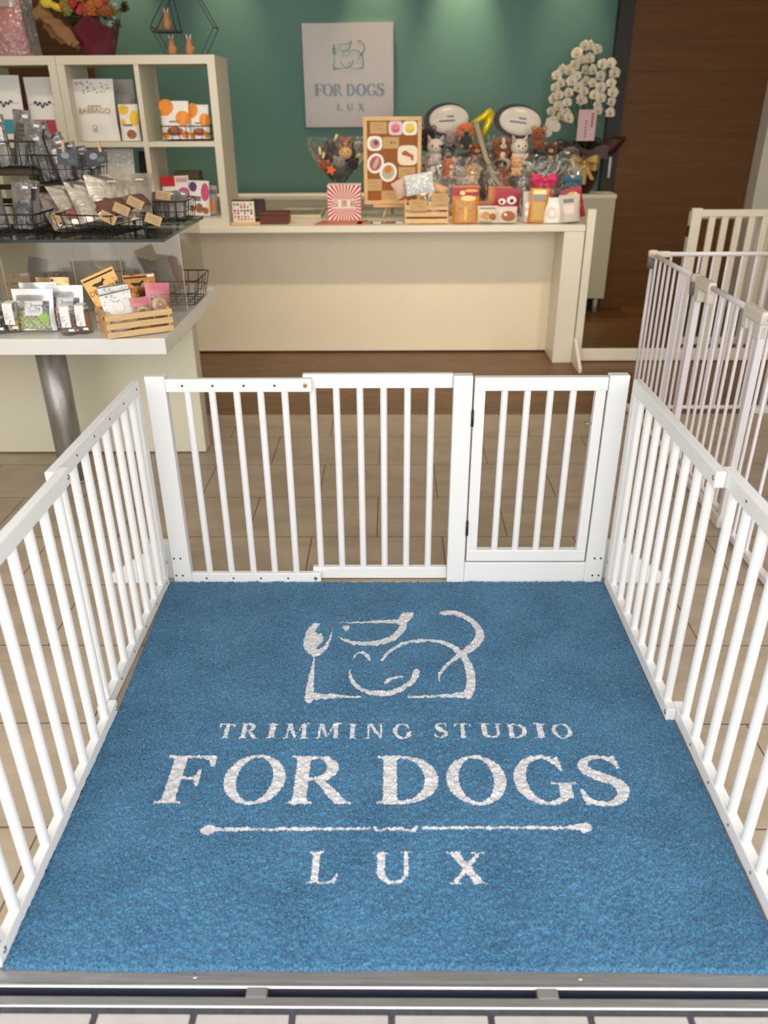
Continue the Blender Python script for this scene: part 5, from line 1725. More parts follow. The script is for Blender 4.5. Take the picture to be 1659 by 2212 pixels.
for k, (bx, yy, dec, col) in enumerate((
        ((358, 382, 418, 472), 4.86, [('rect', -0.5, 0.74, 0.0, 1.0, M('red_film', (206, 34, 44), 0.35)), ('rect', 0.05, 0.84, 0.45, 0.95, M('pink_print', (214, 160, 160), 0.5)), ('ell', 0.3, 0.55, 0.22, 0.16, MAG), ('ell', -0.2, 0.4, 0.2, 0.1, M('maroon_print', (120, 30, 40), 0.5)), ('rect', -0.2, 0.5, 0.2, 0.6, GREYINK)], 'red and white'),
        ((412, 392, 456, 473), 4.84, [('ell', -0.3, 0.82, 0.2, 0.14, M('violet_print', (86, 52, 120), 0.5)), ('ell', 0.3, 0.68, 0.2, 0.26, MAG), ('rect', -0.3, 0.42, 0.1, 0.56, GREYINK), ('ell', 0.0, 0.22, 0.2, 0.14, BRN), ('ell', -0.36, 0.2, 0.12, 0.1, MAG), ('ell', 0.3, 0.15, 0.15, 0.1, BRN)], 'white, magenta and violet'),
        ((450, 402, 472, 472), 4.90, [('ell', 0.0, 0.3, 0.3, 0.2, ORG), ('rect', -0.4, 0.7, 0.4, 0.85, GREYINK)], 'narrow grey'))):
    bag('%s snack packet in the lower right cube of the shelf' % col, bx, KZ1, WHITEF if k < 2 else M('grey_film', (1, 1, 1)), 0.045, Y=yy, tilt=0.06, roll=[-0.03, 0.04, 0.05][k], decals=dec)
m = MB(); m.box((-0.075, 0, 0), (0.075, 0.1, 0.23), M('olive_box', (110, 96, 66), 0.7), bev=0.002)
lone('cardboard_box', m, 'olive cardboard box behind the red packet in the lower right cube', 'box', (-1.20, 4.97, KZ1 + 0.001))

# hexagon wire stand with three rabbit figurines
HEXM = M('grey_green_wire', (66, 78, 76), 0.5, 0.4)
h_ = thing('hexagon_wire_stand', 'dark hexagon wire display stand on top of the cube shelf', 'wire stand', (-1.11, 4.93, KTOP))
pts = [at(358, 118, 4.86), at(324, 58, 4.86), at(356, -10, 4.86), at(420, -12, 4.86), at(461, 58, 4.86), at(435, 118, 4.86)]
for dy in (0.0, 0.13):
    P = [Vector((p.x, 4.86 + dy, max(KTOP + 0.003, p.z))) for p in pts]
    m = MB(); m.tube(P, 0.0032, HEXM, 6, closed=True); part('hexagon_ring', m, h_)
for p in pts:
    m = MB(); m.tube([(p.x, 4.86, max(KTOP + 0.003, p.z)), (p.x, 4.99, max(KTOP + 0.003, p.z))], 0.0035, HEXM, 6); part('cross_wire', m, h_)
a, b_ = at(326, 64, 4.86), at(380, 66, 4.86)
m = MB(); m.box((a.x, 4.852, b_.z - 0.004), (b_.x, 5.0, b_.z + 0.004), M('dark_wood_plate', (52, 38, 22), 0.5)); part('shelf_plate', m, h_)
for yy in (4.86, 4.99):
    m = MB(); m.tube([(b_.x, yy, b_.z), (b_.x - 0.03, yy, b_.z + 0.19)], 0.0042, HEXM, 6); part('hanger_wire', m, h_)
RAB = M('rabbit_tan', (186, 134, 84), 0.7); RABE = M('rabbit_ear_pink', (214, 188, 182), 0.7); RABB = M('rabbit_base', (134, 122, 60), 0.6)
for k, (px, py0, py1, zb) in enumerate(((363, 18, 64, b_.z + 0.0045), (373, 74, 117, KTOP + 0.0005), (411, 74, 117, KTOP + 0.0005))):
    p = at(px, py1, 4.92)
    hh = 0.098
    r = thing('rabbit_figurine', ['tan rabbit figurine on the small plate inside the hexagon stand', 'tan rabbit figurine on the shelf top below the small plate', 'tan rabbit figurine on the shelf top, rightmost of the three'][k], 'figurine', (p.x, 4.92, zb), (0, 0, 0.2 * (k - 1)), group='rabbit figurines on the cube shelf')
    m = MB(); m.lathe([(0.017, 0.0), (0.019, 0.004), (0.023, hh * 0.25), (0.021, hh * 0.45), (0.015, hh * 0.58), (0.0165, hh * 0.68), (0.013, hh * 0.78), (0.004, hh * 0.82)], (0, 0, 0), RAB, seg=16); m.ell((0.016 if k else -0.004, -0.008, hh * 0.36), (0.013, 0.011, 0.012), RAB, u=10, v=7); part('body', m, r, False)
    for sg in (-1, 1):
        m = MB(); m.ell((sg * 0.009, 0, hh * 0.92), (0.0048, 0.0035, 0.014), RABE, R=rot3(0, sg * 0.25, 0), u=10, v=7); part('ear', m, r, False)
    m = MB(); m.lathe([(0.02, 0.0), (0.02, 0.006)], (0, 0, 0), RABB, seg=16); part('base', m, r, False)

# pink wrapped gift bag and paper wrapped bouquet on top of the shelf
p0, p1 = at(-40, 119, 4.87), at(62, 119, 4.87)
gb = thing('gift_bag', 'pink patterned gift bag in clear wrap at the upper left corner', 'gift bag', ((p0.x + p1.x) / 2, 4.9, KTOP))
w_ = p1.x - p0.x
m = MB(); pouch_mesh(m, w_, 0.36, 0.14, M('pink_dot_paper', (222, 118, 124), 0.5, noise=0.0), prof_stand, None, 0.05, [('ell', rz.uniform(-0.45, 0.45), rz.uniform(0.05, 0.75), 0.03, 0.022, M('peach_dot', (240, 196, 160), 0.5)) for _ in range(40)] + [('rect', -0.05, 0.64, 0.42, 0.98, M('lilac_card', (224, 204, 206), 0.6))]); part('bag_body', m, gb, False)
m = MB(); pouch_mesh(m, w_ + 0.13, 0.42, 0.2, WRAP, prof_stand); part('clear_wrap', m, gb, False)

bq = thing('bouquet', 'bouquet of orange and red blooms in wine red and kraft paper', 'bouquet', (at(215, 119, 4.92).x, 4.92, KTOP))
WINE = M('wine_paper', (92, 22, 38), 0.3, bump=0.3, bscale=20)
m = MB()
m.grid(lambda a, b: ((0.075 + 0.055 * b + 0.008 * math.sin(14 * PI * a)) * math.cos(2 * PI * a), (0.06 + 0.05 * b) * math.sin(2 * PI * a), 0.002 + 0.15 * b + 0.028 * b * math.sin(6 * PI * a)), 48, 6, WINE, closed_u=False)
part('wrapping', m, bq, False)
m = MB(); KR = M('kraft_wrap', (132, 94, 56), 0.7, bump=0.4, bscale=16)
m.grid(lambda a, b: (-0.09 - 0.19 * a + 0.02 * math.sin(9 * b), -0.06 - 0.04 * math.sin(PI * b) + 0.03 * a, 0.05 + 0.15 * a + (b - 0.5) * (0.05 + 0.10 * a) + 0.012 * math.sin(8 * a + 6 * b) + 0.008 * math.sin(23 * a + 17 * b)), 18, 18, KR)
part('kraft_paper', m, bq, False)
m = MB()
m.ell((-0.215, -0.07, 0.245), (0.034, 0.012, 0.026), M('yellow_ribbon', (206, 184, 50), 0.4)); m.ell((-0.165, -0.075, 0.225), (0.04, 0.012, 0.018), M('yellow_ribbon', (1, 1, 1)), R=rot3(0, 0.4, 0)); m.ell((-0.19, -0.08, 0.232), (0.012, 0.01, 0.012), M('yellow_ribbon', (1, 1, 1)))
part('ribbon', m, bq, False)
FL = [M('bloom_orange', (172, 98, 42), 0.8), M('bloom_red', (178, 46, 48), 0.8), M('bloom_coral', (176, 78, 66), 0.8), M('bloom_olive', (120, 118, 46), 0.8), M('bloom_rust', (140, 76, 34), 0.8)]
rf = random.Random(4)
for i in range(46):
    a, q = rf.random() * 2 * PI, math.sqrt(rf.random()) * 0.16
    s_ = rf.uniform(0.02, 0.036)
    m = MB()
    c0 = Vector((0, 0, 0))
    for ringi, (n_, rr0, zz) in enumerate(((6, 1.0, 0.0), (5, 0.62, 0.3), (3, 0.3, 0.5))):
        for j in range(n_):
            t_ = 2 * PI * j / n_ + ringi
            m.ell((rr0 * s_ * 0.6 * math.cos(t_), rr0 * s_ * 0.6 * math.sin(t_), zz * s_), (s_ * 0.42, s_ * 0.42, s_ * 0.26), FL[i % 5], u=8, v=5)
    nrm = Vector((math.cos(a) * q * 4, -0.9, 0.7 + math.sin(a) * q))
    o = part('flower', m, bq, False)
    o.rotation_euler = nrm.to_track_quat('Z', 'Y').to_euler()
    o.location = (0.0 + 1.05 * q * math.cos(a) - 0.02, -0.06 - 0.03 * rf.random(), max(0.205, 0.235 + 0.75 * q * math.sin(a)))
m = MB()
LG = M('leaf_green', (52, 62, 30), 0.6)
for i in range(60):
    a, q = rf.random() * 2 * PI, math.sqrt(rf.random()) * 0.17
    c0 = Vector((q * math.cos(a), -0.01 + 0.05 * rf.random(), 0.225 + 0.8 * q * math.sin(a)))
    d_ = Vector((math.cos(a), -0.4, math.sin(a) + 0.3)).normalized() * rf.uniform(0.03, 0.06)
    m.tube([c0 - d_ * 0.5, c0, c0 + d_ * 0.6, c0 + d_], [0.002, 0.009, 0.007, 0.001], LG, 5)
m.cyl((0, 0, 0.01), (0, 0, 0.2), 0.03, LG, seg=10)
part('leaves', m, bq, False)
m = MB(); m.grid(lambda a, b: ((0.09 + 0.12 * b) * math.cos(PI * (1.72 + 0.4 * a)), -0.02 - (0.03 + 0.08 * b) * math.sin(PI * (0.72 + 0.4 * a)), 0.06 + 0.3 * b + 0.02 * math.sin(12 * a)), 18, 6, CELLO); part('clear_wrap', m, bq, False)

# ------------------------------------------------------------------ on the service counter
CZ = 0.8005
# ray-burst ballot box
pl, pr_ = at(709, 470, 4.98), at(780, 470, 4.98)
bw, bh = (pr_ - pl).x, at(745, 400, 4.98).z - CZ
b = thing('ballot_box', 'square box with red and white ray burst pattern and red characters', 'box', ((pl.x + pr_.x) / 2, 4.98, CZ))
RW, RR = M('box_white', (236, 222, 208), 0.6), M('box_red', (186, 48, 62), 0.6)
m = MB(); m.box((-bw / 2, 0, 0), (bw / 2, 0.14, bh), RW, bev=0.001)
cx_, cz_ = 0.0, bh * 0.46
NR = 32


def edge_pt(a):
    c_, s_ = math.cos(a), math.sin(a)
    k = min((bw / 2) / abs(c_) if abs(c_) > 1e-6 else 9, ((bh - cz_) if s_ > 0 else cz_) / abs(s_) if abs(s_) > 1e-6 else 9)
    return (cx_ + c_ * k, cz_ + s_ * k)


for i in range(NR):
    a0, a1 = 2 * PI * (i + 0.0) / NR, 2 * PI * (i + 0.5) / NR
    p, q = edge_pt(a0), edge_pt(a1)
    m.face([(cx_, -0.0006, cz_), (p[0], -0.0006, p[1]), (q[0], -0.0006, q[1])], RR)
for side in (-1, 1):
    for i in range(9):
        z0 = bh * (i + 0.2) / 9
        m.face([(side * (bw / 2 + 0.0005), 0.005, z0), (side * (bw / 2 + 0.0005), 0.135, z0), (side * (bw / 2 + 0.0005), 0.135, z0 + bh / 18), (side * (bw / 2 + 0.0005), 0.005, z0 + bh / 18)], RR)
part('printed_box', m, b, False)
m = MB(); m.box((-bw * 0.36, -0.0016, cz_ - 0.024), (bw * 0.36, -0.0008, cz_ + 0.026), RW)
for k, ch in enumerate('投票箱'):
    add_text(m, ch, 0.041, lambda x, y: ((k - 1) * bw * 0.27 + x, -0.0022, cz_ + y), M('dark_red_ink', (132, 18, 36), 0.6))
part('characters', m, b, False)
m = MB(); m.box((-0.03, 0.055, bh), (0.03, 0.06, bh + 0.0008), INK); part('slot', m, b, False)
m = MB(); m.prism([(x, y, 0) for x, y in ((-0.17, -0.19), (0.12, -0.19), (0.14, -0.02), (-0.13, -0.02))], (0, 0, 0.004), M('red_folder', (188, 108, 88), 0.4))
lone('red_folder', m, 'reddish flat folder lying on the counter in front of the ray burst box', 'folder', ((pl.x + pr_.x) / 2, 4.955, CZ))

# small printed chart on a wooden foot, card terminal, brown box, tray
pl, pr_ = at(503, 470, 4.78), at(550, 470, 4.78)
w_, hgt = (pr_ - pl).x, at(526, 432, 4.78).z - CZ
s = thing('desk_calendar', 'small white desk chart with rows of coloured squares on a pine foot', 'desk calendar', ((pl.x + pr_.x) / 2, 4.79, CZ))
m = MB(); m.box((-w_ / 2 - 0.012, -0.03, 0), (w_ / 2 + 0.03, 0.045, 0.014), PINE, bev=0.003); part('wooden_foot', m, s, False)
m = MB(); m.box((-w_ / 2, 0, 0.0142), (w_ / 2, 0.004, hgt), M('chart_paper', (236, 222, 204), 0.7)); m.box((-w_ / 2, -0.001, hgt - 0.008), (w_ / 2, 0.006, hgt), INK)
rq = random.Random(2)
SQ = [M('sq_red', (196, 60, 66), 0.6), M('sq_blue', (80, 98, 136), 0.6), M('sq_grey', (140, 132, 130), 0.6), M('sq_pink', (220, 140, 140), 0.6), M('sq_dark', (60, 56, 62), 0.6), M('sq_olive', (150, 140, 100), 0.6)]
for blk in range(3):
    for rr0 in range(2):
        for c_ in range(6):
            x0 = -w_ * 0.44 + c_ * w_ * 0.15
            z0 = 0.02 + (hgt - 0.034) * (0.70 - blk * 0.33 + rr0 * 0.14)
            if rq.random() < 0.8:
                m.face([(x0, -0.0005, z0), (x0 + w_ * 0.09, -0.0005, z0), (x0 + w_ * 0.09, -0.0005, z0 + 0.011), (x0, -0.0005, z0 + 0.011)], SQ[rq.randrange(6)])
part('printed_sheet', m, s, False)
m = MB(); m.prism([(-0.03, 0, 0), (-0.03, 0.12, 0), (-0.03, 0.12, 0.10), (-0.03, 0.09, 0.125), (-0.03, 0.0, 0.03)], (0.075, 0, 0), M('terminal_black', (46, 40, 34), 0.45)); m.box((-0.02, -0.001, 0.028), (0.035, 0.002, 0.034), GREYINK)
lone('card_terminal', m, 'dark card terminal behind the white desk chart', 'card terminal', (at(552, 470, 4.86).x, 4.86, CZ))
p0, p1 = at(562, 486, 4.80), at(622, 486, 4.80)
m = MB(); m.box((p0.x, 4.80, CZ), (p1.x, 4.95, CZ + 0.05), WOOD('red_brown_wood', (82, 38, 16), (104, 52, 24), scale=(1, 10, 10)), bev=0.003)
m.box((p0.x - 0.002, 4.798, CZ + 0.0502), (p1.x + 0.002, 4.952, CZ + 0.062), WOOD('red_brown_wood', (1, 1, 1), (1, 1, 1)), bev=0.003)
lone('wooden_box', m, 'long reddish brown wooden box with a lid on the counter', 'box', ((p0.x + p1.x) / 2, 4.87, CZ), world=True)
p0, p1 = onz(618, 470, CZ), onz(702, 458, CZ)
t = thing('cash_tray', 'pale tray with a green grey mat on the counter beside the brown box', 'tray', (-0.56, 5.26, CZ))
m = MB(); m.box((-0.70, 5.08, CZ), (-0.43, 5.46, CZ + 0.006), M('tray_wood', (206, 188, 152), 0.5), bev=0.002)
for lo, hi in (((-0.70, 5.08, CZ + 0.006), (-0.43, 5.092, CZ + 0.02)), ((-0.70, 5.448, CZ + 0.006), (-0.43, 5.46, CZ + 0.02)), ((-0.70, 5.092, CZ + 0.006), (-0.688, 5.448, CZ + 0.02)), ((-0.442, 5.092, CZ + 0.006), (-0.43, 5.448, CZ + 0.02))):
    m.box(lo, hi, M('tray_wood', (1, 1, 1), 0.5))
part('tray_body', m, t)
m = MB(); m.box((-0.686, 5.094, CZ + 0.0065), (-0.444, 5.446, CZ + 0.009), M('tray_mat', (128, 142, 122), 0.6, noise=0.15, nscale=30)); part('rubber_mat', m, t)
m = MB(); m.box((-0.16, 0, 0), (0.0, 0.21, 0.012), M('paper_pad', (222, 206, 170), 0.7), bev=0.001); lone('paper_pad', m, 'cream paper pad behind the brown wooden box on the counter', 'paper pad', (-0.74, 5.12, CZ))

# cork board on a small easel, cards pinned on it
EY = 5.06
pa, pb = at(784, 252, EY), at(911, 441, EY)
bx0, bx1, bz0, bz1 = pa.x, at(911, 252, EY).x, pb.z, pa.z
e = thing('cork_board', 'cork notice board in a pine frame on a small pine easel', 'notice board', ((bx0 + bx1) / 2, EY, CZ))
CORK = M('cork', (150, 92, 44), 0.9, noise=0.18, nscale=120)
m = MB(); m.box((bx0 + 0.01, EY + 0.004, bz0 + 0.01), (bx1 - 0.01, EY + 0.014, bz1 - 0.01), CORK); part('cork_panel', m, e)
for lo, hi in (((bx0, EY - 0.004, bz1 - 0.022), (bx1, EY + 0.018, bz1)), ((bx0, EY - 0.004, bz0), (bx1, EY + 0.018, bz0 + 0.022)), ((bx0, EY - 0.004, bz0 + 0.022), (bx0 + 0.022, EY + 0.018, bz1 - 0.022)), ((bx1 - 0.022, EY - 0.004, bz0 + 0.022), (bx1, EY + 0.018, bz1 - 0.022))):
    m = MB(); m.box(lo, hi, PINE, bev=0.002); part('frame', m, e)
m = MB(); m.box((bx0 + 0.055, EY - 0.03, bz0 - 0.014), (bx1 - 0.09, EY + 0.03, bz0 - 0.0005), PINE, bev=0.002); part('ledge', m, e)
xm = (bx0 + bx1) / 2
for xa, xb, ya, yb in ((xm - 0.035, xm - 0.055, EY + 0.02, EY - 0.02), (bx1 - 0.10, bx1 - 0.09, EY + 0.02, EY - 0.02), (xm, xm, EY + 0.03, EY + 0.2)):
    m = MB(); m.tube([(xa, ya, bz0 + 0.16), (xa, ya, bz0 - 0.01), (xb, yb, CZ + 0.004)] if ya == EY + 0.02 else [(xa, ya, bz0 + 0.25), (xb, yb, CZ + 0.004)], 0.0065, PINE, 8); part('leg', m, e)


def pin(label, box, shape='rect', m=KRAFT, decs=(), roll=0.0, name='note_card', cat='card', dy=0.0):
    p, q = at(box[0], box[1], EY), at(box[2], box[3], EY)
    return sheet(name, label, cat, ((p.x + q.x) / 2, EY + 0.0022 - dy, (p.z + q.z) / 2), abs(q.x - p.x), abs(p.z - q.z), m, (0, roll, 0), 0.0012, decs, None, shape)


LN = [('rect', -0.3, 0.18, 0.2, 0.22, GREYINK), ('rect', -0.1, -0.12, 0.34, -0.08, GREYINK)]
pin('kraft note at the upper left of the cork board', (799, 263, 836, 289), decs=LN)
pin('kraft note right of the octagonal photo on the cork board', (827, 296, 862, 321), decs=[('rect', -0.05, -0.1, 0.1, 0.15, GREYINK), ('rect', 0.15, -0.05, 0.32, 0.05, GREYINK)])
pin('kraft note below the white plate photo on the cork board', (861, 361, 897, 384), decs=LN)
pin('kraft note at the lower left of the cork board', (790, 387, 825, 412), decs=LN)
pin('kraft note at the bottom middle of the cork board', (824, 412, 861, 435), decs=LN)
PKC, YLC = M('cup_pink', (196, 100, 116), 0.6), M('cup_yellow', (218, 178, 50), 0.6)
pin('photo cutout of a pink cup at the top of the cork board', (839, 261, 870, 292), 'squircle', M('photo_lilac', (222, 200, 208), 0.6), [('ell', 0, -0.02, 0.3, 0.32, PKC), ('ell', 0, 0.08, 0.3, 0.2, M('cup_pink_light', (216, 130, 140), 0.6))], name='photo_cutout', cat='photo')
pin('photo cutout of a yellow cup at the top right of the cork board', (870, 261, 901, 292), 'squircle', PAPER, [('ell', 0, -0.02, 0.32, 0.34, YLC), ('ell', 0, 0.08, 0.32, 0.22, M('cup_yellow_light', (234, 204, 70), 0.6))], name='photo_cutout', cat='photo')
pin('octagonal photo cutout of a speckled bowl at the left of the cork board', (793, 294, 826, 326), 'octo', PAPER, [('ell', 0, -0.02, 0.34, 0.34, M('bowl_tan', (190, 150, 120), 0.6)), ('ell', 0.08, 0.06, 0.16, 0.18, M('bowl_violet', (110, 70, 96), 0.6))], name='photo_cutout', cat='photo')
pin('photo cutout of red and white cake at the right of the cork board', (859, 314, 902, 357), 'squircle', M('photo_cream', (234, 222, 200), 0.6), [('poly', [(-0.3, 0.15), (-0.1, 0.25), (0.1, 0.1), (0.3, 0.0), (0.28, -0.28), (0.12, -0.22), (-0.05, -0.02), (-0.25, 0.0)], M('cake_red', (176, 84, 50), 0.6)), ('ell', 0.02, -0.18, 0.16, 0.12, M('cake_white', (236, 216, 184), 0.6))], name='photo_cutout', cat='photo')
pin('oval photo cutout of pink slices on the cork board', (793, 331, 829, 375), 'oval', PAPER, [('ell', 0, 0, 0.36, 0.38, M('slice_pink', (180, 92, 100), 0.6)), ('ell', 0.02, 0.02, 0.12, 0.30, M('slice_grey', (186, 172, 150), 0.6))], roll=0.45, name='photo_cutout', cat='photo')
pin('oval photo cutout of orange and grey food on the cork board', (820, 351, 857, 393), 'oval', PAPER, [('ell', 0, 0, 0.36, 0.38, M('slice_grey', (1, 1, 1))), ('ell', -0.08, 0.12, 0.2, 0.22, M('slice_orange', (196, 124, 56), 0.6))], roll=0.5, name='photo_cutout', cat='photo', dy=0.0016)
m = MB(); m.box((-0.16, 0, 0), (0.14, 0.13, 0.004), CLEAR('menu_plastic', (0.9, 0.86, 0.82), 0.35, 0.1, 0.08, hazecol=(0.6, 0.45, 0.36)))
for k in range(4):
    m.box((-0.13 + 0.065 * k, 0.02, 0.0041), (-0.085 + 0.065 * k, 0.09, 0.0045), [M('menu_orange', (216, 140, 90), 0.6), PAPER, M('menu_brown', (150, 110, 80), 0.6), PAPER][k])
lone('menu_sheet', m, 'clear plastic menu sheet lying on the counter below the cork board', 'menu', (-0.04, 4.77, CZ))

# pine crate with tags on the counter
p0, p1 = at(874, 486, 4.775), at(968, 486, 4.775)
cw2 = (p1 - p0).x
k2 = thing('wooden_crate', 'slatted pine crate with kraft tags at the front edge of the counter', 'crate', ((p0.x + p1.x) / 2, 4.775, CZ))
zt = at(920, 430, 4.775).z - CZ
for j in range(3):
    zz = 0.004 + j * zt * 0.27
    for yy in (0.0, 0.133):
        m = MB(); m.box((-cw2 / 2, yy, zz), (cw2 / 2, yy + 0.007, zz + zt * 0.19), PINE, bev=0.001); part('slat', m, k2, False)
for sg in (-1, 1):
    m = MB(); m.box((sg * (cw2 / 2 - 0.005) - 0.005, 0.0075, 0), (sg * (cw2 / 2 - 0.005) + 0.005, 0.1325, zt * 0.95), PINE, bev=0.001); part('end_board', m, k2, False)
m = MB(); m.box((-cw2 / 2 + 0.011, 0.008, 0.006), (cw2 / 2 - 0.011, 0.132, 0.012), PINE); part('bottom_board', m, k2, False)
WSN = M('white_wrapper', (222, 206, 200), 0.3, bump=0.5, bscale=50)
for j in range(6):
    m = MB(); pouch_mesh(m, 0.05, 0.075, 0.03, [WSN, M('tan_wrapper', (196, 150, 110), 0.4)][j % 2], prof_pillow)
    lone('wrapped_treat', m, '%s wrapped treat inside the tagged crate on the counter, %s from the left' % (['white', 'tan'][j % 2], ['first', 'second', 'third', 'fourth', 'fifth', 'sixth'][j]), 'wrapped treat', ((p0.x + p1.x) / 2 - cw2 * 0.36 + j * cw2 * 0.145, 4.82 + 0.02 * (j % 2), CZ + 0.05), (-0.5, 0.4 - 0.15 * j, 0.2))
for j, (bx, lab) in enumerate((((886, 431, 922, 456), 'left'), ((932, 418, 968, 442), 'right'))):
    p, q = at(bx[0], bx[1], 4.765), at(bx[2], bx[3], 4.765)
    sheet('price_tag', 'kraft price tag on the %s of the pine crate on the counter' % lab, 'price tag', ((p.x + q.x) / 2, 4.765, (p.z + q.z) / 2), (q - p).x, (p - q).z, KRAFT, decals=LN)
FD = [('ell', rz.uniform(-0.45, 0.45), rz.uniform(0.08, 0.9), 0.035, 0.05, M('daisy_white', (246, 246, 236), 0.5)) for _ in range(34)] + [('ell', rz.uniform(-0.4, 0.4), rz.uniform(0.5, 0.95), 0.02, 0.03, M('daisy_yellow', (226, 206, 90), 0.5)) for _ in range(8)]
p = at(905, 420, 4.86)
mb = MB(); pouch_mesh(mb, 0.165, 0.11, 0.03, M('flower_pack', (196, 204, 208), 0.4), prof_pillow, None, 0, FD)
lone('treat_pack', mb, 'flowery pale blue pack lying on top of the tagged crate', 'treat pack', (p.x + 0.01, 4.84, p.z + 0.005), (-0.25, -0.16, 0))
for j, (bx, col, lab, rl) in enumerate((((864, 392, 884, 424), (206, 176, 164), 'pinkish pouch behind the left of the flowery pack', -0.5), ((934, 402, 958, 420), (216, 170, 126), 'peach pouch behind the right of the flowery pack', 0.35))):
    p, q = at(bx[0], bx[1], 4.90), at(bx[2], bx[3], 4.90)
    mb = MB(); pouch_mesh(mb, (q - p).x * 1.5, (p - q).z * 1.2, 0.03, M('pouch_tone_%d' % j, col, 0.45), prof_pillow)
    lone('treat_pack', mb, lab, 'treat pack', ((p.x + q.x) / 2, 4.91, q.z), (-0.2, rl, 0))

# snack bags along the front of the counter
ORF, REDF, RBF = M('orange_film', (198, 122, 38), 0.28, bump=0.8, bscale=34), M('red_pack', (166, 30, 54), 0.35, bump=0.3, bscale=40), M('tan_food', (190, 140, 86), 0.6, noise=0.25, nscale=60)
PCK = M('pale_clear_pack', (206, 194, 178), 0.3, bump=0.5, bscale=40)
GRN = M('green_stripe', (122, 140, 82), 0.5)
EYEW, EYEB = M('print_white', (236, 230, 222), 0.5), M('print_black', (30, 26, 32), 0.5)
bag('orange snack bag with red top and creamy chews at the counter edge', (974, 402, 1034, 486), CZ, ORF, 0.05, Y=4.80, tilt=0.1, decals=[('rect', -0.5, 0.72, 0.5, 0.95, REDF), ('rect', -0.38, 0.05, 0.36, 0.64, RBF), ('ell', 0.1, 0.66, 0.28, 0.07, M('chew_cream', (244, 214, 140), 0.5)), ('ell', -0.12, 0.8, 0.1, 0.06, M('chew_cream', (1, 1, 1))), ('ell', 0.2, 0.86, 0.25, 0.04, M('chew_gold', (222, 176, 84), 0.5)), ('ell', 0.0, 0.25, 0.08, 0.2, M('chew_gold', (1, 1, 1)))])
bag('orange snack bag standing behind the red pack with two eye shapes', (1052, 404, 1104, 470), CZ, ORF, 0.04, Y=4.93, tilt=0.08)
bag('crimson snack pack with two white and black eye shapes', (1066, 408, 1120, 462), CZ + 0.045, REDF, 0.04, Y=4.87, tilt=0.06, roll=0.03, decals=[('ell', -0.22, 0.46, 0.15, 0.12, EYEW), ('ell', 0.18, 0.52, 0.2, 0.16, EYEW), ('ell', -0.24, 0.44, 0.07, 0.06, EYEB), ('ell', 0.18, 0.5, 0.09, 0.08, EYEB), ('rect', -0.4, 0.15, 0.4, 0.2, ORF)])
bag('clear bag of brown buns with green stripe, left of the two bun bags', (1030, 446, 1074, 487), CZ, PCK, 0.05, Y=4.79, tilt=0.15, decals=[('ell', -0.1, 0.4, 0.25, 0.25, RBF), ('ell', 0.25, 0.35, 0.18, 0.2, M('bun_brown', (156, 92, 48), 0.6)), ('rect', -0.4, 0.80, 0.4, 0.88, GRN), ('rect', -0.4, 0.03, 0.2, 0.1, GRN)])
bag('clear bag of dark brown buns, right of the two bun bags', (1072, 448, 1116, 487), CZ, PCK, 0.05, Y=4.79, tilt=0.15, decals=[('ell', 0.05, 0.4, 0.36, 0.32, M('bun_brown', (1, 1, 1))), ('ell', -0.1, 0.5, 0.08, 0.08, PAPER)])
m = MB(); m.box((-0.07, 0, 0), (0.07, 0.06, 0.105), M('snack_carton', (186, 130, 86), 0.5), bev=0.002); m.box((-0.0705, -0.0008, 0.03), (0.0705, 0.0, 0.045), GRN); m.box((-0.0705, -0.0008, 0.07), (0.0705, 0.0, 0.09), REDF)
lone('snack_carton', m, 'tan snack carton with red and green bands behind the bun bags', 'carton', (at(1048, 470, 4.92).x, 4.92, CZ))
bag('clear bag of pale round chews left of the stick pack', (1126, 414, 1150, 484), CZ, M('pale_pack', (196, 188, 178), 0.35, bump=0.6, bscale=50), 0.05, Y=4.83, tilt=0.05, decals=[('ell', 0.0, 0.3, 0.3, 0.1, PAPER), ('ell', 0.0, 0.55, 0.3, 0.1, PAPER)])
bag('orange edged pack of thin biscuit sticks at the counter edge', (1138, 408, 1180, 483), CZ, ORF, 0.03, Y=4.80, tilt=0.04, roll=0.04, decals=[('rect', -0.34, 0.08, 0.34, 0.6, M('sticks', (214, 174, 104), 0.6)), ('rect', -0.34, 0.66, 0.34, 0.80, M('slate_band', (140, 150, 150), 0.5)), ('rect', -0.34, 0.82, 0.34, 0.95, M('pale_gold_foil', (1, 1, 1)))] + [('rect', -0.3 + 0.1 * q, 0.09, -0.285 + 0.1 * q, 0.59, M('stick_gap', (164, 124, 66), 0.6)) for q in range(7)])
bag('white pack with a round picture, left of the two white packs', (1170, 428, 1212, 486), CZ, WHITEF, 0.06, Y=4.80, tilt=0.06, decals=[('ell', -0.1, 0.4, 0.26, 0.24, M('pink_pale', (226, 200, 196), 0.5)), ('ell', -0.05, 0.38, 0.14, 0.12, PAPER)])
bag('white pack with a pinkish label, right of the two white packs', (1206, 424, 1252, 487), CZ, M('pale_pack', (1, 1, 1)), 0.06, Y=4.79, tilt=0.1, roll=-0.08, decals=[('rect', -0.3, 0.3, 0.2, 0.62, M('pink_pale', (1, 1, 1))), ('rect', -0.3, 0.7, 0.2, 0.85, GREYINK)])
bag('red and gold snack pack leaning at the right end of the counter', (1218, 412, 1264, 484), CZ, REDF, 0.05, Y=4.86, tilt=0.08, roll=-0.25, decals=[('ell', 0.0, 0.75, 0.3, 0.12, M('pale_gold_foil', (1, 1, 1))), ('ell', 0.1, 0.4, 0.3, 0.14, M('bun_brown', (1, 1, 1))), ('ell', -0.1, 0.22, 0.2, 0.08, M('chew_gold', (1, 1, 1)))])

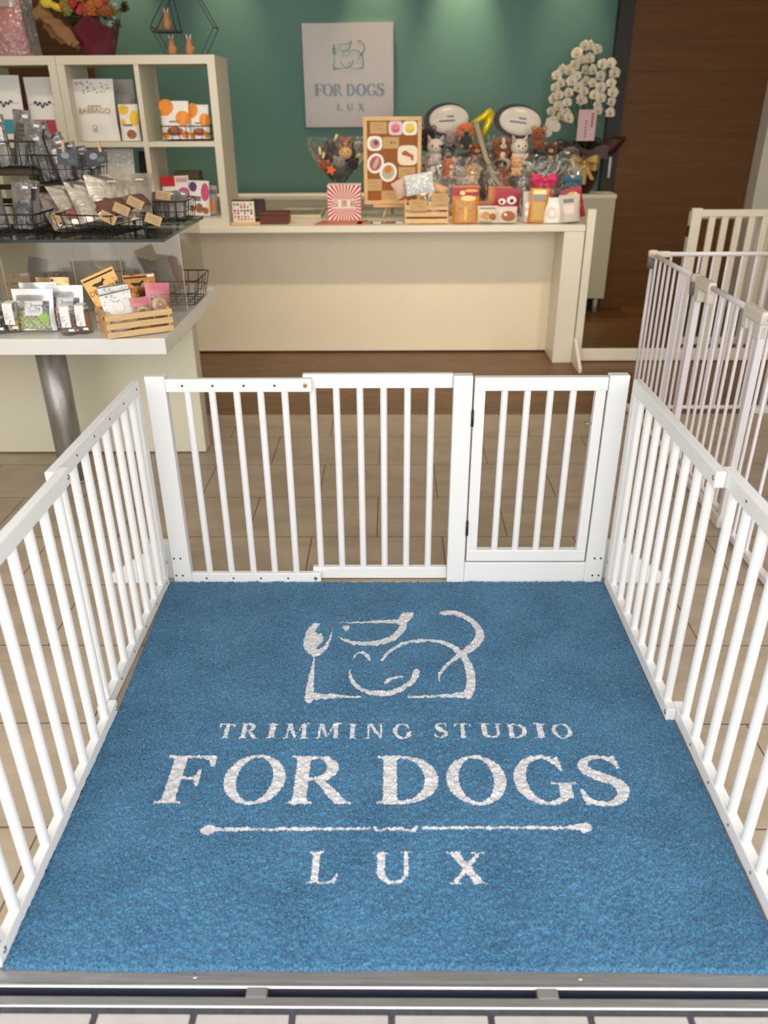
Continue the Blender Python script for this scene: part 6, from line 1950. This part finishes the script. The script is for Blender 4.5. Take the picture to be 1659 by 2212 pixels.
# two gift bags tied with bows
for j, (box, bm_, lab, bp, bs) in enumerate((((1138, 350, 1206, 430), M('hot_pink', (226, 44, 104), 0.5), 'clear gift bag tied with a hot pink bow', (1176, 388), 0.13), ((1210, 358, 1258, 430), M('teal_ribbon', (48, 102, 130), 0.5), 'clear gift bag tied with a teal bow', (1232, 388), 0.095))):
    Yg = 5.08
    p, q = at(box[0], box[1], Yg), at(box[2], box[3], Yg)
    g_ = thing('gift_bag', lab, 'gift bag', ((p.x + q.x) / 2, Yg, CZ))
    w_ = (q - p).x
    hh = p.z - CZ
    kz = at(bp[0], bp[1], Yg).z - CZ
    m = MB(); m.grid(lambda a, b: (math.cos(2 * PI * a) * w_ * 0.5 * (1 - 0.75 * math.exp(-((b * hh - kz) / 0.03) ** 2)) * (0.9 + 0.12 * math.sin(10 * PI * a) * b), math.sin(2 * PI * a) * w_ * 0.35 * (1 - 0.75 * math.exp(-((b * hh - kz) / 0.03) ** 2)), 0.002 + b * hh + 0.01 * math.sin(14 * PI * a) * b), 40, 18, CELLO); part('clear_bag', m, g_, False)
    rr = random.Random(j)
    for c_ in range(7):
        m = MB(); m.ell((rr.uniform(-0.3, 0.3) * w_, rr.uniform(-0.12, 0.12) * w_, 0.03 + (kz - 0.06) * c_ / 7), (0.032, 0.028, 0.026), [M('treat_cream', (1, 1, 1)), M('biscuit', (1, 1, 1)), M('treat_brown', (1, 1, 1)), PAPER][c_ % 4], u=10, v=7); part('treat', m, g_, False)
    mb = bow('', None, bs, bm_)
    mb.xf(Matrix.Translation((0, -w_ * 0.2 - 0.01, kz)))
    part('ribbon_bow', mb, g_, False)

# ------------------------------------------------------------------ plush toy arrangement in clear wrap
ax0, ax1 = at(930, 440, 5.42).x, at(1225, 440, 5.42).x
bk = thing('gift_basket', 'dark gift basket in clear wrap carrying the heap of plush animals', 'gift basket', ((ax0 + ax1) / 2, 5.36, CZ))
W2 = (ax1 - ax0) / 2
DBR = M('dark_basket', (44, 32, 26), 0.7, noise=0.3, nscale=80)
m = MB(); m.grid(lambda a, b: (W2 * (0.8 + 0.2 * b) * math.cos(2 * PI * a) * 1.0, 0.105 * (0.85 + 0.15 * b) * math.sin(2 * PI * a), 0.001 + 0.15 * b), 40, 4, DBR); m.grid(lambda a, b: (W2 * 0.8 * b * math.cos(2 * PI * a), 0.09 * b * math.sin(2 * PI * a), 0.001), 40, 2, DBR); part('basket', m, bk, False)
m = MB(); m.ell((0, 0.03, 0.20), (W2 * 0.9, 0.075, 0.19), M('dark_tissue', (92, 84, 72), 0.8, noise=0.3, nscale=20), u=24, v=12, fn=lambda q: q * (1 + 0.05 * math.sin(8 * q.x + 3 * q.z))); part('tissue', m, bk, False)
# pointed clear wrap tips in front
for px0_, px1_, ptx, pty, yb in ((880, 1000, 978, 338, 5.16), (960, 1050, 1022, 345, 5.17), (1030, 1110, 1085, 350, 5.15), (1090, 1180, 1130, 360, 5.14)):
    L_, R__, T_ = at(px0_, 436, yb), at(px1_, 436, yb), at(ptx, pty, yb + 0.05)
    m = MB()
    m.grid(lambda a, b: ((L_.x + (R__.x - L_.x) * a) * (1 - b) + T_.x * b + 0.01 * math.sin(9 * a + 5 * b), yb - 0.05 * math.sin(PI * a) * (1 - b) + 0.05 * b + 0.012 * math.sin(17 * a + 3 * b), (CZ + 0.01) * (1 - b) + T_.z * b), 14, 8, WRAP)
    part('wrap_tip', m, bk)
FURW, FURK, FURG, FURO, FURB, FURC = (M('plush_white', (214, 202, 190), 0.95, sheen=0.4), M('plush_black', (34, 28, 32), 0.95, sheen=0.3), M('plush_grey', (136, 128, 118), 0.95, sheen=0.4), M('plush_orange', (196, 100, 36), 0.95, sheen=0.4), M('plush_brown', (140, 78, 34), 0.95, sheen=0.4), M('plush_cream', (212, 166, 110), 0.95, sheen=0.4))
PK_ = M('plush_pink', (196, 130, 130), 0.9, sheen=0.4)


def toy(label, px, py, pw, Y, body, head_only=False, **kw):
    p = at(px, py, Y)
    s_ = (at(px + pw, py, Y) - at(px, py, Y)).x
    z = p.z - s_ * (0.44 if head_only else 0.95)
    return plush(label, (p.x, Y, z), s_, body, headonly=head_only, **kw)


toy('white plush cat with pink ears left in the heap, beside the cork board', 941, 318, 38, 5.30, FURW, ear='cat', inner=PK_)
toy('black plush dog with a white muzzle left in the heap', 968, 330, 32, 5.24, FURK, belly=FURG, ear='round', inner=FURK)
toy('dark plush bear at the upper left of the heap under the first oval board', 925, 290, 34, 5.40, FURK, ear='round')
toy('grey pink plush mouse between the white cat and the green plush', 977, 300, 30, 5.36, M('plush_mauve', (150, 128, 126), 0.95, sheen=0.4), ear='round')
tg = toy('plush doll with orange cap and dark green body in the heap', 1007, 284, 34, 5.28, M('plush_skin', (176, 122, 96), 0.95, sheen=0.4), belly=M('plush_green', (46, 52, 44), 0.95, sheen=0.3), ear='flop', earm=M('plush_cap', (206, 104, 44), 0.95, sheen=0.4))
s_ = (at(1041, 284, 5.28) - at(1007, 284, 5.28)).x
m = MB(); m.ell((0, 0.0, s_ * 1.16), (s_ * 0.52, s_ * 0.46, s_ * 0.30), M('plush_cap', (1, 1, 1))); part('cap', m, tg, False)
m = MB(); m.ell((0, -0.01, s_ * 0.34), (s_ * 0.46, s_ * 0.44, s_ * 0.46), M('plush_green', (1, 1, 1))); part('dress', m, tg, False)
toy('orange plush fox lying low in the heap', 970, 356, 30, 5.20, FURO, ear='cat', belly=FURW, yaw=0.5)
toy('large grey plush elephant low at the left of the heap', 905, 360, 48, 5.27, FURG, ear='round', inner=FURG)
toy('brown and white plush beagle in the middle of the heap', 1086, 312, 36, 5.32, FURB, belly=FURW, ear='flop', earm=FURB, patch=FURW)
toy('white plush cat with pink ears right in the heap, beside the beagle', 1122, 318, 38, 5.27, FURW, ear='cat', inner=PK_, yaw=0.25)
toy('brown plush bear under the second oval board', 1164, 290, 32, 5.36, FURB, ear='round', inner=FURC)
toy('tan plush bear below the right white cat', 1116, 352, 26, 5.18, FURC, ear='round')
toy('dark grey plush seal at the middle front of the heap', 1046, 350, 34, 5.25, M('plush_slate', (70, 70, 64), 0.95, sheen=0.3), ear='round')
toy('black plush cat at the right of the heap', 1168, 340, 34, 5.24, FURK, ear='cat', inner=FURK)
toy('grey plush rabbit peeking behind the silver ribbons', 1060, 318, 26, 5.38, FURG, ear='rabbit')
p = at(1062, 388, 5.16)
m = MB(); m.ell((0, 0, 0.03), (0.035, 0.03, 0.03), M('gold_ball', (196, 150, 30), 0.2, 0.7)); m.ell((0, 0, 0.062), (0.012, 0.01, 0.012), M('gold_ball', (1, 1, 1))); lone('gold_bauble', m, 'small shiny gold bauble low in the middle of the plush heap', 'bauble', (p.x, p.y, p.z - 0.03))
toy('cream plush pup low in the middle of the heap', 1022, 368, 30, 5.20, FURC, ear='flop', belly=FURW)
toy('brown plush horse low between the beagle and the tan bear', 1088, 372, 28, 5.19, FURB, ear='cat', inner=FURB)
toy('grey plush koala at the lower right of the heap', 1138, 374, 28, 5.20, FURG, ear='round')
toy('white plush lamb low at the left of the heap', 938, 372, 28, 5.22, FURW, ear='flop')
toy('brown and cream plush deer behind the silver ribbon', 1030, 322, 30, 5.31, FURB, ear='cat', inner=FURC, belly=FURC)
toy('dark brown plush hedgehog at the right edge of the heap', 1188, 322, 30, 5.30, M('plush_umber', (74, 48, 34), 0.95, sheen=0.3), ear='round', belly=FURC)
toy('pale grey plush hippo between the orange fox and the cream pup', 996, 372, 26, 5.19, M('plush_pale', (172, 166, 156), 0.95, sheen=0.4), ear='round')
toy('charcoal plush mole below the silver ribbon knot', 1056, 384, 26, 5.17, M('plush_slate', (1, 1, 1)), ear='round')
m = MB()
m.grid(lambda a, b: ((ax0 - 0.03 + (ax1 - ax0 + 0.02) * a) - bk.location.x, 5.10 + 0.03 * math.sin(11 * a + 3 * b) + 0.02 * math.sin(23 * a - 7 * b) + 0.05 * b - bk.location.y, 0.02 + (0.30 + 0.05 * math.sin(9 * a) + 0.03 * math.sin(21 * a)) * b), 40, 14, CELLO)
part('clear_wrap', m, bk, False)
# yellow foil bow, silver ribbons
m = MB()
YFO = M('yellow_foil', (232, 206, 20), 0.2, 0.3)
m.tube([(-0.075, 0, 0.06), (-0.04, -0.01, 0.075), (0.0, -0.015, 0.10), (0.035, -0.01, 0.13), (0.06, 0.0, 0.115)], [0.012, 0.017, 0.019, 0.017, 0.008], YFO, 10)
m.tube([(0.05, 0, 0.115), (0.03, -0.01, 0.07), (0.01, -0.012, 0.02), (-0.005, -0.01, -0.02)], [0.018, 0.024, 0.02, 0.01], YFO, 10)
p = at(1045, 290, 5.40)
lone('foil_balloon', m, 'shiny yellow foil balloon between the two oval message boards', 'balloon', (p.x, 5.44, p.z))
SILV = M('silver_ribbon', (150, 138, 118), 0.5, 0.1)
for j, P in enumerate(([(1028, 262), (1036, 292), (1044, 320), (1052, 345), (1060, 356)], [(1060, 356), (1078, 344), (1098, 348), (1094, 366), (1070, 374), (1056, 360)], [(1058, 358), (1040, 366), (1026, 352)], [(1058, 358), (1068, 384), (1080, 398), (1084, 410)])):
    m = MB()
    W_ = [at(x, y, 5.12 + 0.10 * (j == 0) * (1 - i / len(P))) for i, (x, y) in enumerate(P)]
    Ws = smooth_pts([tuple(v) for v in W_], 5)
    m.grid(lambda a, b: tuple(Vector(Ws[min(int(round(a * (len(Ws) - 1))), len(Ws) - 1)]) + Vector((0.012 * (b - 0.5) * 2, 0.006 * (b - 0.5), 0.008 * (b - 0.5)))), len(Ws) - 1, 2, SILV)
    part('ribbon', m, bk)
# oval message boards
for j, (cx_, cy_, rx, ry, rl, lab) in enumerate(((970, 258, 43, 28, -0.05, 'white oval message board with a dark rim, left of the yellow balloon'), (1124, 262, 46, 28, 0.12, 'white oval message board with a dark rim, right of the yellow balloon'))):
    Yb = 5.50
    p = at(cx_, cy_, Yb)
    sx = (at(cx_ + 1, cy_, Yb) - at(cx_, cy_, Yb)).x
    o_ = thing('message_board', lab, 'message board', (p.x, Yb, p.z), (-0.1, rl, 0))
    n = 40
    m = MB(); m.prism([(sx * (rx + 6) * math.cos(2 * PI * i / n) - sx * 5, 0.006, sx * (ry + 5) * math.sin(2 * PI * i / n)) for i in range(n)], (0, 0.012, 0), M('board_rim', (36, 28, 24), 0.5)); part('rim', m, o_, False)
    m = MB(); m.ell((0, 0.004, 0), (sx * rx, 0.012, sx * ry), M('board_white', (220, 210, 196), 0.25), u=28, v=14); part('face', m, o_, False)
    m = MB()
    for (x0, x1, z0) in ((-0.1, 0.25, 4), (-0.5, 0.3, -4)):
        m.box((sx * rx * x0, -0.0115, sx * z0), (sx * rx * x1, -0.0085, sx * (z0 + 3)), GREYINK)
    part('lettering', m, o_, False)
    m = MB(); m.cyl((0, 0.02, -sx * ry * 0.8), (0, -0.06, CZ + 0.2 - p.z), 0.005, DBR, seg=8); part('stick', m, o_, False)
p = at(1190, 275, 5.42)
n = 28
P = []
for i in range(n):
    t_ = 2 * PI * i / n
    P.append((0.0036 * 16 * math.sin(t_) ** 3, 0, 0.0036 * (13 * math.cos(t_) - 5 * math.cos(2 * t_) - 2 * math.cos(3 * t_) - math.cos(4 * t_))))
m = MB(); m.prism(P, (0, 0.016, 0), M('pale_felt', (196, 188, 176), 0.9))
lone('felt_heart', m, 'pale grey heart cushion between the second oval board and the orchid', 'ornament', (p.x, 5.42, p.z), (0, 2.6, 0))

# round plush bouquet above the ballot box
bp = thing('plush_bouquet', 'round clear wrapped holder of the plush bouquet standing behind the ray burst box', 'bouquet', (at(733, 400, 5.3).x, 5.32, CZ))
bz = at(733, 398, 5.3).z - CZ
m = MB(); m.lathe([(0.05, 0.0), (0.05, 0.01), (0.018, 0.04), (0.018, bz + 0.02), (0.06, bz + 0.06), (0.11, bz + 0.13)], (0, 0, 0), M('bouquet_wrap', (92, 104, 100), 0.5), seg=18); part('holder', m, bp, False)
m = MB(); m.ell((0, 0.02, bz + 0.17), (0.105, 0.05, 0.105), M('dark_tissue', (1, 1, 1)), u=16, v=10); part('tissue', m, bp, False)
m = MB(); m.grid(lambda a, b: ((0.03 + 0.165 * math.sin(b * 1.45)) * math.cos(2 * PI * a) * (1 + 0.06 * math.sin(16 * PI * a)), (0.02 + 0.12 * math.sin(b * 1.45)) * math.sin(2 * PI * a), bz + 0.005 + 0.26 * b), 48, 10, CELLO); part('clear_wrap', m, bp, False)
for (px, py, dx, dy) in ((722, 305, 6, -14), (700, 330, -3, 12), (770, 338, 10, -5), (690, 318, 2, 16)):
    a_, c_ = at(px, py, 5.19), at(px + dx, py + dy, 5.17)
    m = MB(); m.cyl(a_, c_, 0.008, M('straw_pale', (222, 206, 150), 0.5), seg=8); part('straw', m, bp)
toy('orange tabby plush cat head in the round bouquet', 746, 330, 30, 5.22, FURC, True, ear='cat', inner=FURO)
toy('brown plush monkey head at the top of the round bouquet', 747, 308, 26, 5.27, FURB, True, ear='round', belly=FURC)
toy('grey plush bear head in the middle of the round bouquet', 733, 350, 27, 5.21, FURG, True, ear='round')
toy('rust brown plush bear head at the lower left of the round bouquet', 700, 358, 26, 5.23, FURB, True, ear='round')
toy('black and white plush cow head at the right of the round bouquet', 775, 316, 24, 5.27, FURW, True, ear='flop', earm=FURK)
toy('black plush pup head at the lower right of the round bouquet', 762, 356, 26, 5.22, FURK, True, ear='round', inner=FURK)
toy('black plush seal head at the upper left of the round bouquet', 716, 318, 24, 5.29, FURK, True, ear='round', inner=FURK)
toy('cream plush chick head at the left of the round bouquet', 690, 338, 20, 5.27, FURG, True, ear='round')
p = at(715, 367, 5.17)
P = [(0.034 * (1 if i % 2 == 0 else 0.48) * math.sin(2 * PI * i / 10), 0, 0.034 * (1 if i % 2 == 0 else 0.48) * math.cos(2 * PI * i / 10)) for i in range(10)]
m = MB(); m.prism(P, (0, 0.016, 0), M('felt_orange', (226, 106, 34), 0.9)); lone('felt_star', m, 'orange felt star at the front of the round plush bouquet', 'ornament', (p.x, 5.165, p.z), (0, 0.3, 0))

# ------------------------------------------------------------------ orchid on the back cabinet
ox = at(1250, 400, 6.1).x
oc = thing('potted_orchid', 'white orchid in a dark brown wrapped pot with gold ribbon and pink card', 'orchid', (ox, 6.09, 0.8435))
BRW = M('brown_wrap', (64, 28, 22), 0.45, bump=0.3, bscale=14)
sx = (at(1251, 350, 6.09) - at(1250, 350, 6.09)).x
m = MB()
pr2 = [(18, 418), (30, 405), (37, 380), (36, 345), (32, 325)]
m.lathe([(sx * r_ * 0.9, at(1250, y_, 6.09).z - 0.8435) for r_, y_ in pr2], (sx * 4, 0, 0), BRW, seg=28); part('wrapped_pot', m, oc, False)
zc = at(1250, 330, 6.09).z - 0.8435
GRB = M('dark_wrap', (52, 44, 40), 0.5, bump=0.3, bscale=12)
m = MB()
for sg, ln in ((-1, 80), (1, 82)):
    m.grid(lambda a, b: (sx * (4 + sg * (18 + (ln - 18) * a)), -0.07 - 0.05 * math.sin(PI * b) + 0.05 * a, zc + sx * (6 + (22 if sg > 0 else 8) * a * a + (b - 0.5) * (34 - 14 * a) + 5 * math.sin(7 * a + 4 * b))), 12, 8, GRB if sg < 0 else BRW)
m.grid(lambda a, b: (sx * (4 - 42 + 84 * a), -0.10 + 0.03 * math.cos(PI * a), zc + sx * (-14 + 26 * b + 5 * math.sin(9 * a))), 12, 4, BRW)
part('flared_paper', m, oc, False)
GOLDR = M('gold_ribbon', (186, 150, 72), 0.4, 0.3)
mb = bow('', None, sx * 55, GOLDR); mb.xf(Matrix.Translation((sx * -2, -0.125, zc - sx * 18)))
mb.grid(lambda a, b: (sx * (-8 + 13 * b), -0.128, zc - sx * (18 + 42 * a)), 6, 2, GOLDR); part('ribbon_bow', mb, oc, False)
m = MB()
c0, c1 = at(1251, 237, 5.96), at(1283, 304, 5.96)
m.box((c0.x - ox, 5.958 - 6.09, c1.z - 0.8435), (c1.x - ox, 5.960 - 6.09, c0.z - 0.8435), M('pink_card', (222, 190, 190), 0.6))
for q, (u0, u1, v0, v1, mm) in enumerate(((0.72, 0.86, 0.45, 0.92, M('card_red_ink', (150, 60, 80), 0.6)), (0.42, 0.5, 0.1, 0.7, GREYINK))):
    w_ = c1.x - c0.x
    h__ = c0.z - c1.z
    for t_ in range(6):
        zz = c1.z - 0.8435 + h__ * (v0 + (v1 - v0) * t_ / 6)
        m.box((c0.x - ox + w_ * u0, 5.957 - 6.09, zz), (c0.x - ox + w_ * u1, 5.9579 - 6.09, zz + h__ * (v1 - v0) / 9), mm)
part('message_card', m, oc, False)
STEM = M('orchid_stem', (40, 58, 34), 0.6)
PET = M('orchid_petal', (236, 226, 204), 0.6, sheen=0.2)
LIP = M('orchid_lip', (206, 176, 84), 0.6)
m = MB()
for i in range(5):
    m.box((-0.004, -0.002, -0.004), (0.004, 0.002, 0.004), STEM)
    break
fm = MB()
S_ = 0.058
for k_, (ang, wl_, ll) in enumerate(((90, 0.36, 0.50), (210, 0.34, 0.48), (330, 0.34, 0.48), (18, 0.52, 0.52), (162, 0.52, 0.52))):
    a_ = math.radians(ang)
    fm.grid(lambda a, b: ((b * ll * math.cos(a_) - (a - 0.5) * 2 * wl_ * math.sin(PI * min(1, b ** 0.8 * 0.96 + 0.02)) * math.sin(a_) * 0.75) * S_, (-0.05 - 0.12 * math.sin(PI * b) + (0.06 if k_ < 3 else 0.0)) * S_, (b * ll * math.sin(a_) + (a - 0.5) * 2 * wl_ * math.sin(PI * min(1, b ** 0.8 * 0.96 + 0.02)) * math.cos(a_) * 0.75) * S_), 6, 6, PET)
fm.ell((0, -0.16 * S_, -0.08 * S_), (0.09 * S_, 0.1 * S_, 0.13 * S_), LIP, u=8, v=6)
fme = fm.mesh('flower')
ro = random.Random(11)
SPR = [  # each spray: pixel path of its blossoms, top to tip
    [(1262, 100), (1246, 116), (1240, 140), (1246, 165), (1250, 190), (1252, 214)],
    [(1290, 108), (1274, 98), (1272, 126), (1278, 152), (1280, 180), (1284, 206), (1290, 228)],
    [(1232, 152), (1216, 150), (1204, 164), (1198, 190), (1194, 214), (1192, 240), (1196, 262)],
    [(1236, 176), (1228, 200), (1224, 222), (1222, 244), (1228, 256)],
    [(1302, 140), (1296, 164), (1298, 188), (1296, 212), (1292, 238)],
    [(1320, 138), (1326, 158), (1320, 180), (1322, 200), (1320, 220), (1316, 244)],
    [(1256, 130), (1262, 152), (1264, 176), (1262, 198), (1256, 218)],
    [(1210, 180), (1208, 206), (1206, 230), (1212, 250)],
]
for sp in SPR:
    m = MB()
    pts = [(sx * 4 + ro.uniform(-0.02, 0.02), 0.02, zc - 0.02)]
    top = at(sp[0][0], sp[0][1], 6.06)
    pts.append(((top.x - ox) * 0.5 + sx * 4, 0.04, (top.z - 0.8435 + zc) / 2 + 0.05))
    yy = ro.uniform(-0.08, 0.04)
    for (px, py) in sp:
        v_ = at(px, py, 6.09 + yy)
        pts.append((v_.x - ox, yy + 0.012, v_.z - 0.8435))
    m.tube(smooth_pts(pts, 4), 0.0035, STEM, 5)
    part('stem', m, oc, False)
    for (px, py) in sp:
        v_ = at(px, py, 6.09 + yy)
        f_ = bpy.data.objects.new('flower', fme)
        COL.objects.link(f_)
        f_.parent = oc
        f_.location = (v_.x - ox + ro.uniform(-0.005, 0.005), yy + ro.uniform(-0.015, 0.0), v_.z - 0.8435)
        f_.rotation_euler = (ro.uniform(-0.2, 0.3), ro.uniform(-0.3, 0.3), ro.uniform(-0.6, 0.6))
        s0 = ro.uniform(1.0, 1.25) * (sx * 38 / (S_ * 1.9))
        f_.scale = (s0, s0, s0)
m = MB()
for (dx, dz, ln) in ((-30, 8, 60), (24, 10, 55), (-6, 14, 40), (40, 2, 60)):
    m.tube([(sx * 4, 0, zc - 0.02), (sx * (4 + dx * 0.5), -0.03, zc + sx * (dz + 18)), (sx * (4 + dx), -0.05, zc + sx * (dz + 14)), (sx * (4 + dx * 1.5), -0.06, zc + sx * dz)], [0.006, 0.022, 0.02, 0.002], M('orchid_leaf', (28, 44, 26), 0.5), 7)
part('leaves', m, oc, False)

# ------------------------------------------------------------------ shop sign on the teal wall
sa, sb = at(650, 50, 6.28), at(850, 274, 6.28)
gx0, gx1, gz0, gz1 = at(651, 50, 6.28).x, at(850, 50, 6.28).x, sb.z, sa.z
sg_ = thing('shop_sign', 'square brushed metal shop sign with dog emblem reading FOR DOGS LUX', 'sign', ((gx0 + gx1) / 2, 6.28, gz0))
m = MB(); m.box((gx0, 6.278, gz0), (gx1, 6.2995, gz1), M('brushed_sign', (172, 164, 156), 0.38, 0.35, noise=0.03, nscale=6, stretch=(12, 1, 0.6)), bev=0.001); part('panel', m, sg_)
GRNI, BLUI, GRYI = M('sign_green', (112, 156, 130), 0.5), M('sign_blue', (134, 154, 166), 0.5), M('sign_grey', (148, 138, 130), 0.5)
YS = 6.2755


def flat(mb, poly, mm):
    fs = []
    vs = [mb.bm.verts.new(Vector((x, YS, z))) for x, z in poly]
    es = [mb.bm.edges.new((vs[i], vs[(i + 1) % len(vs)])) for i in range(len(vs))]
    r_ = bmesh.ops.triangle_fill(mb.bm, use_beauty=True, edges=es)
    k_ = mb.mi(mm)
    for g_ in r_['geom']:
        if isinstance(g_, bmesh.types.BMFace):
            g_.material_index = k_
    ext = bmesh.ops.extrude_face_region(mb.bm, geom=[g_ for g_ in r_['geom'] if isinstance(g_, bmesh.types.BMFace)])
    for g_ in ext['geom']:
        if isinstance(g_, bmesh.types.BMVert):
            g_.co.y += 0.0024


m = MB()
e0, e1 = at(717, 86, YS), at(790, 153, YS)
for poly in EMBLEM:
    flat(m, [(e0.x + (x - 95) / (1572 - 95) * (e1.x - e0.x), e0.z + (y - 103) / (865 - 103) * (e1.z - e0.z)) for x, y in poly], GRNI)
part('dog_emblem', m, sg_)
m = MB()
ly = 0.0
za, zb = at(750, 207, YS).z, at(750, 181, YS).z
for ch, (a, b_) in zip('FORDOGS', ((678, 699), (697, 720), (719, 741), (747, 767), (769, 791), (792, 813), (813, 830))):
    for poly in place_glyph(ch, at(a, 195, YS).x, at(b_, 195, YS).x, za, zb, 0.23):
        ly += 0.00006
        m.face([(x, YS - ly, z) for x, z in poly], BLUI)
part('lettering', m, sg_)
m = MB()
za, zb = at(750, 239, YS).z, at(750, 224, YS).z
for ch, (a, b_) in zip('LUX', ((728, 739), (750, 763), (774, 786))):
    for poly in place_glyph(ch, at(a, 232, YS).x, at(b_, 232, YS).x, za, zb, 0.16):
        ly += 0.00006
        m.face([(x, YS - ly, z) for x, z in poly], GRYI)
part('lettering', m, sg_)
